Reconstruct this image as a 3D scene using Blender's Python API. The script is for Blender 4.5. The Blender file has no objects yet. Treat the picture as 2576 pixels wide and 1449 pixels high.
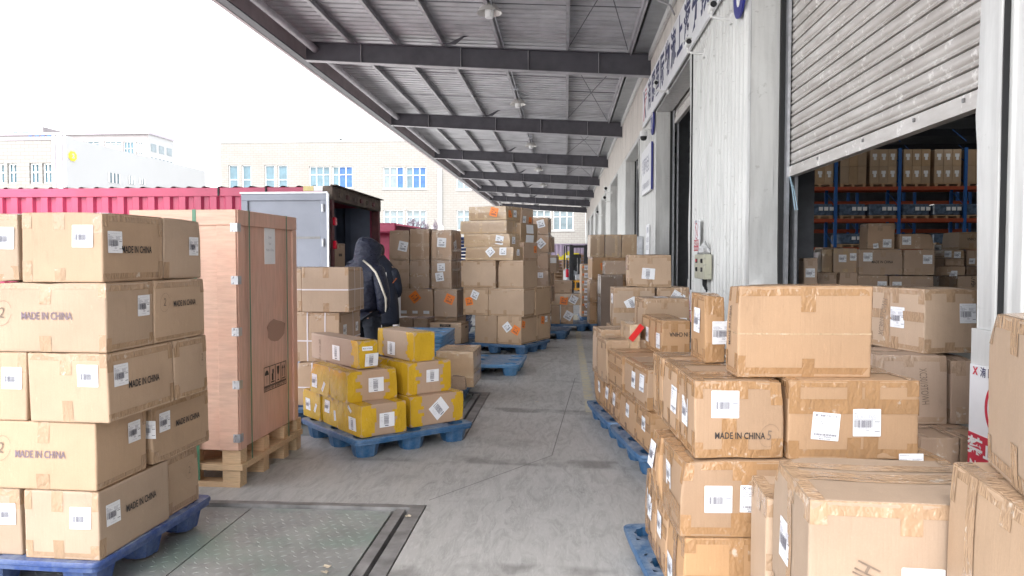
import bpy, bmesh, math, random
from mathutils import Vector, Matrix, Quaternion
R = math.radians
rnd = random.Random(7)

# ------------------------------------------------------------------ camera, sky, sun, exposure
S = bpy.context.scene
COL = S.collection
CAM_H = 1.5
F_PX, CX, CY = 1920.0, 1288.0, 724.5          # photo measured at 2576 x 1449
YAW = math.atan(135.0 / F_PX)
PITCH = math.atan((CY - 649.0) / F_PX)
cd = bpy.data.cameras.new('camera')
cam = bpy.data.objects.new('camera', cd)
COL.objects.link(cam)
cd.sensor_width = 36.0
cd.lens = F_PX / 2576.0 * 36.0
cd.clip_start, cd.clip_end = 0.05, 3000
cam.location = (0, 0, CAM_H)
cam.rotation_euler = (math.pi / 2 - PITCH, 0, YAW)
S.camera = cam

SUN_EL, SUN_AZ = 50.0, 192.0                 # azimuth measured clockwise from +Y
W = bpy.data.worlds.new('World')
S.world = W
W.use_nodes = True
wn, wl = W.node_tree.nodes, W.node_tree.links
wn.clear()
wo = wn.new('ShaderNodeOutputWorld')
wb = wn.new('ShaderNodeBackground')
ws = wn.new('ShaderNodeTexSky')
ws.sky_type = 'NISHITA'
ws.sun_disc = False
ws.sun_elevation = R(SUN_EL)
ws.sun_rotation = R(SUN_AZ)
ws.air_density = 1.0
ws.dust_density = 2.0
ws.ozone_density = 0.6
wh = wn.new('ShaderNodeHueSaturation')
wh.inputs['Saturation'].default_value = 0.22
wl.new(ws.outputs[0], wh.inputs['Color'])
wl.new(wh.outputs[0], wb.inputs['Color'])
wb.inputs['Strength'].default_value = 0.15
wl.new(wb.outputs[0], wo.inputs['Surface'])
sd = bpy.data.lights.new('sun', 'SUN')
sd.energy = 0.9
sd.angle = R(25)
sd.color = (1.0, 0.97, 0.93)
sun = bpy.data.objects.new('sun', sd)
COL.objects.link(sun)
_az, _el = R(SUN_AZ), R(SUN_EL)
_dir = Vector((math.sin(_az) * math.cos(_el), math.cos(_az) * math.cos(_el), math.sin(_el)))
sun.rotation_euler = (-_dir).to_track_quat('-Z', 'Y').to_euler()
S.view_settings.view_transform = 'Standard'
S.view_settings.look = 'None'
S.view_settings.gamma = 1.0
S.view_settings.use_curve_mapping = False
S.view_settings.exposure = 2.42
S.cycles.max_bounces = 10
S.cycles.diffuse_bounces = 6
S.cycles.use_denoising = True

_f = Vector((-math.sin(YAW) * math.cos(PITCH), math.cos(YAW) * math.cos(PITCH), -math.sin(PITCH)))
_r = Vector((math.cos(YAW), math.sin(YAW), 0))
_u = _r.cross(_f)
CAMP = Vector((0, 0, CAM_H))


def ray(px, py):
    return _f + _r * ((px - CX) / F_PX) + _u * (-(py - CY) / F_PX)


def onz(px, py, z):
    d = ray(px, py)
    return CAMP + d * ((z - CAM_H) / d.z)


def onY(px, py, y):
    d = ray(px, py)
    return CAMP + d * (y / d.y)


def onX(px, py, x):
    d = ray(px, py)
    return CAMP + d * (x / d.x)


class Frame:
    """A stack's own axes on the floor: u to the right, v away."""

    def __init__(s, x, y, yaw):
        s.o = Vector((x, y, 0)); s.yaw = R(yaw)
        s.e1 = Vector((math.cos(s.yaw), math.sin(s.yaw), 0))
        s.e2 = Vector((-math.sin(s.yaw), math.cos(s.yaw), 0))

    def loc(s, px, py, z):
        p = onz(px, py, z) - s.o
        return p.dot(s.e1), p.dot(s.e2)

    def onv(s, px, py, v):
        d = ray(px, py)
        t = (v + (s.o - CAMP).dot(s.e2)) / d.dot(s.e2)
        return CAMP + d * t

    def onu(s, px, py, u):
        d = ray(px, py)
        t = (u + (s.o - CAMP).dot(s.e1)) / d.dot(s.e1)
        return CAMP + d * t

    def U(s, px, v, py=700):
        return (s.onv(px, py, v) - s.o).dot(s.e1)

    def V(s, px, u, py=700):
        return (s.onu(px, py, u) - s.o).dot(s.e2)

    def Z(s, px, py, v):
        return s.onv(px, py, v).z

    def w(s, u, v, z=0):
        return s.o + s.e1 * u + s.e2 * v + Vector((0, 0, z))


# ------------------------------------------------------------------ materials
def M_new(name):
    m = bpy.data.materials.new(name)
    m.use_nodes = True
    nt = m.node_tree
    return m, nt, nt.nodes['Principled BSDF']


def N(nt, t, **kw):
    n = nt.nodes.new(t)
    for k, v in kw.items():
        if k in n.inputs:
            n.inputs[k].default_value = v
        else:
            setattr(n, k, v)
    return n


def coords(nt, scale=(1, 1, 1), kind='Object'):
    tc = N(nt, 'ShaderNodeTexCoord')
    mp = N(nt, 'ShaderNodeMapping')
    mp.inputs['Scale'].default_value = scale
    nt.links.new(tc.outputs[kind], mp.inputs[0])
    return mp.outputs[0]


def noise(nt, vec, scale, detail=4, rough=0.55):
    n = N(nt, 'ShaderNodeTexNoise')
    n.inputs['Scale'].default_value = scale
    n.inputs['Detail'].default_value = detail
    n.inputs['Roughness'].default_value = rough
    nt.links.new(vec, n.inputs['Vector'])
    return n.outputs['Fac']


def ramp(nt, fac, stops):
    r = N(nt, 'ShaderNodeValToRGB')
    el = r.color_ramp.elements
    while len(el) < len(stops):
        el.new(0.5)
    for e, (p, c) in zip(el, stops):
        e.position = p
        e.color = (c, c, c, 1) if isinstance(c, (int, float)) else (*c, 1)
    nt.links.new(fac, r.inputs[0])
    return r.outputs[0]


def mix(nt, fac, a, b, mode='MIX'):
    n = N(nt, 'ShaderNodeMix', data_type='RGBA', blend_type=mode)
    if isinstance(fac, (int, float)):
        n.inputs[0].default_value = fac
    else:
        nt.links.new(fac, n.inputs[0])
    for i, x in ((6, a), (7, b)):
        if isinstance(x, tuple):
            n.inputs[i].default_value = (*x, 1)
        else:
            nt.links.new(x, n.inputs[i])
    return n.outputs[2]


def math_n(nt, op, a, b=0.5):
    n = N(nt, 'ShaderNodeMath', operation=op)
    for i, x in ((0, a), (1, b)):
        if isinstance(x, (int, float)):
            n.inputs[i].default_value = x
        else:
            nt.links.new(x, n.inputs[i])
    return n.outputs[0]


def bump(nt, b, h, strength=0.3, dist=0.01):
    n = N(nt, 'ShaderNodeBump')
    n.inputs['Strength'].default_value = strength
    n.inputs['Distance'].default_value = dist
    nt.links.new(h, n.inputs['Height'])
    nt.links.new(n.outputs[0], b.inputs['Normal'])


def simple(name, c, rough=0.6, metal=0.0, var=0.12, scale=8, bmp=0.0, bscale=60, spec=None, kind='Object'):
    m, nt, b = M_new(name)
    v = coords(nt, kind=kind)
    f = noise(nt, v, scale)
    lo = tuple(x * (1 - var) for x in c)
    hi = tuple(min(1, x * (1 + var)) for x in c)
    nt.links.new(mix(nt, ramp(nt, f, [(0.3, 0.0), (0.7, 1.0)]), lo, hi), b.inputs['Base Color'])
    b.inputs['Roughness'].default_value = rough
    b.inputs['Metallic'].default_value = metal
    if spec is not None:
        b.inputs['Specular IOR Level'].default_value = spec
    if bmp:
        bump(nt, b, noise(nt, v, bscale), bmp, 0.004)
    return m


def cardboard(name, c, rough=0.62, coat=0.0, spread=0.16):
    m, nt, b = M_new(name)
    v = coords(nt)
    oi = N(nt, 'ShaderNodeObjectInfo')
    vs = N(nt, 'ShaderNodeVectorMath', operation='ADD')
    nt.links.new(v, vs.inputs[0])
    nt.links.new(oi.outputs['Location'], vs.inputs[1])
    v = vs.outputs[0]
    big = ramp(nt, noise(nt, v, 3.2, 3), [(0.3, 0.0), (0.7, 1.0)])
    mp = N(nt, 'ShaderNodeMapping')
    mp.inputs['Scale'].default_value = (150, 150, 5)
    nt.links.new(v, mp.inputs[0])
    streak = noise(nt, mp.outputs[0], 1.0, 3)
    fib = noise(nt, v, 190, 2)
    lo = tuple(x * (1 - spread * 0.5) for x in c)
    hi = tuple(min(1, x * (1 + spread * 0.45)) for x in c)
    col = mix(nt, big, lo, hi)
    col = mix(nt, math_n(nt, 'MULTIPLY', ramp(nt, streak, [(0.35, 0.0), (0.75, 1.0)]), 0.20), col, tuple(x * 0.78 for x in c))
    col = mix(nt, math_n(nt, 'MULTIPLY', ramp(nt, fib, [(0.45, 0.0), (0.8, 1.0)]), 0.18), col, tuple(min(1, x * 1.3) for x in c))
    mp4 = N(nt, 'ShaderNodeMapping'); mp4.inputs['Scale'].default_value = (5, 5, 1.6); mp4.inputs['Rotation'].default_value = (0.5, 0.8, 0.3)
    nt.links.new(v, mp4.inputs[0])
    scf = ramp(nt, noise(nt, mp4.outputs[0], 2.6, 7, 0.72), [(0.60, 0.0), (0.68, 1.0)])
    col = mix(nt, math_n(nt, 'MULTIPLY', scf, 0.22), col, tuple(x * 0.62 for x in c))
    col = mix(nt, math_n(nt, 'MULTIPLY', ramp(nt, noise(nt, mp4.outputs[0], 6.5, 6, 0.7), [(0.64, 0.0), (0.68, 1.0)]), 0.30), col, tuple(min(1, x * 1.35) for x in c))
    hs = N(nt, 'ShaderNodeHueSaturation')
    nt.links.new(col, hs.inputs['Color'])
    nt.links.new(math_n(nt, 'MULTIPLY_ADD', oi.outputs['Random'], 0.26), hs.inputs['Value'])
    hs.inputs['Value'].links[0].from_node.inputs[2].default_value = 0.86
    rr = N(nt, 'ShaderNodeMath', operation='MULTIPLY_ADD')
    nt.links.new(oi.outputs['Random'], rr.inputs[0]); rr.inputs[1].default_value = 37.7; rr.inputs[2].default_value = 0
    fr = math_n(nt, 'FRACT', rr.outputs[0], 0)
    s2 = N(nt, 'ShaderNodeMath', operation='MULTIPLY_ADD')
    nt.links.new(fr, s2.inputs[0]); s2.inputs[1].default_value = 0.24; s2.inputs[2].default_value = 0.86
    nt.links.new(s2.outputs[0], hs.inputs['Saturation'])
    nt.links.new(hs.outputs[0], b.inputs['Base Color'])
    b.inputs['Roughness'].default_value = rough
    if coat:
        b.inputs['Coat Weight'].default_value = coat
        b.inputs['Coat Roughness'].default_value = 0.12
    h = math_n(nt, 'ADD', math_n(nt, 'MULTIPLY', streak, 0.5), math_n(nt, 'MULTIPLY', noise(nt, v, 9, 4), 2.6))
    bump(nt, b, h, 0.28 if not coat else 0.55, 0.006)
    return m


def tape_mat(name, c, rough=0.16, white=0.35, bub_glint=0.62):
    m, nt, b = M_new(name)
    v = coords(nt)
    oi = N(nt, 'ShaderNodeObjectInfo')
    vs = N(nt, 'ShaderNodeVectorMath', operation='ADD')
    nt.links.new(v, vs.inputs[0]); nt.links.new(oi.outputs['Location'], vs.inputs[1])
    v = vs.outputs[0]
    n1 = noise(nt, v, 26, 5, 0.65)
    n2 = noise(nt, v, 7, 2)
    wr = math_n(nt, 'MULTIPLY', ramp(nt, n1, [(bub_glint, 0.0), (bub_glint + 0.09, 1.0)]), ramp(nt, n2, [(0.48, 0.0), (0.62, 1.0)]))
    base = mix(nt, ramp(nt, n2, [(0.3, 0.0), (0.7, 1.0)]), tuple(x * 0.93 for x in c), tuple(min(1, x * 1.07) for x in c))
    nt.links.new(mix(nt, math_n(nt, 'MULTIPLY', wr, white), base, (0.72, 0.68, 0.62)), b.inputs['Base Color'])  # pale patches are air bubbles, strengthened to paint white glints on the tape
    b.inputs['Roughness'].default_value = rough
    b.inputs['Specular IOR Level'].default_value = 0.5
    mpw = N(nt, 'ShaderNodeMapping'); mpw.inputs['Scale'].default_value = (1, 1.7, 0.55); mpw.inputs['Rotation'].default_value = (0.5, 0.3, 0.6)
    nt.links.new(v, mpw.inputs[0])
    crk = math_n(nt, 'ABSOLUTE', math_n(nt, 'SUBTRACT', noise(nt, mpw.outputs[0], 17, 3, 0.6), 0.5), 0)
    bump(nt, b, math_n(nt, 'ADD', math_n(nt, 'MULTIPLY', crk, 2.2), math_n(nt, 'MULTIPLY', n2, 1.0)), 0.75, 0.010)
    return m


MAT = {}
MAT['tan'] = cardboard('cardboard_tan', (0.42, 0.295, 0.20))
MAT['kraft'] = cardboard('cardboard_kraft', (0.40, 0.245, 0.135))
MAT['brown'] = cardboard('cardboard_brown', (0.42, 0.29, 0.203))
MAT['film'] = cardboard('cardboard_under_film', (0.43, 0.295, 0.185), 0.45, 0.8)
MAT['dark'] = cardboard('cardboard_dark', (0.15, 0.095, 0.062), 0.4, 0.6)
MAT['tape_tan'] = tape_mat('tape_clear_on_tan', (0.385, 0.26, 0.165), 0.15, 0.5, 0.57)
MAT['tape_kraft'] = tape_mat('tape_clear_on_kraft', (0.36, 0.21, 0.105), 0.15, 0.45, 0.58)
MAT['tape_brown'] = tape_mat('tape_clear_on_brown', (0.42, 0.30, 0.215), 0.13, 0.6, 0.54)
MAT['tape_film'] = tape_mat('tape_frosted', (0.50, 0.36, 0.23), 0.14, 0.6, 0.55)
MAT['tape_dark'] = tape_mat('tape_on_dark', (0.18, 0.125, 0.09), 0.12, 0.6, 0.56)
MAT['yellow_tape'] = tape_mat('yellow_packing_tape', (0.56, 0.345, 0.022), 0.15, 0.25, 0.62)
MAT['paper'] = simple('label_paper', (0.78, 0.79, 0.82), 0.5, var=0.03)
MAT['ink'] = simple('label_ink', (0.06, 0.055, 0.09), 0.6, var=0.02)
MAT['grey_ink'] = simple('pale_ink', (0.36, 0.36, 0.42), 0.6, var=0.02)
MAT['black_print'] = simple('black_print', (0.035, 0.03, 0.03), 0.7, var=0.2, scale=50)
MAT['purple_print'] = simple('faded_purple_print', (0.20, 0.15, 0.18), 0.7, var=0.2, scale=50)
MAT['pen'] = simple('felt_pen', (0.19, 0.14, 0.105), 0.7, var=0.2, scale=50)
MAT['orange'] = simple('orange_sticker', (0.82, 0.22, 0.03), 0.5, var=0.05)
MAT['strap_white'] = simple('white_strap', (0.70, 0.66, 0.70), 0.35, var=0.05)
MAT['strap_green'] = simple('green_strap', (0.06, 0.17, 0.10), 0.35, var=0.1)
MAT['red_tape'] = simple('red_tape', (0.6,0.02,0.02), 0.3, var=0.08)


def pallet_blue(name, c):
    m, nt, b = M_new(name)
    v = coords(nt)
    g = N(nt, 'ShaderNodeNewGeometry')
    sx = N(nt, 'ShaderNodeSeparateXYZ')
    nt.links.new(g.outputs['Normal'], sx.inputs[0])
    f = ramp(nt, noise(nt, v, 11, 7, 0.75), [(0.40, 0.0), (0.66, 1.0)])
    up = ramp(nt, sx.outputs[2], [(0.5, 0.30), (0.9, 0.80)])
    dust = math_n(nt, 'MULTIPLY', f, up)
    fine = noise(nt, v, 70, 3)
    base = mix(nt, fine, tuple(x * 0.8 for x in c), tuple(x * 1.25 for x in c))
    nt.links.new(mix(nt, dust, base, (0.27, 0.33, 0.41)), b.inputs['Base Color'])
    b.inputs['Roughness'].default_value = 0.42
    bump(nt, b, noise(nt, v, 60, 4), 0.25, 0.004)
    return m


MAT['pallet'] = pallet_blue('blue_plastic', (0.016, 0.085, 0.20))
MAT['pallet_dk'] = pallet_blue('deep_blue_plastic', (0.018, 0.048, 0.19))
MAT['pallet_lt'] = pallet_blue('light_blue_plastic', (0.045, 0.17, 0.34))


def wood(name, c, rough=0.6, axis=(2, 14, 14), dark=0.72):
    m, nt, b = M_new(name)
    v = coords(nt, axis)
    g = noise(nt, v, 5.0, 6, 0.6)
    g2 = noise(nt, coords(nt), 2.3, 3)
    col = mix(nt, ramp(nt, g, [(0.35, 0.0), (0.68, 1.0)]), tuple(x * dark for x in c), tuple(min(1, x * 1.08) for x in c))
    col = mix(nt, math_n(nt, 'MULTIPLY', ramp(nt, g2, [(0.4, 0.0), (0.7, 1.0)]), 0.4), col, tuple(x * y for x, y in zip(c, (1.1, 0.83, 0.75))))
    nt.links.new(col, b.inputs['Base Color'])
    b.inputs['Roughness'].default_value = rough
    bump(nt, b, g, 0.2, 0.004)
    return m


MAT['ply'] = wood('red_plywood', (0.62, 0.385, 0.30), 0.5, (9, 9, 1.1), 0.84)
MAT['ply_pale'] = wood('pale_plywood', (0.60, 0.39, 0.295), 0.5, (1.2, 9, 9), 0.82)
MAT['pine'] = wood('pine_board', (0.60, 0.43, 0.26), 0.6, (2, 10, 60), 0.66)
MAT['pine_old'] = wood('old_pine', (0.50, 0.33, 0.20), 0.7, (2, 10, 40), 0.6)


# ------------------------------------------------------------------ mesh builder
class MB:
    def __init__(s):
        s.v, s.f, s.m = [], [], []

    def add(s, vs, fs, mi=0, mtx=None):
        o = len(s.v)
        s.v += [tuple(mtx @ Vector(p)) if mtx is not None else tuple(p) for p in vs]
        s.f += [tuple(i + o for i in f) for f in fs]
        s.m += [mi] * len(fs)
        return s

    def box(s, x0, x1, y0, y1, z0, z1, mi=0, mtx=None):
        vs = [(x, y, z) for z in (z0, z1) for y in (y0, y1) for x in (x0, x1)]
        fs = [(0, 2, 3, 1), (4, 5, 7, 6), (0, 1, 5, 4), (2, 6, 7, 3), (0, 4, 6, 2), (1, 3, 7, 5)]
        return s.add(vs, fs, mi, mtx)

    def cbox(s, x0, x1, y0, y1, z0, z1, c=0.006, mi=0, mtx=None):
        """box with chamfered edges"""
        vs, idx = [], {}
        X, Y, Z = (x0, x1), (y0, y1), (z0, z1)
        for i in (0, 1):
            for j in (0, 1):
                for k in (0, 1):
                    sx, sy, sz = (c if i == 0 else -c), (c if j == 0 else -c), (c if k == 0 else -c)
                    idx[i, j, k, 'x'] = len(vs); vs.append((X[i], Y[j] + sy, Z[k] + sz))
                    idx[i, j, k, 'y'] = len(vs); vs.append((X[i] + sx, Y[j], Z[k] + sz))
                    idx[i, j, k, 'z'] = len(vs); vs.append((X[i] + sx, Y[j] + sy, Z[k]))
        g = lambda i, j, k, a: idx[i, j, k, a]
        fs = []
        for i in (0, 1):
            q = [g(i, 0, 0, 'x'), g(i, 1, 0, 'x'), g(i, 1, 1, 'x'), g(i, 0, 1, 'x')]
            fs.append(tuple(q if i else q[::-1]))
            q = [g(0, i, 0, 'y'), g(0, i, 1, 'y'), g(1, i, 1, 'y'), g(1, i, 0, 'y')]
            fs.append(tuple(q if i else q[::-1]))
            q = [g(0, 0, i, 'z'), g(1, 0, i, 'z'), g(1, 1, i, 'z'), g(0, 1, i, 'z')]
            fs.append(tuple(q if i else q[::-1]))
        for a in (0, 1):
            for b in (0, 1):
                fs.append((g(a, b, 0, 'x'), g(a, b, 1, 'x'), g(a, b, 1, 'y'), g(a, b, 0, 'y')))
                fs.append((g(a, 0, b, 'x'), g(a, 1, b, 'x'), g(a, 1, b, 'z'), g(a, 0, b, 'z')))
                fs.append((g(0, a, b, 'y'), g(1, a, b, 'y'), g(1, a, b, 'z'), g(0, a, b, 'z')))
                for c_ in (0, 1):
                    fs.append((g(a, b, c_, 'x'), g(a, b, c_, 'y'), g(a, b, c_, 'z')))
        return s.add(vs, fs, mi, mtx)

    def quad(s, a, b, c, d, mi=0, mtx=None):
        return s.add([a, b, c, d], [(0, 1, 2, 3)], mi, mtx)

    def rect(s, x0, x1, y0, y1, z=0.0, mi=0, mtx=None):
        return s.quad((x0, y0, z), (x1, y0, z), (x1, y1, z), (x0, y1, z), mi, mtx)

    def path(s, pts, r, n=8, mi=0, closed=False, cap=True):
        pts = [Vector(p) for p in pts]
        rr = r if isinstance(r, (list, tuple)) else [r] * len(pts)
        rings = []
        up = Vector((0, 0, 1))
        for i, p in enumerate(pts):
            if closed:
                t = pts[(i + 1) % len(pts)] - pts[i - 1]
            else:
                t = pts[min(i + 1, len(pts) - 1)] - pts[max(i - 1, 0)]
            t.normalize()
            a = t.cross(up)
            if a.length < 0.05:
                a = t.cross(Vector((1, 0, 0)))
            a.normalize()
            b = a.cross(t)
            rings.append([p + a * rr[i] * math.cos(2 * math.pi * k / n) + b * rr[i] * math.sin(2 * math.pi * k / n) for k in range(n)])
        vs = [q for g in rings for q in g]
        L = len(pts)
        fs = []
        for i in range(L if closed else L - 1):
            j = (i + 1) % L
            for k in range(n):
                fs.append((i * n + k, i * n + (k + 1) % n, j * n + (k + 1) % n, j * n + k))
        if cap and not closed:
            fs.append(tuple(range(n))); fs.append(tuple(range((L - 1) * n, L * n))[::-1])
        return s.add(vs, fs, mi)

    def lathe(s, prof, n=20, mi=0, mtx=None, cap=False):
        vs = [(r * math.cos(2 * math.pi * k / n), r * math.sin(2 * math.pi * k / n), z) for r, z in prof for k in range(n)]
        fs = [(i * n + k, i * n + (k + 1) % n, (i + 1) * n + (k + 1) % n, (i + 1) * n + k) for i in range(len(prof) - 1) for k in range(n)]
        if cap:
            fs.append(tuple(range(n))[::-1]); fs.append(tuple(range((len(prof) - 1) * n, len(prof) * n)))
        return s.add(vs, fs, mi, mtx)

    def grid(s, fn, nu, nv, mi=0):
        vs = [fn(i / nu, j / nv) for j in range(nv + 1) for i in range(nu + 1)]
        fs = [(j * (nu + 1) + i, j * (nu + 1) + i + 1, (j + 1) * (nu + 1) + i + 1, (j + 1) * (nu + 1) + i) for j in range(nv) for i in range(nu)]
        return s.add(vs, fs, mi)

    def prism(s, poly, z0, z1, mi=0, mtx=None):
        n = len(poly)
        vs = [(x, y, z0) for x, y in poly] + [(x, y, z1) for x, y in poly]
        fs = [tuple(range(n))[::-1], tuple(range(n, 2 * n))] + [(i, (i + 1) % n, n + (i + 1) % n, n + i) for i in range(n)]
        return s.add(vs, fs, mi, mtx)

    def mesh(s, me, mtx, mi=0):
        return s.add([v.co for v in me.vertices], [tuple(p.vertices) for p in me.polygons], mi, mtx)

    def data(s, name, mats, smooth=None):
        me = bpy.data.meshes.new(name)
        me.from_pydata(s.v, [], s.f)
        for m in (mats if isinstance(mats, (list, tuple)) else [mats]):
            me.materials.append(MAT[m] if isinstance(m, str) else m)
        me.polygons.foreach_set('material_index', s.m)
        if smooth is not None:
            me.polygons.foreach_set('use_smooth', [True] * len(s.f))
            if smooth < 179:
                me.set_sharp_from_angle(angle=R(smooth))
        me.update()
        return me

    def build(s, name, mats, parent=None, smooth=None, loc=None, rot=None, fix=False):
        me = s.data(name, mats, smooth)
        if fix:
            bm = bmesh.new(); bm.from_mesh(me)
            bmesh.ops.recalc_face_normals(bm, faces=bm.faces)
            bm.to_mesh(me); bm.free()
        return put(name, me, parent, loc, rot)


def put(name, me, parent=None, loc=None, rot=None, mtx=None):
    o = bpy.data.objects.new(name, me)
    COL.objects.link(o)
    if parent is not None:
        o.parent = parent
    if loc is not None:
        o.location = loc
    if rot is not None:
        o.rotation_euler = rot
    if mtx is not None:
        o.matrix_basis = mtx
    return o


def tag(o, label, cat, group=None):
    o['label'] = label
    o['category'] = cat
    if group:
        o['group'] = group
    return o


def struct(o, kind='structure'):
    o['kind'] = kind
    return o


def thing(name, label, cat, loc=(0, 0, 0), rot=0.0, group=None):
    return tag(put(name, None, None, loc, (0, 0, rot)), label, cat, group)


def copy_tree(o, parent=None):
    c = o.copy()
    COL.objects.link(c)
    c.parent = parent
    for ch in list(o.children):
        copy_tree(ch, c)
    return c


_TXT = {}


def text(s, bold=0.0):
    """flat mesh of a line of text, 1 unit cap size, centred"""
    if (s, bold) in _TXT:
        return _TXT[s, bold]
    cu = bpy.data.curves.new('t', 'FONT')
    cu.body = s
    cu.size = 1.0
    cu.offset = bold
    cu.align_x, cu.align_y = 'CENTER', 'CENTER'
    cu.resolution_u = 3
    ob = bpy.data.objects.new('t', cu)
    COL.objects.link(ob)
    dg = bpy.context.evaluated_depsgraph_get()
    me = bpy.data.meshes.new_from_object(ob.evaluated_get(dg))
    bpy.data.objects.remove(ob)
    bpy.data.curves.remove(cu)
    _TXT[s, bold] = me
    return me


def tmat(x, y, sx, sy, z=0.0):
    return Matrix.Translation((x, y, z)) @ Matrix.Diagonal((sx, sy, 1, 1))


# ------------------------------------------------------------------ stickers and print (flat meshes, x right, y up, z out)
def rrect(mb, w, h, r, mi=0, z=0.0):
    pts = []
    for cx, cy, a0 in ((w / 2 - r, -h / 2 + r, -90), (w / 2 - r, h / 2 - r, 0), (-w / 2 + r, h / 2 - r, 90), (-w / 2 + r, -h / 2 + r, 180)):
        for k in range(4):
            a = R(a0 + k * 30)
            pts.append((cx + r * math.cos(a), cy + r * math.sin(a), z))
    mb.add(pts, [tuple(range(len(pts)))], mi)


def barcode(mb, x0, x1, y0, y1, mi, seed, z=0.0004):
    q = random.Random(seed)
    x = x0
    while x < x1:
        w = q.choice((0.008, 0.008, 0.014, 0.02))
        mb.rect(x, min(x + w, x1), y0, y1, z, mi)
        x += w + q.choice((0.008, 0.012, 0.018))


def textlines(mb, x0, x1, ys, h, mi, seed):
    q = random.Random(seed)
    for y in ys:
        x = x0
        xe = x0 + (x1 - x0) * q.uniform(0.55, 1)
        while x < xe:
            w = q.uniform(0.02, 0.09)
            mb.rect(x, min(x + w, xe), y, y + h, 0.0004, mi)
            x += w + 0.012


def make_label_fba(full):
    mb = MB()
    rrect(mb, 1, 1, 0.03)
    if full:
        mb.mesh(text('PLEASE LEAVE THIS LABEL UNCOVERED'), tmat(0, 0.39, 0.034, 0.034, 0.0004), 2)
        mb.mesh(text('FBA'), tmat(-0.41, 0.33, 0.07, 0.07, 0.0004), 1)
    else:
        textlines(mb, -0.46, 0.1, (0.42,), 0.02, 2, 3)
    mb.rect(-0.47, 0.47, 0.29, 0.293, 0.0004, 2)
    textlines(mb, -0.46, -0.02, (0.25, 0.215, 0.18, 0.145), 0.018, 2, 1)
    textlines(mb, 0.05, 0.44, (0.25, 0.215, 0.18, 0.145), 0.018, 2, 2)
    mb.rect(-0.47, 0.47, 0.10, 0.113, 0.0004, 1)
    barcode(mb, -0.45, 0.20, -0.18, 0.085, 1, 5)
    textlines(mb, -0.3, 0.1, (-0.215,), 0.02, 2, 6)
    mb.rect(0.27, 0.46, 0.02, 0.045, 0.0004, 1)
    mb.rect(0.27, 0.46, -0.32, -0.295, 0.0004, 1)
    textlines(mb, -0.05, 0.2, (-0.27, -0.30), 0.02, 2, 8)
    textlines(mb, -0.2, 0.3, (-0.40,), 0.014, 2, 9)
    return mb.data('shipping_label', ['paper', 'ink', 'grey_ink'])


def make_label_xc(no):
    mb = MB()
    rrect(mb, 1, 1, 0.03)
    mb.mesh(text('X', 0.02), tmat(-0.36, 0.38, 0.17, 0.15, 0.0004), 1)
    for k in range(3):
        mb.rect(-0.31, -0.26, 0.32 + k * 0.045, 0.335 + k * 0.045, 0.0004, 2)
    mb.mesh(text('洧颐', 0.01), tmat(-0.14, 0.38, 0.10, 0.10, 0.0004), 1)
    mb.mesh(text('件数: ' + no), tmat(0.2, 0.38, 0.08, 0.08, 0.0004), 1)
    mb.rect(-0.01, -0.005, 0.29, 0.46, 0.0004, 2)
    mb.mesh(text('服务渠道: HPD'), tmat(-0.25, 0.25, 0.055, 0.055, 0.0004), 1)
    mb.mesh(text('收件国家: 美国'), tmat(-0.27, 0.175, 0.055, 0.055, 0.0004), 1)
    mb.mesh(text('收件人: ONT8'), tmat(-0.22, 0.09, 0.07, 0.07, 0.0004), 1)
    textlines(mb, -0.46, -0.1, (0.02, -0.01, -0.04), 0.014, 2, 14)
    mb.rect(-0.47, 0.47, -0.245, -0.241, 0.0004, 2)
    barcode(mb, -0.40, 0.42, -0.34, -0.27, 1, 17)
    mb.mesh(text('XC21494WH', 0.01), tmat(0, -0.385, 0.085, 0.075, 0.0004), 1)
    mb.mesh(text('Made in China', 0.01), tmat(0, -0.455, 0.07, 0.06, 0.0004), 1)
    return mb.data('consignment_label', ['paper', 'ink', 'grey_ink'])


def make_label_tall():
    """label with barcode running up its side"""
    mb = MB()
    rrect(mb, 1.0, 1.0, 0.03)
    textlines(mb, -0.2, 0.2, (0.38, 0.35), 0.02, 1, 21)
    q = random.Random(4)
    y = -0.30
    while y < 0.28:
        h = q.choice((0.012, 0.02, 0.03))
        mb.rect(-0.20, 0.12, y, y + h, 0.0004, 1)
        y += h + q.choice((0.012, 0.02))
    mb.rect(-0.15, 0.10, -0.43, -0.37, 0.0004, 1)
    textlines(mb, -0.44, -0.24, (0.2, 0.1, 0.0, -0.1), 0.015, 2, 22)
    return mb.data('shipping_label', ['paper', 'ink', 'grey_ink'])


def make_label_sq(mi_base):
    mb = MB()
    rrect(mb, 1, 1, 0.06)
    textlines(mb, -0.3, 0.3, (0.25, 0.17), 0.035, 1, 31)
    textlines(mb, -0.3, 0.0, (0.02, -0.06), 0.03, 1, 32)
    mb.rect(0.15, 0.3, -0.04, 0.05, 0.0004, 1)
    barcode(mb, -0.32, 0.34, -0.36, -0.16, 1, 33)
    return mb.data('square_sticker' if mi_base == 'paper' else 'orange_sticker', [mi_base, 'ink'])


STK = {
    'fba': make_label_fba(True), 'fbs': make_label_fba(False), 'xc': make_label_xc('471箱'), 'xd': make_label_xc('371箱'),
    'tall': make_label_tall(), 'sq': make_label_sq('paper'), 'or': make_label_sq('orange'),
}


def print_mesh(s, mat, squeeze=0.55, bold=0.016):
    key = ('print', s, mat)
    if key not in STK:
        mb = MB()
        me = text(s, bold)
        xs = [v.co.x for v in me.vertices]; ysv = [v.co.y for v in me.vertices]
        wd, ht = max(xs) - min(xs), max(ysv) - min(ysv)
        mb.mesh(me, tmat(0, 0, squeeze * len(s) / wd, 1.0 / ht))
        STK[key] = mb.data('printed_text', [mat])
    return STK[key]


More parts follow.
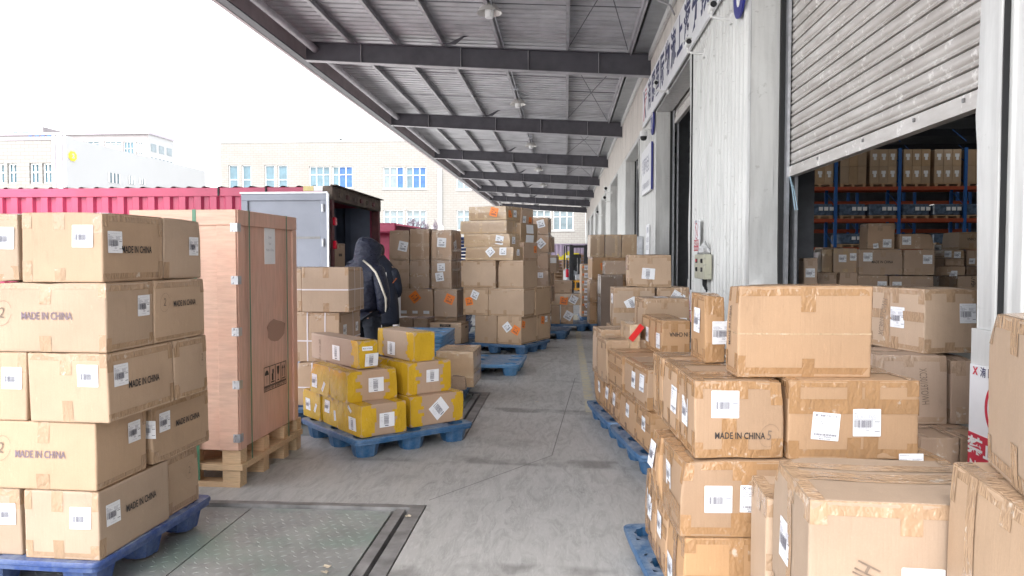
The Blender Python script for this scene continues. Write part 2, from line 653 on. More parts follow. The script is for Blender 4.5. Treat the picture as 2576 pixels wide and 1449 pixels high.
def ring_mesh(s, mat='pen'):
    key = ('ring', s)
    if key not in STK:
        mb = MB()
        n = 26
        for k in range(n - 2):
            a0, a1 = 2 * math.pi * k / n + 0.4, 2 * math.pi * (k + 1) / n + 0.4
            r0, r1 = 0.5 + 0.04 * math.sin(2 * a0), 0.5 + 0.04 * math.sin(2 * a1)
            t = 0.012
            mb.quad((0.85 * r0 * math.cos(a0), r0 * math.sin(a0), 0), (0.85 * (r0 + t) * math.cos(a0), (r0 + t) * math.sin(a0), 0),
                    (0.85 * (r1 + t) * math.cos(a1), (r1 + t) * math.sin(a1), 0), (0.85 * r1 * math.cos(a1), r1 * math.sin(a1), 0))
        mb.mesh(text(s), Matrix.Rotation(-0.12, 4, 'Z') @ tmat(0, 0, 0.5, 0.62, 0))
        STK[key] = mb.data('circled_number', [mat])
    return STK[key]


def mic_label():
    if 'micl' not in STK:
        mb = MB()
        rrect(mb, 1, 0.36, 0.04)
        mb.mesh(text('Made in China', 0.01), tmat(0, 0, 0.15, 0.16, 0.0004), 1)
        STK['micl'] = mb.data('origin_label', ['paper', 'ink'])
    return STK['micl']


STK_NAME = {'fba': 'shipping_label', 'fbs': 'shipping_label', 'xc': 'consignment_label', 'xd': 'consignment_label', 'tall': 'shipping_label', 'sq': 'square_sticker', 'or': 'orange_sticker'}


# ------------------------------------------------------------------ cartons
class Carton:
    FACES = {'F': ((-1, -1), (1, 0, 0), (0, -1, 0)), 'K': ((1, 1), (-1, 0, 0), (0, 1, 0)),
             'R': ((1, -1), (0, 1, 0), (1, 0, 0)), 'L': ((-1, 1), (0, -1, 0), (-1, 0, 0))}

    def __init__(s, w, d, h, seed, bulge=0.006, r=0.006, crush=0.012, det=1):
        s.w, s.d, s.h, s.r = w, d, h, r
        q = random.Random(seed)
        s.q = q
        s.b = {k: q.uniform(-0.25, 1.0) * bulge for k in 'FKRL'}
        s.b['T'] = q.uniform(-0.7, 0.6) * bulge
        s.b['B'] = 0.0
        s.cr = []
        if crush:
            for _ in range(q.choice((1, 2, 2, 3))):
                c = Vector((q.choice((-1, 1)) * w / 2, q.choice((-1, 1)) * d / 2, q.choice((0.0, h, h))))
                s.cr.append((c, q.uniform(0.3, 1.0) * crush, q.uniform(0.05, 0.11)))
            if q.random() < 0.6:
                e = Vector((q.choice((-1, 1)) * w / 2, q.uniform(-0.4, 0.4) * d, h))
                s.cr.append((e, q.uniform(0.2, 0.6) * crush, 0.06))
                e = Vector((q.uniform(-0.4, 0.4) * w, -d / 2, h * q.choice((1, 1, 0.0))))
                s.cr.append((e, q.uniform(0.2, 0.5) * crush, 0.06))
        s.lean = (q.uniform(-1, 1) * 0.006, q.uniform(-1, 1) * 0.006)
        s.det = det
        s.ph = [q.uniform(0, 6.28) for _ in range(6)]

    def frame(s, f):
        w, d, h = s.w, s.d, s.h
        if f == 'T':
            return Vector((-w / 2, -d / 2, h)), Vector((1, 0, 0)), Vector((0, 1, 0)), Vector((0, 0, 1)), w, d
        if f == 'B':
            return Vector((-w / 2, d / 2, 0)), Vector((1, 0, 0)), Vector((0, -1, 0)), Vector((0, 0, -1)), w, d
        (ox, oy), rr, n = s.FACES[f]
        return Vector((ox * w / 2, oy * d / 2, 0)), Vector(rr), Vector((0, 0, 1)), Vector(n), (w if f in 'FK' else d), h

    def pt(s, f, a, t, off=0.0):
        O, Rr, U, Nn, Wd, Hd = s.frame(f)
        p = O + Rr * (a * Wd) + U * (t * Hd)
        if s.r:
            lo = Vector((-s.w / 2 + s.r, -s.d / 2 + s.r, s.r))
            hi = Vector((s.w / 2 - s.r, s.d / 2 - s.r, s.h - s.r))
            c = Vector([min(max(p[i], lo[i]), hi[i]) for i in range(3)])
            dv = p - c
            if dv.length > 1e-9:
                nn = sum(1 for x in dv if abs(x) > 1e-9)
                if nn > 1:
                    p = c + dv.normalized() * s.r
        env = math.sin(math.pi * min(max(a, 0), 1)) * math.sin(math.pi * min(max(t, 0), 1))
        wob = 0.0012 * math.sin(a * 7 + s.ph[0] + t * 3) + 0.001 * math.sin(t * 9 + s.ph[1])
        p = p + Nn * (env * (s.b[f] + wob) + off)
        for c, am, rad in s.cr:
            g = math.exp(-((p - c).length / rad) ** 2)
            if g > 0.01:
                di = Vector((0, 0, s.h * 0.5)) - c
                p = p + di.normalized() * am * g
        k = p.z / s.h
        return Vector((p.x + s.lean[0] * k, p.y + s.lean[1] * k, p.z))

    def cuts(s, L):
        r = s.r
        n = max(3, min(9, int(L / 0.07))) if s.det else 3
        inner = [r * 2.2 + (L - 4.4 * r) * i / n for i in range(n + 1)]
        return [x / L for x in [0, r] + inner + [L - r, L]]

    def body(s):
        mb = MB()
        key = {}

        def vid(p):
            k = (round(p.x, 5), round(p.y, 5), round(p.z, 5))
            if k not in key:
                key[k] = len(mb.v); mb.v.append(tuple(p))
            return key[k]
        for f in 'FKRLTB':
            _, _, _, _, Wd, Hd = s.frame(f)
            A, T = s.cuts(Wd), s.cuts(Hd)
            ids = [[vid(s.pt(f, a, t)) for a in A] for t in T]
            for j in range(len(T) - 1):
                for i in range(len(A) - 1):
                    q = []
                    for x in (ids[j][i], ids[j][i + 1], ids[j + 1][i + 1], ids[j + 1][i]):
                        if x not in q:
                            q.append(x)
                    if len(q) > 2:
                        mb.f.append(tuple(q)); mb.m.append(0)
        return mb

    def patch(s, mb, f, a0, a1, t0, t1, off=0.0009, mi=0, units=True):
        """tape patch given in metres (a along the face, t up)"""
        _, _, _, _, Wd, Hd = s.frame(f)
        if units:
            a0, a1, t0, t1 = a0 / Wd, a1 / Wd, t0 / Hd, t1 / Hd
        a0, a1 = max(0, a0), min(1, a1)
        t0, t1 = max(0, t0), min(1, t1)
        nu = max(1, int((a1 - a0) * Wd / 0.03)) if s.det else 2
        nv = max(1, int((t1 - t0) * Hd / 0.03)) if s.det else 2
        off += 0.0006
        mb.grid(lambda u, v: s.pt(f, a0 + (a1 - a0) * u, t0 + (t1 - t0) * v, off), nu, nv, mi)

    def tape_h(s, mb, heavy=1.0, tops=True):
        q = s.q
        W2 = 0.055
        for f in 'FKRL':
            _, _, _, _, Wd, Hd = s.frame(f)
            u = lambda a, b: q.uniform(a, b)
            c = Wd * u(0.44, 0.56)
            if f in 'FK' or heavy > 1:
                s.patch(mb, f, c - W2 / 2, c + W2 / 2, Hd - u(0.06, 0.10), Hd, 0.0011)
                s.patch(mb, f, c - W2 / 2 + u(-.01, .01), c + W2 / 2, 0, u(0.06, 0.10), 0.0011)
            if q.random() < 0.75 * heavy:
                s.patch(mb, f, 0, Wd, Hd - u(0.025, 0.04), Hd, 0.0007)
            if q.random() < 0.75 * heavy:
                s.patch(mb, f, 0, Wd, 0, u(0.025, 0.04), 0.0007)
            for a in (0, 1):
                if q.random() < 0.6 * heavy:
                    x = u(0.03, 0.05)
                    y = u(0.06, 0.10)
                    s.patch(mb, f, (Wd - x) if a else 0, Wd if a else x, Hd - y, Hd, 0.0013)
                if q.random() < 0.6 * heavy:
                    x = u(0.03, 0.05)
                    y = u(0.06, 0.10)
                    s.patch(mb, f, (Wd - x) if a else 0, Wd if a else x, 0, y, 0.0013)
            if heavy > 1 and q.random() < 0.7:
                c = Wd * u(0.2, 0.8)
                s.patch(mb, f, c - W2 / 2, c + W2 / 2, 0, Hd, 0.0016)
            if heavy > 1 and q.random() < 0.5:
                c = Hd * u(0.3, 0.7)
                s.patch(mb, f, 0, Wd, c - W2 / 2, c + W2 / 2, 0.0019)
        if tops:
            s.patch(mb, 'T', 0, s.w, s.d / 2 - W2 / 2, s.d / 2 + W2 / 2)
            for x in (0, s.w - 0.04):
                s.patch(mb, 'T', x, x + 0.04, 0, s.d, 0.0013)
            if heavy > 1:
                for k in range(2):
                    c = q.uniform(0.15, 0.85) * s.d
                    s.patch(mb, 'T', 0, s.w, c - W2 / 2, c + W2 / 2, 0.0016)

    def tape_yellow(s, mb, ends):
        """whole end faces under yellow tape, with stepped edges on the neighbouring faces"""
        q = s.q
        for e in ends:
            s.patch(mb, e, 0, 99, 0, 99, 0.0010)
            nb = {'L': (('F', 0), ('K', 1), ('T', 'x0')), 'R': (('F', 1), ('K', 0), ('T', 'x1')),
                  'F': (('L', 1), ('R', 0), ('T', 'y0')), 'K': (('L', 0), ('R', 1), ('T', 'y1'))}[e]
            for f, side in nb:
                _, _, _, _, Wd, Hd = s.frame(f)
                if f != 'T':
                    n = 9
                    for k in range(n):
                        x = q.choice((0.07, 0.085, 0.1, 0.11, 0.125))
                        s.patch(mb, f, (Wd - x) if side else 0, Wd if side else x, Hd * k / n, Hd * (k + 1) / n, 0.0010)
                else:
                    x = 0.1
                    if side == 'x0': s.patch(mb, 'T', 0, x, 0, s.d)
                    if side == 'x1': s.patch(mb, 'T', s.w - x, s.w, 0, s.d)
                    if side == 'y0': s.patch(mb, 'T', 0, s.w, 0, x)
                    if side == 'y1': s.patch(mb, 'T', 0, s.w, s.d - x, s.d)

    def sticker_mtx(s, f, a, t, sx, sy, rot=0.0, lift=0.0028):
        O, Rr, U, Nn, Wd, Hd = s.frame(f)
        e = 0.02
        p = s.pt(f, a, t, lift)
        du = s.pt(f, min(a + e, 1), t) - s.pt(f, max(a - e, 0), t)
        dv = s.pt(f, a, min(t + e, 1)) - s.pt(f, a, max(t - e, 0))
        du.normalize()
        n = du.cross(dv).normalized()
        dv = n.cross(du)
        c, sn = math.cos(R(rot)), math.sin(R(rot))
        x, y = du * c + dv * sn, dv * c - du * sn
        return Matrix(((x.x * sx, y.x * sy, n.x, p.x), (x.y * sx, y.y * sy, n.y, p.y), (x.z * sx, y.z * sy, n.z, p.z), (0, 0, 0, 1)))


_seed = [100]
ALL_LABELS = set()


def carton(loc, yaw, w, d, h, label, group, mat='tan', tape='H', dec=(), bulge=0.008, crush=0.016, det=1, name='carton', cat='carton'):
    _seed[0] += 1
    h = h - 0.002
    c = Carton(w - 0.006, d - 0.006, h, _seed[0], bulge, 0.006 if det else 0.005, crush, det)
    o = c.body().build(name, mat, smooth=180, loc=loc, rot=(0, 0, yaw))
    if label in ALL_LABELS:
        print('DUPLICATE LABEL', label)
    ALL_LABELS.add(label)
    tag(o, label, cat, group)
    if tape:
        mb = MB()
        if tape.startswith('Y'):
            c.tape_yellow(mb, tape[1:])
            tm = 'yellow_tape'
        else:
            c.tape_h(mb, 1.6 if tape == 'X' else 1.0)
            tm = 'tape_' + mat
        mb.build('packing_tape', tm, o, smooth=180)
    for it in dec:
        f, a, t, what, size = it[:5]
        rot = it[5] if len(it) > 5 else 0
        if what in STK_NAME:
            put(STK_NAME[what], STK[what], o, mtx=c.sticker_mtx(f, a, t, size, size * (1.0 if what not in ('tall',) else 0.85), rot))
        elif what == 'micl':
            put('origin_label', mic_label(), o, mtx=c.sticker_mtx(f, a, t, size, size, rot))
        elif what[1] == ':':
            src = {'o': lambda: ring_mesh(what[2:]), 'p': lambda: print_mesh(what[2:], 'black_print'), 'f': lambda: print_mesh(what[2:], 'purple_print'),
                   'h': lambda: print_mesh(what[2:], 'pen', 0.5, 0.0)}[what[0]]()
            me = src.copy()
            _, _, _, _, Wd, Hd = c.frame(f)
            cs, sn = math.cos(R(rot)), math.sin(R(rot))
            for vv_ in me.vertices:          # ink follows the bulge of the face
                x_, y_ = vv_.co.x * size, vv_.co.y * size
                vv_.co = c.pt(f, a + (x_ * cs - y_ * sn) / Wd, t + (x_ * sn + y_ * cs) / Hd, 0.0036)
            put({'o': 'circled_number', 'h': 'handwriting'}.get(what[0], 'printed_text'), me, o)
        elif what == 'crease':
            mb = MB()
            _, _, _, _, Wd, Hd = c.frame(f)
            c.patch(mb, f, 0, 99, t * Hd, t * Hd + size, 0.0012)
            mb.build('packing_tape', 'tape_film', o, smooth=180)
        elif what == 'plate':
            mb = MB()
            mb.rect(-0.5, 0.5, -0.12, 0.12, 0, 0)
            mb.mesh(text('产品名称', 0.0), tmat(0, 0, 0.17, 0.17, 0.0004), 1)
            mb.build('printed_panel', ['black_print', 'tape_tan'], o).matrix_basis = c.sticker_mtx(f, a, t, size, size, rot)
        elif what == 'redtape':
            mb = MB(); mb.rect(-0.5, 0.5, -0.16, 0.16)
            mb.build('red_tape', 'red_tape', o).matrix_basis = c.sticker_mtx(f, a, t, size, size, rot)
        elif what == 'white':
            mb = MB(); mb.rect(-0.5, 0.5, -0.5, 0.5)
            mb.build('tape_patch', 'paper', o).matrix_basis = c.sticker_mtx(f, a, t, size, size * 0.5, rot)
        elif what in ('band_u', 'band_v', 'band_h'):        # white strapping all the way round
            mb = MB()
            hw = 0.006
            if what == 'band_u':
                x = a
                for ff in ('F', 'T', 'K'):
                    xx = x if ff != 'K' else 1 - x
                    _, _, _, _, Wd, Hd = c.frame(ff)
                    c.patch(mb, ff, xx * Wd - hw, xx * Wd + hw, 0, 99, 0.003)
            elif what == 'band_v':
                for ff in ('R', 'L', 'T'):
                    _, _, _, _, Wd, Hd = c.frame(ff)
                    if ff == 'T':
                        c.patch(mb, 'T', 0, 99, a * Hd - hw, a * Hd + hw, 0.003)
                    else:
                        xx = a if ff == 'R' else 1 - a
                        c.patch(mb, ff, xx * Wd - hw, xx * Wd + hw, 0, 99, 0.003)
            else:
                for ff in 'FKRL':
                    _, _, _, _, Wd, Hd = c.frame(ff)
                    c.patch(mb, ff, 0, 99, a * Hd - hw, a * Hd + hw, 0.0034)
            mb.build('strap', 'strap_white', o)
    return o


class Stack:
    def __init__(s, name, frame, group, mat='tan', tape='H', det=1):
        s.name, s.f, s.group, s.mat, s.tape, s.det = name, frame, group, mat, tape, det

    def put(s, u0, u1, v0, v1, z0, z1, label, dec=(), mat=None, tape=None, tw=0.0, **kw):
        u0, u1 = min(u0, u1), max(u0, u1)
        v0, v1 = min(v0, v1), max(v0, v1)
        p = s.f.w((u0 + u1) / 2, (v0 + v1) / 2, z0)
        return carton(p, s.f.yaw + R(tw), u1 - u0, v1 - v0, z1 - z0, label, s.group, mat or s.mat,
                      s.tape if tape is None else tape, dec, det=kw.pop('det', s.det), **kw)

    def edge(s, side, cx, z0, yt_, label, yt=None, xl=None, xr=None, cy=None, v=None, u=None, w=None, d=None, z1=None, **kw):
        """place a carton by its near vertical edge: side 'R' shows its right face, 'L' its left face"""
        f = s.f
        if cy is not None:
            uc, vc = f.loc(cx, cy, z0)
        elif v is not None:
            uc, vc = f.U(cx, v), v
        else:
            uc, vc = u, f.V(cx, u)
        if z1 is None:
            z1 = f.Z(cx, yt, vc)
        if side == 'R':
            ww = w if w is not None else uc - f.U(xl, vc)
            dd = d if d is not None else f.V(xr, uc) - vc
            s.put(uc - ww, uc, vc, vc + dd, z0, z1, label, **kw)
            return (uc - ww, uc, vc, vc + dd, z1)
        ww = w if w is not None else f.U(xr, vc) - uc
        dd = d if d is not None else f.V(xl, uc) - vc
        s.put(uc, uc + ww, vc, vc + dd, z0, z1, label, **kw)
        return (uc, uc + ww, vc, vc + dd, z1)


# ------------------------------------------------------------------ setting materials
def concrete():
    m, nt, b = M_new('dock_concrete')
    v = coords(nt)
    big = noise(nt, v, 0.45, 4, 0.6)
    mp = N(nt, 'ShaderNodeMapping'); mp.inputs['Scale'].default_value = (2.2, 0.55, 1); mp.inputs['Rotation'].default_value = (0, 0, R(-22))
    nt.links.new(v, mp.inputs[0])
    dn = N(nt, 'ShaderNodeTexNoise'); dn.inputs['Scale'].default_value = 5.0; dn.inputs['Detail'].default_value = 8
    dn.inputs['Roughness'].default_value = 0.68; dn.inputs['Distortion'].default_value = 1.3
    nt.links.new(mp.outputs[0], dn.inputs['Vector'])
    mid = dn.outputs['Fac']
    mp2 = N(nt, 'ShaderNodeMapping'); mp2.inputs['Scale'].default_value = (9, 1.4, 1); mp2.inputs['Rotation'].default_value = (0, 0, R(28))
    nt.links.new(v, mp2.inputs[0])
    d2 = N(nt, 'ShaderNodeTexNoise'); d2.inputs['Scale'].default_value = 4.2; d2.inputs['Detail'].default_value = 7
    d2.inputs['Roughness'].default_value = 0.7; d2.inputs['Distortion'].default_value = 2.0
    nt.links.new(mp2.outputs[0], d2.inputs['Vector'])
    col = mix(nt, ramp(nt, big, [(0.3, 0.0), (0.72, 1.0)]), (0.34, 0.334, 0.326), (0.44, 0.434, 0.424))
    col = mix(nt, math_n(nt, 'MULTIPLY', ramp(nt, mid, [(0.46, 0.0), (0.64, 1.0)]), 0.5), col, (0.23, 0.224, 0.215))
    col = mix(nt, math_n(nt, 'MULTIPLY', ramp(nt, d2.outputs['Fac'], [(0.50, 0.0), (0.64, 1.0)]), 0.38), col, (0.54, 0.534, 0.524))
    col = mix(nt, math_n(nt, 'MULTIPLY', ramp(nt, noise(nt, v, 1.1, 5, 0.7), [(0.58, 0.0), (0.68, 1.0)]), 0.45), col, (0.18, 0.175, 0.168))
    col = mix(nt, math_n(nt, 'MULTIPLY', ramp(nt, noise(nt, v, 40, 3), [(0.66, 0.0), (0.72, 1.0)]), 0.25), col, (0.12, 0.115, 0.11))
    wv = N(nt, 'ShaderNodeTexWave', wave_type='RINGS')
    wv.inputs['Scale'].default_value = 0.16; wv.inputs['Distortion'].default_value = 9.0; wv.inputs['Detail'].default_value = 1.0; wv.inputs['Detail Scale'].default_value = 0.35
    nt.links.new(v, wv.inputs['Vector'])
    arcs = math_n(nt, 'MULTIPLY', ramp(nt, wv.outputs['Fac'], [(0.955, 0.0), (0.985, 1.0)]), ramp(nt, noise(nt, v, 2.5, 5), [(0.45, 0.0), (0.6, 1.0)]))
    col = mix(nt, math_n(nt, 'MULTIPLY', arcs, 0.6), col, (0.10, 0.097, 0.092))
    vo = N(nt, 'ShaderNodeTexVoronoi', feature='DISTANCE_TO_EDGE'); vo.inputs['Scale'].default_value = 0.55
    vmx = N(nt, 'ShaderNodeVectorMath', operation='ADD'); nt.links.new(v, vmx.inputs[0]); nt.links.new(dn.outputs['Color'], vmx.inputs[1]); nt.links.new(vmx.outputs[0], vo.inputs['Vector'])
    crk = math_n(nt, 'MULTIPLY', ramp(nt, vo.outputs['Distance'], [(0.003, 1.0), (0.008, 0.0)]), ramp(nt, noise(nt, v, 0.8, 3), [(0.52, 0.0), (0.6, 1.0)]))
    col = mix(nt, math_n(nt, 'MULTIPLY', crk, 0.5), col, (0.09, 0.087, 0.083))
    nt.links.new(col, b.inputs['Base Color'])
    nt.links.new(ramp(nt, mid, [(0.3, 0.38), (0.7, 0.6)]), b.inputs['Roughness'])
    bump(nt, b, noise(nt, v, 25, 6), 0.12, 0.004)
    return m


MAT['concrete'] = concrete()
MAT['concrete_in'] = simple('warehouse_concrete', (0.30, 0.30, 0.29), 0.5, var=0.2, scale=1.2)
MAT['asphalt'] = simple('yard_concrete', (0.46, 0.455, 0.44), 0.85, var=0.2, scale=0.6, bmp=0.2)


def treadplate():
    m, nt, b = M_new('worn_steel_plate')
    v = coords(nt)
    n1 = noise(nt, v, 1.5, 6, 0.65)
    n2 = noise(nt, v, 2.2, 3)
    n3 = noise(nt, v, 22, 4)
    col = mix(nt, ramp(nt, n1, [(0.35, 0.0), (0.65, 1.0)]), (0.20, 0.205, 0.20), (0.36, 0.37, 0.365))
    sx = N(nt, 'ShaderNodeSeparateXYZ'); nt.links.new(v, sx.inputs[0])
    edge = math_n(nt, 'MULTIPLY', ramp(nt, n2, [(0.44, 0.0), (0.66, 1.0)]), 0.65)
    col = mix(nt, edge, col, (0.22, 0.31, 0.265))
    col = mix(nt, math_n(nt, 'MULTIPLY', ramp(nt, n3, [(0.58, 0.0), (0.7, 1.0)]), 0.3), col, (0.13, 0.13, 0.125))
    nt.links.new(col, b.inputs['Base Color'])
    b.inputs['Roughness'].default_value = 0.48
    b.inputs['Metallic'].default_value = 0.25
    return m


MAT['tread'] = treadplate()
MAT['steel_dk'] = simple('dark_worn_steel', (0.21, 0.205, 0.205), 0.5, 0.2, var=0.4, scale=7)
MAT['black'] = simple('black_rubber', (0.015, 0.015, 0.016), 0.7)
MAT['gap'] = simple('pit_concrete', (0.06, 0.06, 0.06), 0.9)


def clad(name, c, dirt=0.3, rough=0.45):
    m, nt, b = M_new(name)
    v = coords(nt)
    mp = N(nt, 'ShaderNodeMapping'); mp.inputs['Scale'].default_value = (5, 5, 0.5)
    nt.links.new(v, mp.inputs[0])
    st = noise(nt, mp.outputs[0], 2.0, 5, 0.65)
    sp = noise(nt, v, 5, 5, 0.7)
    col = mix(nt, math_n(nt, 'MULTIPLY', ramp(nt, st, [(0.42, 0.0), (0.7, 1.0)]), dirt), c, tuple(x * 0.62 for x in c))
    col = mix(nt, math_n(nt, 'MULTIPLY', ramp(nt, sp, [(0.63, 0.0), (0.69, 1.0)]), dirt), col, tuple(x * 0.55 * y for x, y in zip(c, (1.02, 1, 0.95))))
    mp3 = N(nt, 'ShaderNodeMapping'); mp3.inputs['Scale'].default_value = (3, 1.1, 9); mp3.inputs['Rotation'].default_value = (0.35, 0, 0)
    nt.links.new(v, mp3.inputs[0])
    scf = math_n(nt, 'MULTIPLY', ramp(nt, noise(nt, mp3.outputs[0], 2.2, 7, 0.75), [(0.60, 0.0), (0.66, 1.0)]), ramp(nt, noise(nt, v, 0.7, 2), [(0.45, 0.0), (0.6, 1.0)]))
    col = mix(nt, math_n(nt, 'MULTIPLY', scf, 0.5), col, (0.22, 0.21, 0.20))
    nt.links.new(col, b.inputs['Base Color'])
    b.inputs['Roughness'].default_value = rough
    bump(nt, b, math_n(nt, 'ADD', noise(nt, v, 4, 3), noise(nt, v, 1.3, 2)), 0.4, 0.03)
    return m


MAT['clad'] = clad('white_cladding', (0.65, 0.65, 0.635), 0.5)
MAT['clad_hi'] = clad('beige_cladding', (0.66, 0.62, 0.58), 0.5)
MAT['trim'] = clad('white_trim_steel', (0.59, 0.59, 0.578), 0.5, 0.4)


def slat_mat():
    m, nt, b = M_new('shutter_slats')
    v = coords(nt)
    mp = N(nt, 'ShaderNodeMapping'); mp.inputs['Scale'].default_value = (1, 1.2, 6)
    nt.links.new(v, mp.inputs[0])
    a = noise(nt, mp.outputs[0], 1.4, 5, 0.65)
    s2 = noise(nt, v, 9, 6, 0.75)
    col = mix(nt, ramp(nt, a, [(0.36, 0.0), (0.66, 1.0)]), (0.42, 0.39, 0.365), (0.57, 0.545, 0.52))
    col = mix(nt, math_n(nt, 'MULTIPLY', ramp(nt, s2, [(0.57, 0.0), (0.64, 1.0)]), 0.8), col, (0.80, 0.78, 0.75))
    nt.links.new(col, b.inputs['Base Color'])
    b.inputs['Roughness'].default_value = 0.36
    b.inputs['Metallic'].default_value = 0.1
    return m


MAT['slat'] = slat_mat()
MAT['galv'] = simple('galvanised_steel', (0.46, 0.47, 0.50), 0.35, 0.6, var=0.2, scale=9)
MAT['beam'] = simple('dark_grey_beam', (0.082, 0.078, 0.092), 0.5, var=0.18, scale=3)
MAT['purlin'] = simple('grey_purlin', (0.36, 0.35, 0.37), 0.45, 0.0, var=0.2, scale=3)
MAT['deck'] = simple('canopy_sheet', (0.47, 0.465, 0.485), 0.45, 0.0, var=0.2, scale=1.5)
MAT['gutter'] = simple('gutter_steel', (0.30, 0.31, 0.32), 0.4, 0.4, var=0.15, scale=3)
MAT['fascia'] = simple('pink_grey_fascia', (0.46, 0.38, 0.39), 0.5, var=0.15, scale=2)
MAT['column'] = simple('grey_column_paint', (0.10, 0.105, 0.12), 0.5, var=0.15)
MAT['in_wall'] = simple('inner_wall_sheet', (0.25, 0.26, 0.28), 0.6, var=0.15, scale=1)
MAT['glass'] = simple('window_glass', (0.06, 0.115, 0.145), 0.08, var=0.25, scale=1.5)
MAT['glass_pale'] = simple('pale_window_glass', (0.13, 0.165, 0.18), 0.15, var=0.2, scale=1.5)
MAT['curtain'] = simple('blue_curtain', (0.025, 0.085, 0.24), 0.6, var=0.25, scale=3)
MAT['white'] = simple('white_paint', (0.75, 0.75, 0.74), 0.5, var=0.05)


def brick_mat():
    m, nt, b = M_new('cream_brick_tile')
    v = coords(nt)
    mp = N(nt, 'ShaderNodeMapping'); mp.inputs['Rotation'].default_value = (R(90), 0, 0)
    nt.links.new(v, mp.inputs[0])
    br = N(nt, 'ShaderNodeTexBrick')
    br.inputs['Color1'].default_value = (0.215, 0.209, 0.195, 1)
    br.inputs['Color2'].default_value = (0.202, 0.193, 0.178, 1)
    br.inputs['Mortar'].default_value = (0.158, 0.144, 0.133, 1)
    br.inputs['Scale'].default_value = 1.0
    br.inputs['Brick Width'].default_value = 0.62
    br.inputs['Row Height'].default_value = 0.25
    br.inputs['Mortar Size'].default_value = 0.022
    nt.links.new(mp.outputs[0], br.inputs['Vector'])
    n = noise(nt, v, 0.35, 5, 0.7)
    col = mix(nt, math_n(nt, 'MULTIPLY', ramp(nt, n, [(0.5, 0.0), (0.7, 1.0)]), 0.3), br.outputs[0], (0.18, 0.15, 0.125))
    nt.links.new(col, b.inputs['Base Color'])
    b.inputs['Roughness'].default_value = 0.8
    return m


MAT['brick'] = brick_mat()
MAT['render_white'] = simple('white_render', (0.42, 0.42, 0.415), 0.8, var=0.03, scale=0.2)
MAT['stone'] = simple('pink_stone_cladding', (0.22, 0.20, 0.20), 0.7, var=0.1, scale=0.5)
MAT['cornice'] = simple('grey_cornice', (0.40, 0.36, 0.40), 0.7)

# ------------------------------------------------------------------ ground, dock floor, warehouse floor
XW, XIN, XE = 2.0, 2.31, -3.06                  # wall face, shutter plane, dock edge
Y0, Y1 = -8.0, 78.0
g = MB(); g.rect(-900, 900, -300, 1500, -1.25)
struct(g.build('ground', 'asphalt'))
LEV = [(2.35, 4.54), (6.25, 8.45), (10.0, 12.2), (14.5, 16.7), (19, 21.2), (23.5, 25.7)]
fl = MB()
ys = [Y0]
for a, b_ in LEV:
    ys += [a, b_]
ys.append(Y1)
xL = -0.835
fl.rect(xL, XW + 0.02, Y0, Y1, 0.0)
for i in range(0, len(ys), 2):
    fl.rect(XE, xL, ys[i], ys[i + 1], 0.0)
fl.quad((XE, Y0, -1.25), (XE, Y1, -1.25), (XE, Y1, -0.55), (XE, Y0, -0.55))
for i in range(0, len(ys), 2):
    fl.quad((XE, ys[i], -0.55), (XE, ys[i + 1], -0.55), (XE, ys[i + 1], 0), (XE, ys[i], 0))
    fl.quad((XE, ys[i], -.55), (XE, ys[i], 0), (xL, ys[i], 0), (xL, ys[i], -.55))
    fl.quad((XE, ys[i + 1], -.55), (xL, ys[i + 1], -.55), (xL, ys[i + 1], 0), (XE, ys[i + 1], 0))
for a, b_ in LEV:
    fl.quad((xL, a, -.55), (xL, a, 0), (xL, b_, 0), (xL, b_, -.55))
fl.build('dock_floor', 'concrete')['kind'] = 'structure'
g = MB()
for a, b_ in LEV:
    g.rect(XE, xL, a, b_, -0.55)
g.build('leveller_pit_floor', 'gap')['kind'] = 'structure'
g = MB(); g.rect(XW + 0.02, 48, Y0, Y1, 0.0)
g.build('warehouse_floor', 'concrete_in')['kind'] = 'structure'
# saw-cut joints and a worn yellow line, lying on the floor
g = MB()
for a, b_ in (((-0.84, 4.62), (-0.1, 5.75)), ((-0.1, 5.75), (0.12, 9.5))):
    v_ = Vector((b_[0] - a[0], b_[1] - a[1], 0)); n_ = Vector((-v_.y, v_.x, 0)).normalized() * 0.004
    g.quad((a[0] - n_.x, a[1] - n_.y, .002), (a[0] + n_.x, a[1] + n_.y, .002), (b_[0] + n_.x, b_[1] + n_.y, .002), (b_[0] - n_.x, b_[1] - n_.y, .002))
for y in (13.0, 22.0, 31.0):
    g.rect(xL, XW, y, y + 0.012, .002)
struct(g.build('floor_joint', simple('joint_filler', (0.20, 0.195, 0.19), 0.8)))
m, nt, b = M_new('worn_yellow_line')
v = coords(nt)
nt.links.new(mix(nt, ramp(nt, noise(nt, v, 9, 6, 0.75), [(0.42, 0.0), (0.56, 1.0)]), (0.40, 0.395, 0.385), (0.52, 0.46, 0.30)), b.inputs['Base Color'])
b.inputs['Roughness'].default_value = 0.6
MAT['yline'] = m
g = MB(); g.rect(0.20, 0.30, 7.4, 20, .003)
struct(g.build('floor_marking', 'yline'))
